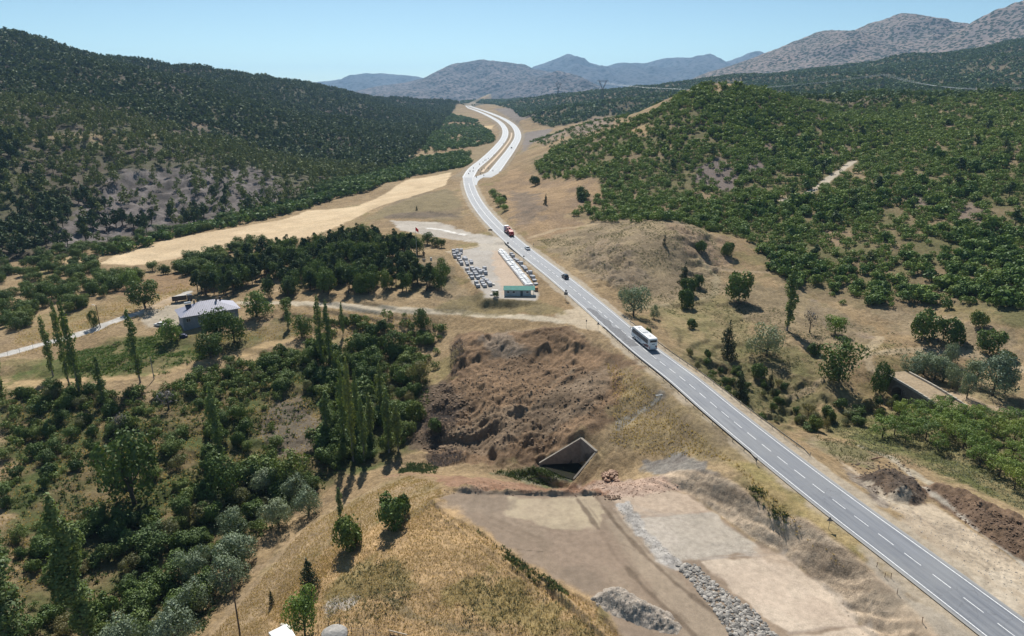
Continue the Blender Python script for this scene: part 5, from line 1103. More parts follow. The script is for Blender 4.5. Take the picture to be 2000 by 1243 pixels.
tufts('weeds', [[(700,1100),(800,1090),(800,1200),(640,1240),(640,1150)], [(900,1120),(1010,1130),(1160,1220),(1160,1250),(900,1230)], [(1590,850),(1690,870),(1720,900),(1640,905)]], .6, (.12,.4), 'weed', 541, nb=8, width=.08, spread=.8, dens=.5)
tufts('undergrowth', [[(0,775),(300,765),(560,680),(830,670),(840,800),(640,950),(480,1080),(380,1260),(0,1260)]], 1.0, (.12,.5), 'under', 551, nb=9, width=.2, spread=.8, dens=.55, clump=.9, csize=7)
tufts('garden_plants', [[(130,690),(300,655),(330,690),(250,735),(140,740)], [(330,690),(400,680),(400,705),(300,735)]], .6, (.15,.5), 'bright', 561, nb=10, width=.15, spread=.9, dens=.45, clump=.6, csize=6)
tufts('grass', [[(1600,825),(1700,805),(1900,800),(2100,830),(2300,1000),(2100,1040),(1930,968),(1800,915),(1700,885)]], .55, (.08,.28), 'weed', 571, nb=7, width=.1, spread=.9, dens=.6)
tufts('heath', [[(1320,700),(1450,680),(1560,700),(1600,780),(1560,830),(1480,800)], [(1050,470),(1180,440),(1330,430),(1420,500),(1400,600),(1250,600)], [(1290,600),(1430,580),(1690,640),(1990,690),(1990,740),(1690,740),(1450,690)]], .9, (.06,.3), 'weed', 581, nb=9, width=.11, spread=.9, dens=.3, clump=.7, csize=7)
tufts('brushwood', [[(835,800),(900,790),(880,870),(830,860)], [(880,745),(910,700),(900,660),(880,680)], [(830,890),(900,880),(910,900),(850,915)]], .45, (.3,1.0), 'root', 591, nb=6, width=.05, spread=.9, dens=.7)
# ------------------------------------------------------------------ built things
class MB:
    def __init__(s): s.bm = bmesh.new()
    def box(s, c, size, rz=0, bev=0.0, rx=0, ry=0):
        r = bmesh.ops.create_cube(s.bm, size=1); vs = r['verts']
        bmesh.ops.scale(s.bm, vec=size, verts=vs)
        if bev:
            es = list({e for v in vs for e in v.link_edges}); q = bmesh.ops.bevel(s.bm, geom=es, offset=bev, segments=2, affect='EDGES', profile=.5); vs = list({v for f in q['faces'] for v in f.verts} | {v for v in vs if v.is_valid})
        M_ = Matrix.Translation(c) @ Matrix.Rotation(rz, 4, 'Z') @ Matrix.Rotation(ry, 4, 'Y') @ Matrix.Rotation(rx, 4, 'X')
        bmesh.ops.transform(s.bm, matrix=M_, verts=vs); return s
    def tube(s, pts, rad, sides=8):
        tube(s.bm, pts, rad if isinstance(rad, (list, tuple)) else [rad]*len(pts), sides); return s
    def prism(s, outline, x0, x1, bev=0.0):
        """outline in (y, z), extruded along x"""
        a = [s.bm.verts.new((x0, y, z)) for y, z in outline]; b = [s.bm.verts.new((x1, y, z)) for y, z in outline]; n = len(a)
        f = [s.bm.faces.new(a[::-1]), s.bm.faces.new(b)]
        for i in range(n): f.append(s.bm.faces.new((a[i], a[(i+1) % n], b[(i+1) % n], b[i])))
        bmesh.ops.recalc_face_normals(s.bm, faces=f)
        if bev: bmesh.ops.bevel(s.bm, geom=list({e for q in f for e in q.edges}), offset=bev, segments=2, affect='EDGES', profile=.5)
        return s
    def poly(s, pts): s.bm.faces.new([s.bm.verts.new(p) for p in pts]); return s
    def build(s, name, mat, parent=None, smooth=False):
        me = bm_mesh(name, s.bm, mat, smooth); o = bpy.data.objects.new(name, me); COL.objects.link(o)
        if parent: o.parent = parent
        return o
def tag(o, label, cat, group=None):
    o['label'] = label; o['category'] = cat
    if group: o['group'] = group
    return o
def copy_tree(o, loc, rz, label=None, scale=None):
    def rec(q, par):
        c = q.copy(); COL.objects.link(c)
        if par: c.parent = par
        for ch in q.children: rec(ch, c)
        return c
    c = rec(o, None); c.location = loc; c.rotation_euler = (0, 0, rz)
    if label: c['label'] = label
    if scale: c.scale = scale
    return c
GLASS = flat('dark_vehicle_glass', (.02,.024,.03), .12, 0, .05, 2, .6); RUB = flat('tyre_rubber', (.025,.025,.027), .85); STEEL = flat('galvanised_steel', (.42,.43,.44), .45, .6, .15, 2); RUST = flat('rusty_steel', (.24,.15,.10), .8, .2, .3, 3)
WPAINT = flat('white_coach_paint', (.78,.78,.77), .3, 0, .05, 1, .5); GREYP = flat('grey_trim', (.22,.22,.235), .5); RED = flat('red_machine_paint', (.42,.035,.03), .4, 0, .15, 2, .5); REDL = flat('red_lamp', (.40,.02,.02), .25, 0, .05, 3, .6)
BLACKP = flat('black_car_paint', (.02,.02,.024), .25, 0, .1, 2, .6); CONC = flat('weathered_concrete', (.235,.212,.18), .9, 0, .22, 1.2, .2, .3); DSIGN = flat('sign_back', (.17,.17,.18), .6, .3); CHROME = flat('wheel_rim', (.5,.5,.52), .35, .7)
DARK = flat('dark_steel', (.06,.058,.06), .6, .3); WOODP = flat('tarred_wood', (.10,.075,.055), .9, 0, .25, 6); PINK = flat('bus_maroon_graphic', (.16,.05,.055), .4)

def wheel(parent, x, y, z, r, w):
    wh = MB(); wh.tube([(x-w/2, y, z), (x-w/2+.03, y, z), (x+w/2-.03, y, z), (x+w/2, y, z)], [r*.93, r, r, r*.93], 20); o = wh.build('wheel', RUB, parent, True)
    s_ = 1 if x > 0 else -1; rm = MB(); rm.tube([(x+s_*(w/2-.02), y, z), (x+s_*(w/2+.015), y, z)], [r*.6, r*.55], 14); q = rm.build('rim', CHROME, o); return o

# --- the coach
def coach():
    t = thing('coach_bus', 'white long distance coach driving away in the right lane of the highway', 'bus')
    W, L, H = 1.27, 12.6, 3.62; y0, y1 = -L/2, L/2
    b = MB(); b.prism([(y0+.05,.38),(y0,.9),(y0+.02,2.6),(y0+.22,H-.12),(y0+.6,H),(y1-1.2,H),(y1-.55,H-.2),(y1-.12,2.3),(y1,1.0),(y1-.03,.38)], -W, W, .09); b.build('body', WPAINT, t)
    for s in (-1, 1):
        g_ = MB(); g_.prism([(y0+1.0,1.75),(y0+1.1,3.02),(y1-1.6,3.02),(y1-.75,2.6),(y1-.55,1.75)], s*W-.02*(s < 0), s*W+.02*(s > 0)); side = g_.build('side_windows', GLASS, t)
        p = MB()
        for k in range(6): p.box((s*(W+.022), y0+2.6+k*1.62, 2.39), (.012, .07, 1.24))
        p.build('pillar_strips', GREYP, side)
        st = MB(); st.prism([(y0+.35,.8),(y0+.35,1.6),(y0+1.5,1.55),(y0+3.2,1.05),(y0+4.8,.62),(y0+2.4,.6)], s*W-.008*(s < 0), s*W+.008*(s > 0)); st.build('livery_swoosh', PINK, t)
        st = MB()
        for k in range(7): st.box((s*(W+.006), y0+6.0+k*.42, 1.32), (.01, .26, .34 if k % 3 else .46))
        st.build('livery_lettering', flat('livery_grey', (.16,.17,.24), .4), t)
        lk = MB()
        for k in range(3): lk.box((s*(W+.004), y0+5.2+k*1.5, .86), (.01, 1.35, .02))
        lk.build('luggage_flaps', GREYP, t)
        m_ = MB(); m_.tube([(s*1.1, y1-.2, 2.95), (s*1.5, y1+.28, 2.9)], .04, 6); m_.box((s*1.53, y1+.3, 2.6), (.18, .14, .55), 0, .04); m_.build('mirror', GREYP, t)
        tl = MB(); tl.box((s*1.08, y0+.0, 1.05), (.2, .06, .75), 0, .02); tl.build('tail_light', REDL, t)
        hl = MB(); hl.box((s*.95, y1-.02, .75), (.45, .06, .22), 0, .02); hl.build('headlight', flat('lamp_glass', (.6,.6,.58), .15, 0, .05, 3, .6), t)
        for y in (y1-2.6, y0+2.4, y0+3.75): wheel(t, s*(W-.13), y, .5, .5, .3)
    b = MB(); b.prism([(y1-1.05,1.15),(y1-.3,2.9),(y1-.24,2.9),(y1+.02,1.15)], -1.1, 1.1); b.build('windscreen', GLASS, t)
    b = MB(); b.box((0, y0+.085, 2.83), (2.05, .14, .62), 0, .03, -.12); b.build('rear_window', GLASS, t)
    b = MB(); b.box((0, y0+.005, 1.95), (.9, .02, .22)); b.build('rear_badge', flat('livery_grey', (.16,.17,.24), .4), t)
    b = MB(); b.box((.78, y0, 1.25), (.42, .03, .5)); [b.box((.78, y0-.02, 1.08+.09*k), (.36, .02, .03)) for k in range(5)]; b.build('engine_grille', GREYP, t)
    b = MB(); b.box((0, y0-.03, .55), (2.45, .16, .3), 0, .05); b.build('bumper', flat('bumper_grey', (.5,.5,.5), .5), t)
    b = MB(); b.box((0, y0-.12, .62), (.55, .02, .14)); b.build('number_plate', WPAINT, t)
    b = MB(); b.box((0, .7, H+.09), (1.8, 3.0, .22), 0, .07); b.build('air_conditioner', flat('ac_white', (.70,.70,.69), .4), t)
    b = MB(); [b.box((0, -.3+k*.65, H+.21), (1.5, .1, .03)) for k in range(4)]; b.build('vent_slats', GREYP, t)
    b = MB(); b.box((0, -1.55, H+.012), (2.1, .16, .03)); b.build('roof_seam', GREYP, t)
    for y in (3.6, -3.8):
        b = MB(); b.box((0, y, H+.05), (.75, .8, .1), 0, .03); b.build('roof_hatch', flat('hatch_grey', (.45,.45,.46), .4), t)
    return t
p, hd = main_at(187.6, 1.95); bus = coach(); bus.location = p; bus.rotation_euler[2] = hd

# --- cars
def car(name, label, cat, body, kind='sedan'):
    t = thing(name, label, cat); L, W = 4.5, .88
    if kind == 'suv': low = [(-2.25,.32),(-2.3,.75),(-2.2,1.08),(1.15,1.08),(2.05,.95),(2.25,.72),(2.2,.32)]; top = [(-2.15,1.06),(-1.85,1.66),(-1.5,1.74),(.35,1.72),(1.15,1.08)]
    else: low = [(-2.2,.3),(-2.25,.68),(-2.15,.93),(-1.6,.96),(1.0,.95),(2.0,.80),(2.2,.62),(2.18,.3)]; top = [(-1.75,.94),(-1.1,1.42),(-.6,1.46),(.25,1.44),(1.05,.94)]
    b = MB(); b.prism(low, -W, W, .07); b.build('body', body, t)
    b = MB(); b.prism(top, -W+.12, W-.12, .06); cab = b.build('cabin', GLASS, t)
    y0_, y1_, zt = (top[1][0]+.05, top[-2][0]-.02, max(q[1] for q in top)); b = MB(); b.box((0, (y0_+y1_)/2+.1, zt+.005), (1.42, (y1_-y0_)*.92, .05), 0, .02); b.build('roof', body, t)
    for s in (-1, 1):
        for y in (-1.35, 1.38): wheel(t, s*(W-.1), y, .33, .33, .22)
        b = MB(); b.box((s*.66, low[1][0]+.03, low[2][1]-.2), (.36, .08, .16), 0, .02); b.build('tail_light', REDL, t)
        b = MB(); b.box((s*.64, 2.15, .66), (.36, .12, .14), 0, .02); b.build('headlight', flat('lamp_glass', (.6,.6,.58), .15), t)
        b = MB(); b.box((s*(W+.08), .85, 1.0), (.2, .12, .13), 0, .03); b.build('mirror', body, t)
    b = MB(); b.box((0, low[1][0]-.02, .62), (.5, .02, .12)); b.build('number_plate', WPAINT, t)
    return t
cw = car('white_car', 'white car driving on the highway behind the red loaded truck', 'car', flat('white_car_paint', (.76,.77,.78), .25, 0, .04, 2, .5))
Y = Pz(1026, 488, 0)[1]; p, hd = main_at(Y, 2.1); cw.location = p; cw.rotation_euler[2] = hd
cb = car('dark_car', 'black car driving away between the white car and the coach', 'car', BLACKP, 'suv')
Y = Pz(1103, 547, 0)[1]; p, hd = main_at(Y+2, 2.0); cb.location = p; cb.rotation_euler[2] = hd
cf = car('dark_car', 'tiny dark car far off on the right carriageway of the divided road', 'car', BLACKP, 'suv')
q = unroad([(999, 290)])[0]; cf.location = (q[0], q[1], float(zroad(q[1]))-.02); cf.rotation_euler[2] = -.15
x, y, z = hit(313, 637); ch = car('white_car', 'white car parked on the gravel beside the farmhouse', 'car', flat('white_car_paint', (.76,.77,.78), .25, 0, .04, 2, .5)); ch.location = (x, y, z+.02); ch.rotation_euler[2] = radians(75)

# --- red loaded truck
def lowloader():
    t = thing('loaded_truck', 'red machine carried on a low truck with pale cab on the highway', 'truck')
    b = MB(); b.box((0, 6.4, 1.95), (2.4, 2.1, 2.5), 0, .12); cab = b.build('cab', flat('pale_cab_paint', (.55,.55,.62), .35, 0, .06, 2), t)
    b = MB(); b.box((0, 7.46, 2.4), (2.1, .04, .95), 0, .01); [b.box((s*1.205, 6.75, 2.45), (.03, .9, .7)) for s in (-1, 1)]; b.build('cab_window', GLASS, cab)
    b = MB(); b.box((0, 6.0, 3.35), (2.3, 1.1, .5), 0, .1, .25); b.build('wind_deflector', WPAINT, t)
    b = MB(); b.box((0, -1.0, 1.0), (2.5, 12.4, .28), 0, .05); b.box((0, 5.2, .85), (1.0, 4.6, .3)); b.build('trailer_bed', flat('dark_red_steel', (.16,.03,.03), .6), t)
    for s in (-1, 1):
        for y in (6.6, 3.6, -3.2, -4.5, -5.8): wheel(t, s*1.08, y, .5, .5, .32)
        b = MB(); b.box((s*.85, -7.25, .95), (.6, .06, .45)); b.build('tail_light', REDL, t)
        b = MB(); b.box((s*.72, -7.05, 1.75), (.75, .14, 1.6), 0, .03, -.35); b.build('loading_ramp', flat('pale_red_ramp', (.55,.12,.11), .5), t)
    # machine on the bed: engine hood, cabin, drum, arms
    b = MB(); b.prism([(-5.6,1.3),(-5.6,2.4),(-4.2,2.9),(-1.4,2.9),(-.6,2.5),(-.6,1.3)], -1.05, 1.05, .12); b.build('machine_body', RED, t)
    b = MB(); b.prism([(.2,1.4),(.2,3.3),(.5,3.5),(2.1,3.5),(2.5,2.6),(2.6,1.4)], -.9, .9, .1); mc = b.build('machine_cabin', RED, t)
    b = MB(); [b.box((s*.91, 1.3, 2.75), (.03, 1.4, .9)) for s in (-1, 1)]; b.box((0, .19, 2.75), (1.4, .03, .9)); b.build('machine_window', GLASS, mc)
    b = MB(); b.tube([(-1.1, -3.3, 1.9), (1.1, -3.3, 1.9)], .55, 16); b.build('machine_drum', flat('dark_red_steel', (.16,.03,.03), .6), t)
    for s in (-1, 1):
        b = MB(); b.tube([(s*.95, 2.4, 2.0), (s*.95, .2, 3.7), (s*.8, -2.6, 3.35), (s*.8, -3.4, 2.7)], .11, 8); b.build('machine_arm', flat('pale_arm', (.62,.55,.42), .5), t)
        for y in (-4.6, -1.6): wheel(t, s*1.1, y, 1.65, .5, .3)
    return t
tr = lowloader(); Y = Pz(1001, 464, 0)[1]; p, hd = main_at(Y+7.5, 1.9); tr.location = p; tr.rotation_euler[2] = hd
# --- dark lorry behind the farmhouse
t = thing('parked_lorry', 'dark open lorry parked behind the grey roofed farmhouse', 'lorry')
b = MB(); b.box((0, 2.6, 1.55), (2.3, 1.9, 2.1), 0, .1); cab = b.build('cab', flat('dark_lorry_paint', (.05,.055,.07), .4), t)
b = MB(); b.box((0, 3.56, 1.95), (2.0, .03, .8)); [b.box((s*1.16, 2.8, 1.95), (.03, 1.0, .65)) for s in (-1, 1)]; b.build('cab_window', GLASS, cab)
b = MB(); b.box((0, -1.2, .9), (2.4, 5.4, .2)); [b.box((s*1.17, -1.2, 1.55), (.07, 5.4, 1.1)) for s in (-1, 1)]; b.box((0, -3.87, 1.55), (2.41, .07, 1.1)); b.box((0, 1.47, 1.7), (2.41, .07, 1.4)); b.build('cargo_bed', flat('brown_tarp_bed', (.075,.06,.055), .8), t)
for s in (-1, 1):
    for y in (2.4, -2.4): wheel(t, s*1.0, y, .48, .48, .3)
x, y, z = hit(358, 592); t.location = (x-1, y+2.0, z+.05); t.rotation_euler[2] = radians(-62)

# --- guardrails
def rail(label, l0, l1, Y0, Y1, side, mat):
    t = thing('guardrail', label, 'guardrail', tuple(main_at((Y0+Y1)/2, (l0+l1)/2)[0]))
    org = t.location.copy(); b = MB(); n = int((Y1-Y0)/2.0); prof = [(.0,.44),(.06,.52),(.0,.61),(.06,.70),(.0,.78)]
    rows = []
    for i in range(n+1):
        f = i/n; P_, h_ = main_at(Y0+(Y1-Y0)*f, l0+(l1-l0)*f); dn = .5*(i == 0)+.25*(i == n)
        r2 = Vector((cos(h_), sin(h_), 0))
        rows.append([b.bm.verts.new(P_+r2*(-side*o_)+Vector((0, 0, zz-dn))-org) for o_, zz in prof])
    for a, c in zip(rows[:-1], rows[1:]):
        for k in range(4): b.bm.faces.new((a[k], a[k+1], c[k+1], c[k]))
    bmesh.ops.solidify(b.bm, geom=b.bm.faces[:], thickness=.012); b.build('beam', mat, t)
    for i in range(0, n+1, 2):
        f = i/n; P_, h_ = main_at(Y0+(Y1-Y0)*f, l0+(l1-l0)*f); r2 = Vector((cos(h_), sin(h_), 0)); q = P_+r2*(side*.10)-org
        b = MB(); b.box((q.x, q.y, .2), (.07, .12, 1.15), h_); b.build('post', mat, t)
    return t
rail('guardrail on the embankment side of the highway, above the dug soil', -5.15, -4.9, 122, 203, -1, flat('weathered_rail_steel', (.13,.115,.105), .6, .4, .2, 2)); rail('rust streaked guardrail on the stream valley side of the highway, beside the coach', 6.5, 5.4, 121, 206, 1, flat('warm_rail_steel', (.46,.40,.32), .6, .3, .25, 2))

# --- signs and posts
def sign(name, label, u, v, H, kind, w=.9, off=0):
    x, y, z = hit(u, v); t = thing(name, label, 'road sign', (x, y, z), radians(-8))
    if kind == 'board':
        for s in (-1, 1): b = MB(); b.tube([(s*w*.36, 0, -.1), (s*w*.36, 0, H)], .05, 8); b.build('post', DSIGN, t)
        b = MB(); b.box((0, -.07, H-.3), (w, .05, .75), 0, .015); b.build('panel', flat('dark_brown_sign', (.05,.04,.04), .6), t); return t
    b = MB(); b.tube([(0, 0, -.1), (0, 0, H)], .04, 8); b.build('post', DSIGN, t)
    b = MB()
    if kind == 'tri': b.prism([(-w/2, 0), (w/2, 0), (0, w*.87)], -.015, .015, .0); 
    elif kind == 'round': b.tube([(-.015, 0, w/2), (.015, 0, w/2)], w/2, 20)
    elif kind == 'rect': b.box((0, 0, .55), (.03, w, 1.1), 0, .008)
    elif kind == 'small': b.box((0, 0, .25), (.03, w, .5), 0, .008)
    o = b.build('panel', DSIGN, t); o.rotation_euler = (0, 0, radians(90)); o.location = (0, .06, H-(.85 if kind != 'rect' else 1.1))
    if kind == 'rect':
        b = MB(); b.tube([(-.015, 0, 0), (.015, 0, 0)], .38, 18); o = b.build('round_plate', DSIGN, t); o.rotation_euler = (0, 0, radians(90)); o.location = (0, .06, H+.45)
    return t
sign('road_sign', 'wide dark road sign on two posts before the highway junction', 958, 458, 2.6, 'board', 2.1); sign('road_sign', 'grey back of a tall road sign left of the highway above the gravel road mouth', 1105, 588, 3.2, 'rect', 1.3); sign('road_sign', 'triangular road sign seen from behind at the gravel road mouth', 1168, 645, 2.6, 'tri', 1.0)
sign('road_sign', 'narrow road sign on a thin post left of the triangle at gravel road', 1145, 640, 2.8, 'small', .45); sign('road_sign', 'triangular road sign on the grass verge above the excavated platform', 1618, 1034, 2.4, 'tri', 1.0); sign('road_sign', 'small dark road sign at the corner of the lay-by junction', 992, 483, 2.3, 'round', 1.0)
sign('road_sign', 'small road sign between highway and grey block stacks', 1023, 509, 2.4, 'small', .7); sign('road_sign', 'thin road sign on the right verge near the white car', 1042, 484, 2.2, 'small', .35); sign('marker_post', 'brownish marker post at the lower end of the embankment guardrail', 1477, 908, 1.7, 'small', .3)
for i, (u, v) in enumerate([(1712,1108),(1752,1160),(1740,1130),(1801,1216),(1728,1128)]):
    x, y, z = hit(u, v); b = MB(); b.tube([(0, 0, -.1), (.03, 0, .5), (.07, .02, .95)], [.05, .045, .035], 6); b.box((.05, 0, .8), (.16, .05, .12)); o = b.build('survey_stake', RUST); o.location = (x, y, z); o.rotation_euler[2] = i; tag(o, 'rusty survey stake leaning on the dusty verge above the cut bank', 'stake', 'survey stakes on the verge')
bar = None
for i, (u, v) in enumerate([(924.8,329.4),(918,335.3),(924,335.3),(934,333.6),(941,332),(946,330.3),(953.5,329.4),(936.6,321.8),(943.4,317.6),(946.8,314.2),(949.3,313.4),(954.4,310.8),(964.5,304),(983,281),(990,272.8),(938.3,340.4),(945,343.8),(930.7,347),(915.5,340.4),(962.8,334.5)]):
    q = Pz(u, v, 0)
    if bar is None:
        bar = thing('traffic_barrel', 'striped traffic barrel marking the lane shift at the road works', 'barrel', q, 0, 'traffic barrels of the road works')
        b = MB(); b.tube([(0,0,0),(0,0,.1),(0,0,.12),(0,0,1.15),(0,0,1.2)], [.5,.5,.36,.28,.2], 12); b.build('body', flat('barrel_dark', (.12,.05,.04), .6), bar); b = MB(); b.tube([(0,0,.55),(0,0,.8)], [.345,.325], 12); b.build('white_band', WPAINT, bar)
    else: copy_tree(bar, q, 0)

# --- farmhouse
e1 = Vector((.825, .565, 0)); e2 = Vector((-.565, .825, 0)); LH_, WH_ = 20.7, 11.7; HO = Vector((-118.4, 231.5, 0)); hz0 = float(height(*(HO+e1*10+e2*5).xy))
hb = min(float(height(*(HO+e1*a+e2*c).xy)) for a in (0, 20) for c in (0, 11))-.4
house = thing('farmhouse', 'single storey farmhouse with grey lilac hipped metal roof among trees', 'house', (HO.x, HO.y, 0), math.atan2(.565, .825))
ze, zr_ = -6.5, -3.2; ov = .8; HW = flat('dim_blue_grey_plaster', (.25,.27,.32), .9, 0, .15, 1.5); HR = flat('lilac_grey_metal_roof', (.33,.325,.385), .45, .15, .08, .8, .5)
b = MB(); b.box((LH_/2, WH_/2, (ze+.1+hb)/2), (LH_-2*ov, WH_-2*ov, ze+.1-hb)); wall = b.build('wall', HW, house)
r0, r1 = Vector((8.0, WH_/2, zr_)), Vector((12.6, WH_/2, zr_)); c_ = [Vector((0, 0, ze)), Vector((LH_, 0, ze)), Vector((LH_, WH_, ze)), Vector((0, WH_, ze))]
b = MB(); [b.poly(f) for f in ((c_[0], c_[1], r1, r0), (c_[1], c_[2], r1), (c_[2], c_[3], r0, r1), (c_[3], c_[0], r0), tuple(c_[::-1]))]; bmesh.ops.remove_doubles(b.bm, verts=b.bm.verts, dist=.001); roof = b.build('roof', HR, house)
b = MB()
for i in range(1, 34):
    xx = i*LH_/34
    f = min(1, xx/8.0) if xx < 8 else min(1, (LH_-xx)/(LH_-12.6)); 
    b.tube([(xx, .02, ze+.04), (xx, WH_/2*f, ze+.04+(zr_-ze)*f)], .035, 4)
b.build('standing_seams', HR, roof)
b = MB(); b.box((LH_/2, -.02, ze-.08), (LH_+.04, .12, .14)); b.box((-.02, WH_/2, ze-.08), (.12, WH_+.04, .14)); b.build('gutter', flat('gutter_grey', (.3,.3,.34), .5), roof)
for x_, y_ in ((6.2, 6.6), (13.6, 5.2), (15.2, 6.4)):
    f = 1-abs(y_-WH_/2)/(WH_/2); zz = ze+(zr_-ze)*f*.9; b = MB(); b.box((x_, y_, zz+.35), (.5, .5, 1.5)); b.box((x_, y_, zz+1.14), (.66, .66, .1)); b.build('chimney', flat('sooty_chimney', (.07,.06,.06), .9), roof)
b = MB(); b.box((8.6, 6.8, zr_-.15), (.9, .6, .4)); b.build('roof_vent', DARK, roof)
b = MB(); b.box((3.9, 4.6, -4.4), (2.0, 2.6, .1), 0, .02, radians(38)); b.build('solar_panel', flat('solar_panel_glass', (.02,.025,.045), .1, 0, .1, 1, .8), house)
b = MB(); b.tube([(2.8, 6.2, -3.15), (5.0, 6.2, -3.15)], .38, 14); b.tube([(3.0, 6.2, -3.3), (3.0, 5.6, -5.0)], .05, 6); b.tube([(4.8, 6.2, -3.3), (4.8, 5.6, -5.0)], .05, 6); b.build('water_tank', flat('white_tank', (.8,.8,.8), .3), house)
for x_ in (2.6, 6.6, 12.6, 16.8):
    b = MB(); b.box((x_, ov-.03, ze-1.6), (1.5, .1, 1.4)); w_ = b.build('window', flat('window_frame_white', (.62,.62,.62), .5), house); b = MB(); [b.box((x_+s*.36, ov-.09, ze-1.6), (.62, .03, 1.2)) for s in (-1, 1)]; b.build('pane', GLASS, w_)
b = MB(); b.box((9.6, ov-.03, hb+1.5), (1.1, .1, 2.2)); d_ = b.build('door', flat('dark_blue_door', (.05,.06,.11), .5), house); b = MB(); b.box((9.95, ov-.1, hb+1.5), (.12, .05, .04)); b.build('handle', STEEL, d_)
# blue sheeted heap, lamp post, poles, fences near the house
x, y, z = hit(357, 660); b = MB(); b.box((0, 0, .7), (2.0, 1.4, 1.3), .3, .3); b.box((.9, .5, .4), (1.0, 1.2, .8), .8, .2); o = b.build('covered_heap', flat('dark_blue_tarp', (.035,.045,.11), .5)); o.location = (x, y, z); tag(o, 'small heap under dark blue sheet below the farmhouse trees', 'heap')
def pole(name, label, cat, u, v, hpx, mat, lamp=False):
    x, y, z = hit(u, v); H = hpx*depth_of(x, y, z)/F/cos(math.atan2(CH-z, math.hypot(x, y))); t = thing(name, label, cat, (x, y, z))
    b = MB(); b.tube([(0, 0, -.3), (0, 0, H*.5), (0, 0, H)], [.16, .13, .10], 8); b.build('shaft', mat, t)
    if lamp:
        b = MB(); b.tube([(0, 0, H-.3), (-.9, 0, H+.1)], .04, 6); b.build('arm', STEEL, t); b = MB(); b.box((-1.1, 0, H+.1), (.7, .3, .16), 0, .05); b.build('lamp_head', WPAINT, t)
    return t
pole('street_lamp', 'dark wooden street lamp post with white lamp beside the village track', 'street lamp', 196, 640, 44, WOODP, True); pole('utility_pole', 'bare dark wooden pole standing on the dry slope by the stream', 'pole', 469, 1241, 103, WOODP)
pole('utility_pole', 'thin bare pole on the dry grass path right of the lone slim poplar', 'pole', 301, 741, 44, flat('grey_pole', (.25,.24,.23), .8))
def fence(label, px, H, mat, wires=(.45, .8)):
    pts = [hit(*q) for q in px]; t = thing('wire_fence', label, 'fence', pts[0]); o0 = Vector(pts[0])
    for p_ in pts: b = MB(); q = Vector(p_)-o0; b.tube([q-Vector((0, 0, .2)), q+Vector((random.uniform(-.06, .06), 0, H))], .05, 6); b.build('post', mat, t)
    b = MB()
    for w_ in wires:
        for a, c in zip(pts[:-1], pts[1:]): b.tube([Vector(a)-o0+Vector((0, 0, H*w_)), Vector(c)-o0+Vector((0, 0, H*w_))], .012, 4)
    b.build('wire', STEEL, t); return t
fence('grey post and wire fence along the white village track', [(16,697),(39,690),(65,681),(89,673),(112,666),(136,658)], 1.9, flat('grey_pole', (.25,.24,.23), .8)); fence('rough wooden post fence at the bottom of the dry grass rise', [(622,1236),(642,1228),(665,1226),(688,1240),(710,1240),(735,1247),(770,1252),(800,1258)], 1.5, WOODP)
# bottom edge: white sheet, pale beam, boulder
x, y, z = hit(553, 1246); b = MB(); b.prism([(-2.2, 0), (-2.2, .5), (0, .95), (2.2, .5), (2.2, 0)], -1.5, 1.5, .03); o = b.build('white_shed_roof', WPAINT); o.location = (x, y, z-.1); o.rotation_euler[2] = .7; tag(o, 'white sheet covered shed roof just showing at the bottom edge', 'shed')
x, y, z = hit(560, 1226); b = MB(); b.box((0, 0, .25), (2.3, .5, .45), -.35, .12); o = b.build('pale_stone_beam', flat('pale_limestone', (.52,.46,.38), .9, 0, .15, 3, .2, .4)); o.location = (x, y, z); tag(o, 'long pale stone beam lying behind the white shed roof', 'stone')
x, y, z = hit(778, 1240); b = MB(); b.box((0, 0, .2), (3.0, .18, .16), -.3, .04); o = b.build('fallen_plank', flat('weathered_plank', (.42,.35,.27), .9)); o.location = (x, y, z+.2); tag(o, 'weathered plank lying along the fence at the bottom of the grass rise', 'plank')
def rock_mesh(name, r, seed, sub=2, amp=.28, mat=None, sq=(1, 1, .75)):
    bm = bmesh.new(); bmesh.ops.create_icosphere(bm, subdivisions=sub, radius=1); rr = np.random.default_rng(seed); pl = rr.normal(size=(9, 3)); pl /= np.linalg.norm(pl, axis=1)[:, None]; off = rr.uniform(.62, .95, 9)
    for v in bm.verts:
        c = np.array(v.co)
        for n_, o_ in zip(pl, off):
            d = c@n_
            if d > o_: c = c-n_*(d-o_)*.9
        v.co = Vector(c*(1+amp*.3*rr.normal()*.3))*r; v.co.x *= sq[0]; v.co.y *= sq[1]; v.co.z *= sq[2]
    return bm_mesh(name, bm, mat, False)
ROCK = flat('grey_limestone', (.30,.285,.265), .95, 0, .25, 2.5, .2, .5)
x, y, z = hit(655, 1246); o = bpy.data.objects.new('boulder', rock_mesh('boulder', 2.1, 3, 3, .2, ROCK, (1.15, 1, .8))); COL.objects.link(o); o.location = (x, y, z+.1); tag(o, 'big rounded grey boulder at the bottom edge beside the fence', 'boulder')

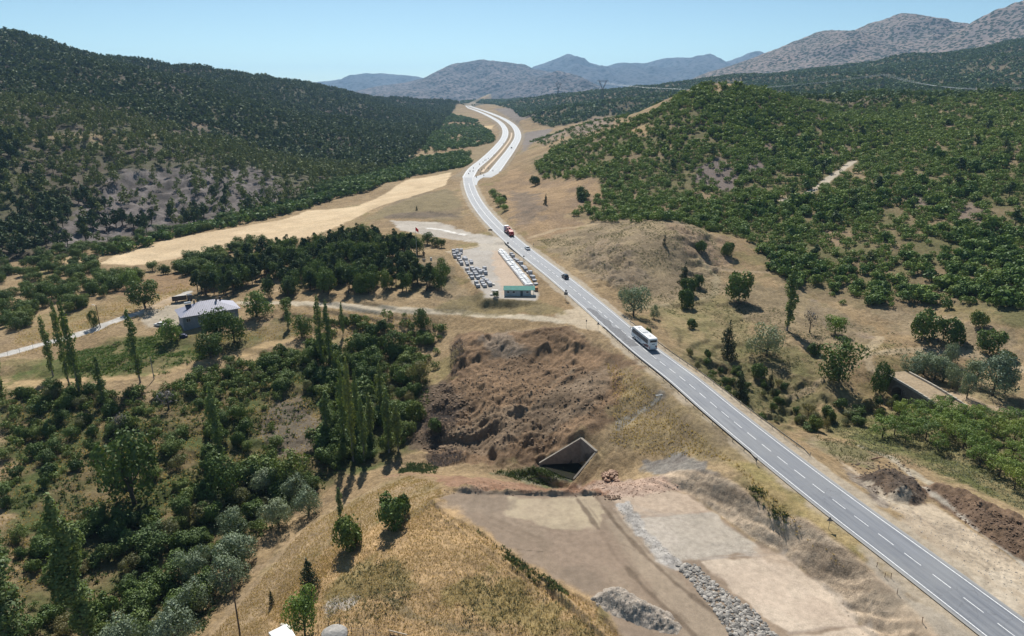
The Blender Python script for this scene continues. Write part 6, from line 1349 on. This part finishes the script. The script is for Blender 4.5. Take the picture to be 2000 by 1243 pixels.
# --- stone yard
xa, ya, _ = hit(905, 500); xb, yb, _ = hit(945, 560); yang = math.atan2(yb-ya, xb-xa)
def Z2(x, y): return (850+x/6.216, 430+y/6.216)
BLK = flat('grey_concrete_blocks', (.39,.395,.415), .9, 0, .2, 4, .2, .4); PAL = flat('pallet_wood', (.22,.165,.11), .9, 0, .2, 5)
def block_stack():
    t = thing('block_stack', '', 'block stack'); b = MB(); 
    for k in range(4): b.box((0, 0, .28+.3*k), (1.86, 1.5, .285), 0, .025)
    b.build('blocks', BLK, t); b = MB(); b.box((0, 0, .1), (1.9, 1.55, .05)); [b.box((x_, 0, .03), (.12, 1.55, .1)) for x_ in (-.8, 0, .8)]; b.build('pallet', PAL, t); return t
proto_b = None; GL = 'grey block stack on a pallet in the rows left in the stone yard'; GR = 'grey block stack on a pallet in the row between white sacks and highway'
stacks = [(222,390),(228,425),(240,460),(265,415),(268,385),(310,415),(315,390),(290,450),(285,490),(305,515),(320,545),(350,480),(372,500),(382,530),(392,552),(432,500),(440,530),(360,470),
          (385,610),(405,640),(420,665),(437,690),(450,715),(445,610),(465,635),(485,660),(500,690),(520,715),(505,605),(530,630),(550,660),(575,690),(545,690),(580,630),(610,660),(600,610),
          (500,780),(520,815),(565,760),(580,790),(600,815),(590,720),(625,750),(650,775),(665,800)]
right = [(925,430),(945,455),(970,480),(995,505),(1020,520),(1042,545),(1062,568),(1085,592),(1098,612),(1130,640),(1155,660),(1172,690),(1188,715),(1205,740),(1222,785)]
for i, p_ in enumerate(stacks+right):
    x, y, z = hit(*Z2(p_[0], p_[1])); lab = GL if i < len(stacks) else GR; grp = 'block stacks left in the yard' if i < len(stacks) else 'block stacks beside the sacks'; rz = yang+random.uniform(-.06, .06)
    if proto_b is None: proto_b = block_stack(); proto_b.location = (x, y, z+.02); proto_b.rotation_euler[2] = rz; o = proto_b
    else: o = copy_tree(proto_b, (x, y, z+.02), rz)
    o['label'] = lab; o['group'] = grp; o.scale = (1, 1, random.choice((.45, .8, 1.0, 1.15)))
WRAP = flat('white_plastic_wrap', (.80,.80,.79), .45, 0, .06, 2, .4)
A_, B_ = Vector(hit(*Z2(805, 400))), Vector(hit(*Z2(1140, 812))); dv = B_-A_; nw = int(dv.length/1.75); dn = dv.normalized(); side = Vector((dn.y, -dn.x, 0)); first = None
for i in range(nw+1):
    for s in (-1, 1):
        q = A_+dn*(i*dv.length/nw)+side*s*.85; rz = math.atan2(dn.y, dn.x)+random.uniform(-.08, .08); sc_ = (1, 1, random.uniform(.8, 1.15))
        if first is None:
            first = thing('wrapped_sack_pile', 'white plastic wrapped sack pile in the long double row of the stone yard', 'sack pile', q, rz, 'white wrapped sack piles'); b = MB(); b.box((0, 0, .62), (1.62, 1.5, 1.15), 0, .22); [b.box((random.uniform(-.3, .3), random.uniform(-.3, .3), 1.2), (.8, .6, .2), random.random(), .08) for _ in range(2)]; b.build('wrapped_sacks', WRAP, first, True); b = MB(); b.box((0, 0, .05), (1.6, 1.5, .1)); b.build('pallet', PAL, first)
        else: copy_tree(first, q, rz, None, sc_)
x, y, z = hit(*Z2(1222, 860)); t = thing('orange_crate', 'orange brown crate beside the green roofed site hut', 'crate', (x, y, z), yang); b = MB(); b.box((0, 0, .75), (1.4, 1.4, 1.4), 0, .03); b.build('box', flat('orange_boards', (.46,.22,.10), .8), t); b = MB(); [b.box((0, 0, .25+k*.5), (1.46, 1.46, .1)) for k in range(3)]; b.build('battens', PAL, t)
x, y, z = hit(*Z2(800, 385)); t = thing('cement_stack', 'low dark stack at the far end of the white sack row', 'block stack', (x, y, z), yang); b = MB(); [b.box((-.9+.9*k, 0, .5), (.8, 1.4, .9), 0, .06) for k in range(3)]; b.build('blocks', flat('dark_blocks', (.10,.10,.11), .9), t); b = MB(); b.box((0, 0, 1.02), (2.9, 1.6, .08), 0, .02); b.build('cover_sheet', WRAP, t)
for i, (q, lab, sz) in enumerate([((690,915),'white board pile beside the bush near the site hut',(1.9,1.0,.35)), ((1185,925),'white board lying at the right end of the site hut',(2.6,.9,.25)), ((720,860),'pale scrap slabs scattered below the block stacks',(2.4,1.4,.2)), ((700,790),'pale slabs stacked flat right of the block stacks',(1.7,1.2,.4))]):
    x, y, z = hit(*Z2(*q)); b = MB(); [b.box((random.uniform(-.2, .2), random.uniform(-.2, .2), .05+sz[2]*k/3), (sz[0]*random.uniform(.7, 1), sz[1]*random.uniform(.7, 1), .09), random.uniform(-.3, .3), .01) for k in range(4)]; o = b.build('board_pile', flat('white_boards', (.62,.60,.56), .8)); o.location = (x, y, z+.05); tag(o, lab, 'boards')
x, y, z = hit(*Z2(1000, 905)); ht = thing('site_hut', 'long low site hut with teal green roof at the end of the stone yard', 'hut', (x, y-.3, min(z, -1.15)), radians(-1)); hy = 3.2
b = MB(); b.prism([(-hy/2, -.1), (-hy/2, 2.4), (hy/2, 2.8), (hy/2, -.1)], -4.9, 4.9); b.build('wall', flat('pale_blue_grey_panels', (.36,.40,.42), .6, 0, .1, 1), ht)
b = MB(); b.prism([(-hy/2-.5, 2.36), (-hy/2-.5, 2.44), (hy/2+.4, 2.98), (hy/2+.4, 2.9)], -5.2, 6.4); b.build('roof', flat('teal_roof_sheet', (.03,.165,.14), .8, 0, .18, 1), ht)
for x_ in (-3.4, -1.4, 3.6):
    b = MB(); b.box((x_, -hy/2-.02, 1.6), (1.0, .06, .8)); w_ = b.build('window', flat('window_frame_white', (.62,.62,.62), .5), ht); b = MB(); b.box((x_, -hy/2-.06, 1.6), (.84, .03, .64)); b.build('pane', GLASS, w_)
b = MB(); b.box((1.5, -hy/2-.02, 1.0), (.9, .06, 2.0)); b.build('door', flat('dark_hut_door', (.07,.09,.10), .6), ht)
for s in (5.9,): b = MB(); [b.tube([(s, y_, 0), (s, y_, 2.6+.3*(y_ > 0))], .06, 6) for y_ in (-1.8, 1.8)]; b.build('porch_post', STEEL, ht)
at_px('bush', 'round_bush', 'small dark bush beside the site hut', 'bush', 968, 580, 11, 13)

# --- flagpole, monument
x, y, z = hit(814, 503); t = thing('flagpole', 'tall flagpole with red flag on the knoll above the grove', 'flagpole', (x, y, z)); Hf = 13.6
b = MB(); b.tube([(0, 0, -.2), (0, 0, Hf*.5), (0, 0, Hf)], [.10, .08, .05], 8); b.build('mast', flat('pale_mast', (.55,.55,.55), .4, .3), t)
bm = bmesh.new(); nx_, nz_ = 14, 10; gv = {}
for i in range(nx_+1):
    for j in range(nz_+1):
        a = i/nx_; gv[i, j] = bm.verts.new((.05+a*1.6*(1-.25*a), .22*sin(a*7+j*.35)*a, Hf-.15-j/nz_*1.5-a*1.1))
for i in range(nx_):
    for j in range(nz_): bm.faces.new((gv[i, j], gv[i+1, j], gv[i+1, j+1], gv[i, j+1]))
bmesh.ops.solidify(bm, geom=bm.faces[:], thickness=.02); fl = bpy.data.objects.new('flag', bm_mesh('flag', bm, flat('red_flag_cloth', (.45,.02,.025), .8), True)); COL.objects.link(fl); fl.parent = t
b = MB(); cr = [(.62+.30*cos(q), Hf-1.35+.30*sin(q)) for q in np.linspace(.6, 2*pi-.6, 20)]+[(.69+.23*cos(q), Hf-1.35+.23*sin(q)) for q in np.linspace(2*pi-.75, .75, 16)]
b.poly([(a, -.24, c) for a, c in cr]); st = [(1.05+(.15 if k % 2 == 0 else .06)*cos(pi+k*pi/5), -.24, Hf-1.6+(.15 if k % 2 == 0 else .06)*sin(pi+k*pi/5)) for k in range(10)]; b.poly(st); bmesh.ops.solidify(b.bm, geom=b.bm.faces[:], thickness=.01); b.build('crescent_and_star', WPAINT, fl)
x, y, z = hit(828, 508); t = thing('statue', 'dark standing soldier like statue on the knoll beside the flagpole', 'statue', (x, y, z)); me = bpy.data.meshes.new('figure')
sk = [(0,0,2.25),(0,0,2.75),(0,0,3.35),(0,0,3.62),(0,.03,3.95),(0,.02,4.2),(.24,0,2.15),(.30,.02,1.25),(.32,.0,.45),(.34,-.22,.36),(-.24,0,2.15),(-.30,.06,1.25),(-.30,.02,.45),(-.30,-.22,.36),(.45,0,3.3),(.62,-.05,2.7),(.42,-.35,2.5),(-.45,0,3.3),(-.62,.02,2.7),(-.60,-.1,2.15)]
se = [(0,1),(1,2),(2,3),(3,4),(4,5),(0,6),(6,7),(7,8),(8,9),(0,10),(10,11),(11,12),(12,13),(2,14),(14,15),(15,16),(2,17),(17,18),(18,19)]; sr = [.34,.32,.36,.13,.21,.17,.24,.17,.13,.13,.24,.17,.13,.13,.16,.12,.09,.16,.12,.09]
me.from_pydata(sk, se, []); o = bpy.data.objects.new('figure', me); COL.objects.link(o); o.parent = t; md = o.modifiers.new('skin', 'SKIN'); o.modifiers.new('sub', 'SUBSURF').render_levels = 2
for v, rr in zip(me.skin_vertices[0].data, sr): v.radius = (rr, rr*.85)
me.skin_vertices[0].data[0].use_root = True; me.materials.append(flat('dark_bronze', (.06,.045,.035), .5, .3))
b = MB(); b.box((0, 0, .15), (1.5, 1.3, .5), 0, .04); b.build('plinth', CONC, t)
x, y, z = hit(842, 509); b = MB(); b.box((0, 0, .55), (.9, .6, 1.1), .2, .08); b.box((0, 0, 1.2), (.7, .5, .3), .2, .08); o = b.build('memorial_stone', flat('white_marble', (.72,.70,.66), .5)); o.location = (x, y, z); tag(o, 'small white memorial stone beside the dark statue', 'stone')

# --- culvert
t = thing('culvert', 'concrete culvert mouth with sloping wing walls under the highway embankment', 'culvert', (CUL_HL[0], CUL_HL[1], -16.3))
org = Vector((CUL_HL[0], CUL_HL[1], -16.3)); a = Vector((*CUL_HL, 0))-Vector((org.x, org.y, 0)); c_ = Vector((*CUL_HR, 0))-Vector((org.x, org.y, 0)); ex = (c_-a).normalized(); LW = (c_-a).length; nrm = Vector((-ex.y, ex.x, 0)) 
if nrm.x > 0: nrm = -nrm                                   # outward: towards the stream
def wallmesh(name, outline, holes_arch, thick, parent, inset):
    """vertical wall in the plane a + ex*s, outline as (s, z); arch = (centre, half width, springing height)"""
    b = MB(); s0, w_, zs = holes_arch; arc = [(s0+w_*cos(q), zs+w_*sin(q)) for q in np.linspace(0, pi, 15)]
    left, right, top = 0.0, LW, 7.3
    path_ = [(left, -.5), (left, top), (right, top-.2), (right, -.5), (s0+w_, -.5)]+arc+[(s0-w_, -.5)]
    f = [b.bm.verts.new(a+ex*s+Vector((0, 0, z_))) for s, z_ in path_]; b.bm.faces.new(f); bmesh.ops.triangulate(b.bm, faces=b.bm.faces[:])
    g_ = bmesh.ops.extrude_face_region(b.bm, geom=b.bm.faces[:]); bmesh.ops.translate(b.bm, vec=-nrm*thick, verts=[q for q in g_['geom'] if isinstance(q, bmesh.types.BMVert)]); bmesh.ops.recalc_face_normals(b.bm, faces=b.bm.faces[:]); return b.build(name, CONC, parent)
wallmesh('headwall', None, (LW*.60, 2.1, 2.9), .6, t, 0)
def wing(p0, p1, z0, z1, th):
    b = MB(); d = (p1-p0).normalized(); n_ = Vector((-d.y, d.x, 0))*th/2; V_ = []
    for n2 in (n_, -n_): V_ += [p0+n2+Vector((0, 0, -.6)), p1+n2+Vector((0, 0, -.6)), p1+n2+Vector((0, 0, z1)), p0+n2+Vector((0, 0, z0))]
    vs = [b.bm.verts.new(q) for q in V_]
    for f in ((0,1,2,3),(7,6,5,4),(0,4,5,1),(1,5,6,2),(2,6,7,3),(3,7,4,0)): b.bm.faces.new([vs[i] for i in f])
    bmesh.ops.recalc_face_normals(b.bm, faces=b.bm.faces[:]); return b.build('wing_wall', CONC, t)
wl = Vector((*CUL_WL, 0))-Vector((org.x, org.y, 0)); wr = Vector((*CUL_WR, 0))-Vector((org.x, org.y, 0))
wing(a+ex*.02-nrm*.3, wl, 7.32, 1.0, .5); wing(c_-nrm*.3, wr, 7.1, 1.6, .5)
b = MB(); rings = []
for k in range(2):
    off = -nrm*(.55+k*14); rings.append([b.bm.verts.new(a+ex*(LW*.60+2.12*cos(q))+Vector((0, 0, (2.9+2.12*sin(q)) if q not in (-9, 9) else -.3))+off) for q in np.linspace(0, pi, 15)])
    rings[-1].append(b.bm.verts.new(a+ex*(LW*.60-2.12)+Vector((0, 0, -.4))+off)); rings[-1].insert(0, b.bm.verts.new(a+ex*(LW*.60+2.12)+Vector((0, 0, -.4))+off))
for k in range(len(rings[0])-1): b.bm.faces.new((rings[0][k], rings[0][k+1], rings[1][k+1], rings[1][k]))
b.bm.faces.new(rings[1]); b.build('barrel', flat('dark_barrel_concrete', (.20,.19,.17), .9), t)
m, nt, bs = new_mat('still_dark_water'); bs.inputs['Base Color'].default_value = (.025,.024,.018,1); bs.inputs['Roughness'].default_value = .8; bs.inputs['Specular IOR Level'].default_value = .02; g = N(nt); g.bump(g.noise(1.5, 3, .5, g.coord()), .08, .05, bs)
me = bpy.data.meshes.new('water'); me.from_pydata([(*q, -15.72) for q in [(16.2,146.8),(19.2,141.2),(14.9,138.8),(12.2,140.6),(8.8,143.6),(7.2,146.0)]], [], [tuple(range(6))]); me.update(); structure('water', me, m)

# --- old stone bridge
BST = None
m, nt, bs = new_mat('old_bridge_masonry'); g = N(nt); c0 = g.coord(); br = g.add('ShaderNodeTexBrick'); br.inputs['Scale'].default_value = 1.6; br.inputs['Color1'].default_value = (.25,.215,.17,1); br.inputs['Color2'].default_value = (.17,.145,.115,1); br.inputs['Mortar'].default_value = (.11,.095,.08,1); br.inputs['Mortar Size'].default_value = .025
sx_ = g.add('ShaderNodeSeparateXYZ'); g.link(c0, sx_.inputs[0]); cx_ = g.add('ShaderNodeCombineXYZ'); g.link(sx_.outputs[1], cx_.inputs[0]); g.link(sx_.outputs[2], cx_.inputs[1]); g.link(cx_.outputs[0], br.inputs['Vector'])
g.link(g.mix(g.rng(g.noise(1.3, 5, .6, c0), .4, .7, 0, .6), br.outputs['Color'], (.10,.09,.075)), bs.inputs['Base Color']); BST = m
d_ = Vector((BR1[0]-BR0[0], BR1[1]-BR0[1], 0)); LB = d_.length; d_.normalize(); bt = thing('stone_bridge', 'old stone bridge with two arches and a dirt deck over the stream', 'bridge', (BR0[0], BR0[1], 0), math.atan2(-d_.x, d_.y)); zd0, zd1, zb_ = -6.1, -6.8, -13.2
# local +Y runs back along the bridge (towards BR0 is 0), -Y to BR1
def side_face(xl, th, name):
    b = MB(); A1, A2 = (5.6, 2.5, -9.9), (12.6, 1.7, -11.2); out = [(-1.5, zb_), (-1.5, zd0+.1)]+[(y_, zd0+(zd1-zd0)*y_/LB+.32*sin(pi*y_/LB)) for y_ in np.linspace(0, LB+1.5, 9)]+[(LB+1.5, zb_)]
    for y_, w_, zs in (A2, A1): out += [(y_+w_, zb_)]+[(y_+w_*cos(q), zs+w_*sin(q)) for q in np.linspace(0, pi, 13)]+[(y_-w_, zb_)]
    vs = [b.bm.verts.new((xl, y_, z_)) for y_, z_ in out]; b.bm.faces.new(vs); bmesh.ops.triangulate(b.bm, faces=b.bm.faces[:]); g_ = bmesh.ops.extrude_face_region(b.bm, geom=b.bm.faces[:]); bmesh.ops.translate(b.bm, vec=(th, 0, 0), verts=[q for q in g_['geom'] if isinstance(q, bmesh.types.BMVert)]); bmesh.ops.recalc_face_normals(b.bm, faces=b.bm.faces[:]); o = b.build(name, BST, bt)
    return o
body = side_face(0.0, -BRW, 'arched_body')
for xl, nm in ((.02, 'parapet'), (-BRW-.02, 'parapet')):
    b = MB(); n_ = 12
    for i in range(n_):
        y_ = LB*(i+.5)/n_; b.box((xl, y_, zd0+(zd1-zd0)*y_/LB+.32*sin(pi*y_/LB)+.28), (.42, LB/n_+.06, .62))
    b.build(nm, flat('pale_parapet_stone', (.40,.36,.30), .9, 0, .2, 3, .2, .4), bt)
b = MB(); ys_ = np.linspace(-1.4, LB+1.4, 12); rows = [[b.bm.verts.new((x_, y_, zd0+(zd1-zd0)*y_/LB+.32*sin(pi*np.clip(y_/LB, 0, 1))+.06)) for x_ in (-.24, -BRW+.24)] for y_ in ys_]
[b.bm.faces.new((p_[0], p_[1], q_[1], q_[0])) for p_, q_ in zip(rows[:-1], rows[1:])]; b.build('deck', flat('dirt_deck', (.31,.24,.16), 1, 0, .25, 1.5, .1, .4), bt)
for y_, w_, zs in ((5.6, 2.5, -9.9), (12.6, 1.7, -11.2)):
    b = MB()
    for q in np.linspace(0.08, pi-.08, 13): b.box((.06, y_+(w_+.22)*cos(q), zs+(w_+.22)*sin(q)), (.16, .45, .42), 0, .02, q)
    b.build('arch_ring', flat('arch_stone', (.22,.19,.155), .95, 0, .25, 3), bt)
at_px('bush', 'round_bush', 'bush growing on the far end of the old bridge deck', 'bush', 1850, 794, 18, 34)

# --- heaps, rubble
HEAP = [(1150,1170),(1180,1148),(1215,1145),(1262,1175),(1310,1195),(1335,1225),(1325,1243),(1280,1236),(1220,1215),(1180,1195)]
hp = hits(HEAP); cx, cy = np.mean(hp, 0); xs = np.linspace(min(p[0] for p in hp)-.4, max(p[0] for p in hp)+.4, 90); ys = np.linspace(min(p[1] for p in hp)-.4, max(p[1] for p in hp)+.4, 70); X, Y = np.meshgrid(xs, ys); d = dist_poly(X, Y, hp)
hgt = sstep(.15, -2.6, d)*1.55*(1+.3*fbm(X, Y, 2.6, 3, 812))+.22*sstep(.1, -.4, d)*fbm(X, Y, .6, 4, 811); Z = height(X, Y)-.15+np.where(d < .15, np.maximum(hgt, 0)+.1*sstep(.15, -.3, d), -.2)
gm = flat('crushed_grey_stone', (.31,.265,.22), 1, 0, .45, 5, .15, .9); o = bpy.data.objects.new('gravel_heap', grid_mesh('gravel_heap', X, Y, Z)); o.data.materials.append(gm); COL.objects.link(o); tag(o, 'long grey brown gravel heap dumped at the bottom of the platform', 'gravel heap')
RK = [rock_mesh('rock', 1, k, 1, .3, ROCK, (1, 1, .8)) for k in range(7)]
def stones(name, pts, sizes, mats, kind='stuff', label=None):
    out = []; rr = np.random.default_rng(len(pts)); Vs = []
    for me in RK:
        co = np.empty(len(me.vertices)*3); me.vertices.foreach_get('co', co); ix = np.empty(len(me.loops), np.int32); me.loops.foreach_get('vertex_index', ix); Vs.append(co.reshape(-1, 3)[ix])
    tn = []
    for (x, y, z), s in zip(pts, sizes):
        V = Vs[rr.integers(0, len(Vs))]; a = rr.random()*6.28; sc = np.array([rr.uniform(.7, 1.3), rr.uniform(.7, 1.2), rr.uniform(.5, .9)])*s; V = V*sc; V = np.stack([V[:, 0]*cos(a)-V[:, 1]*sin(a), V[:, 0]*sin(a)+V[:, 1]*cos(a), V[:, 2]], 1)+np.array([x, y, z+.15*s]); out.append(V); tn.append(np.full(len(V), rr.random()))
    me = raw_mesh(name, np.concatenate(out), 3, np.concatenate(tn), mats); o = bpy.data.objects.new(name, me); COL.objects.link(o)
    if kind: o['kind'] = kind
    return o
m, nt, bs = new_mat('broken_limestone'); g = N(nt); g.link(g.mix(g.attr('tone', 'Fac'), (.13,.122,.112), (.44,.405,.36)), bs.inputs['Base Color']); g.bump(g.noise(6, 4, .6, g.coord()), .5, .06, bs); LIME = m
m, nt, bs = new_mat('reddish_stone'); g = N(nt); g.link(g.mix(g.attr('tone', 'Fac'), (.19,.115,.08), (.48,.33,.24)), bs.inputs['Base Color']); REDST = m
m, nt, bs = new_mat('loose_soil_clods'); g = N(nt); g.link(g.mix(g.attr('tone', 'Fac'), (.115,.078,.05), (.235,.165,.108)), bs.inputs['Base Color']); SOILST = m
def strew(px, n, smin, smax, seed, pw=2.2):
    poly = hits(px); P = np.array(poly); rr = np.random.default_rng(seed); x = rr.uniform(P[:, 0].min(), P[:, 0].max(), n*4); y = rr.uniform(P[:, 1].min(), P[:, 1].max(), n*4); ok = dist_poly(x, y, poly) < 0; x, y = x[ok][:n], y[ok][:n]
    return np.stack([x, y, height(x, y)], 1), smin+(smax-smin)*rr.random(len(x))**pw
p_, s_ = strew([(1318,1102),(1358,1102),(1400,1142),(1470,1190),(1535,1262),(1440,1262),(1395,1195),(1342,1132)], 3200, .05, .48, 1, 4.5); stones('rubble', p_, s_, [LIME])
p_, s_ = strew([(1205,985),(1235,985),(1265,1040),(1325,1090),(1350,1110),(1310,1105),(1260,1065),(1220,1020)], 900, .03, .11, 2, 3); stones('rubble', p_, s_, [LIME])
p_, s_ = strew([(1120,952),(1200,940),(1290,935),(1330,955),(1270,968),(1190,975)], 800, .06, .24, 3); stones('rubble', p_, s_, [REDST])
p_, s_ = strew([(1160,1175),(1215,1150),(1300,1195),(1325,1235),(1230,1215)], 700, .04, .12, 4); ii = np.stack([np.clip(np.searchsorted(ys, p_[:, 1]), 0, 69), np.clip(np.searchsorted(xs, p_[:, 0]), 0, 89)]); p_[:, 2] = np.maximum(Z[ii[0], ii[1]], p_[:, 2])-.02; stones('gravel', p_, s_, [LIME])
p_, s_ = strew([(865,955),(1000,950),(1180,965),(1180,972),(1000,968),(870,968)], 900, .04, .2, 5); stones('dirt_clods', p_, s_, [flat('dirt_clod', (.17,.115,.08), 1)])
p_, s_ = strew([(1175,925),(1205,922),(1210,940),(1180,942)], 60, .25, .6, 6, 1); p_[:, 2] += np.maximum(0, .9-np.hypot(p_[:, 0]-p_[:, 0].mean(), p_[:, 1]-p_[:, 1].mean())*.5); o = stones('rock_pile', p_, s_, [REDST], None); tag(o, 'small reddish rock pile beside the culvert wing wall', 'rock pile')
p_, s_ = strew([(1180,968),(1213,968),(1213,976),(1182,976)], 40, .15, .4, 7, 1); o = stones('soil_pile', p_, s_, [flat('dirt_clod', (.17,.115,.08), 1)], None); tag(o, 'small dark soil pile on the far edge of the platform', 'soil pile')
p_, s_ = strew([(850,760),(1000,690),(1150,720),(1200,800),(1050,880),(880,890)], 5200, .05, .42, 8, 4.5); stones('dirt_clods', p_, s_, [SOILST])
p_, s_ = strew([(820,770),(870,745),(930,780),(900,870),(850,900),(815,860)], 1600, .08, .5, 81, 3.5); stones('dirt_clods', p_, s_, [SOILST])
p_, s_ = strew([(1295,945),(1340,940),(1420,985),(1500,1040),(1600,1100),(1700,1190),(1780,1260),(1700,1260),(1640,1180),(1540,1090),(1470,1055),(1400,1008),(1345,972)], 1400, .03, .12, 82, 3.5); stones('dirt_clods', p_, s_, [flat('bank_clod', (.30,.235,.17), 1)])
p_, s_ = strew([(1840,965),(1930,990),(2050,1050),(2100,1120),(1980,1080),(1880,1020)], 900, .07, .3, 9, 2.5); stones('dirt_clods', p_, s_, [flat('brown_clod', (.15,.10,.068), 1)])
p_, s_ = strew([(1660,905),(1760,900),(1820,950),(1790,985),(1700,960)], 500, .07, .35, 10, 2.5); stones('dirt_clods', p_, s_, [flat('dark_clod', (.095,.07,.052), 1)])
p_, s_ = strew([(1640,900),(1740,985),(1900,1035),(2000,1105),(1990,1180),(1760,1020)], 500, .04, .14, 11, 2); stones('gravel', p_, s_, [LIME])
x, y, z = hit(1712, 900); b = MB(); b.tube([(-1.2, 0, .3), (0, .2, .5), (1.3, -.2, 1.1)], [.16, .2, .08], 7); b.tube([(0, .2, .5), (.5, .7, .9)], [.1, .04], 6); o = b.build('dead_log', RUST); o.location = (x, y, z); tag(o, 'dead brown log lying on the earth heap by the orchard', 'log')
x, y, z = hit(1292, 775); b = MB(); [b.tube([(-1.4, k*.35, .2), (1.5, k*.35+.5, .35)], .07, 6) for k in range(2)]; o = b.build('broken_rail_piece', flat('white_rail', (.6,.6,.58), .5)); o.location = (x, y, z); tag(o, 'broken pale rail pieces lying on the embankment below the guardrail', 'rail')

# --- power line
def pylon(label, u, vb, hpx, wdt=1.0):
    x, y, z = hit(u, vb); H = hpx*depth_of(x, y, z)/F; t = thing('power_pylon', label, 'pylon', (x, y, z), .25); r = H*.006
    b = MB(); w0, w1 = H*.085, H*.028; zm = H*.58
    leg = [[(sx*w0, sy*w0, -.5), (sx*w1, sy*w1, zm)] for sx in (-1, 1) for sy in (-1, 1)]
    for l_ in leg: b.tube(l_, r, 4)
    for k in range(7):
        f0, f1 = k/7, (k+1)/7; A0, A1 = w0+(w1-w0)*f0, w0+(w1-w0)*f1
        for sx, sy, tx, ty in ((-1,-1,1,-1),(1,-1,-1,-1),(-1,1,1,1),(1,1,-1,1),(-1,-1,-1,1),(1,-1,1,1)): b.tube([(sx*A0, sy*A0, zm*f0), (tx*A1, ty*A1, zm*f1)], r*.6, 4)
    b.build('tower', DARK, t)
    b = MB(); wt = H*.20
    for s in (-1, 1):
        for sy in (-1, 1): b.tube([(s*w1, sy*w1, zm), (s*wt, sy*w1*.6, H*.93)], r, 4); b.tube([(s*w1*.3, sy*w1, zm*1.03), (s*wt*.72, sy*w1*.6, H*.93)], r*.7, 4)
        for k in range(4): f = (k+.5)/4; b.tube([(s*(w1+(wt-w1)*f), -w1*.8, zm+(H*.93-zm)*f), (s*(w1*.3+(wt*.72-w1*.3)*min(1, f+.2)), w1*.8, zm*1.03+(H*.93-zm)*min(1, f+.2))], r*.6, 4)
    b.build('fork', DARK, t)
    b = MB(); wc = H*.30
    for sy in (-1, 1): b.tube([(-wc, 0, H*.93), (-wt, sy*w1*.6, H*.96), (wt, sy*w1*.6, H*.96), (wc, 0, H*.93)], r, 4); b.tube([(-wt, sy*w1*.6, H*.91), (wt, sy*w1*.6, H*.91)], r, 4)
    for k in range(9): b.tube([(-wt+2*wt*k/9, -w1*.6, H*.91), (-wt+2*wt*(k+1)/9, w1*.6, H*.96)], r*.6, 4)
    for s in (-1, 1): b.tube([(s*wt*.9, 0, H*.95), (s*wt*1.1, 0, H)], r, 4)
    b.build('crossarm', DARK, t)
    for xx in (-wc*.95, 0, wc*.95): b = MB(); b.tube([(xx, 0, H*.92), (xx, 0, H*.85)], r*1.4, 6); b.build('insulator', STEEL, t)
    return t, (x, y, z, H)
pa = pylon('largest dark lattice power pylon on the forested slope beyond the scrub hill', 1176, 199, 41); pb = pylon('faint small lattice power pylon far off left of the largest one', 1090, 190, 26); pc = pylon('pale lattice power pylon in the forest above the scrub hill at right', 1722, 176, 34)
def attach(P_, s): x, y, z, H = P_; return Vector((x+cos(.25)*s*H*.285, y+sin(.25)*s*H*.285, z+H*.85))
CAB = flat('aluminium_cable', (.62,.62,.63), .4, .3)
def cable(label, A_, B_, sag):
    b = MB(); n_ = 24; b.tube([A_.lerp(B_, i/n_)-Vector((0, 0, sag*4*(i/n_)*(1-i/n_))) for i in range(n_+1)], .10, 5); o = b.build('power_cable', CAB); tag(o, label, 'cable', label.replace('sagging ', '')[:60]); return o
for s in (-1, 0, 1):
    cable('sagging power cable between two distant pylons on the forested slope', attach(pa[1], s), attach(pb[1], s), 12)
    cable('sagging power cable crossing the forest from the dark pylon to the pale one', attach(pa[1], s), attach(pc[1], s), 22)
    E = PY(2080, 173+s*3, 900); cable('sagging power cable leaving the pale pylon towards the edge of the photo', attach(pc[1], s), Vector((E[0]+s*4, E[1], E[2]+4)), 14)
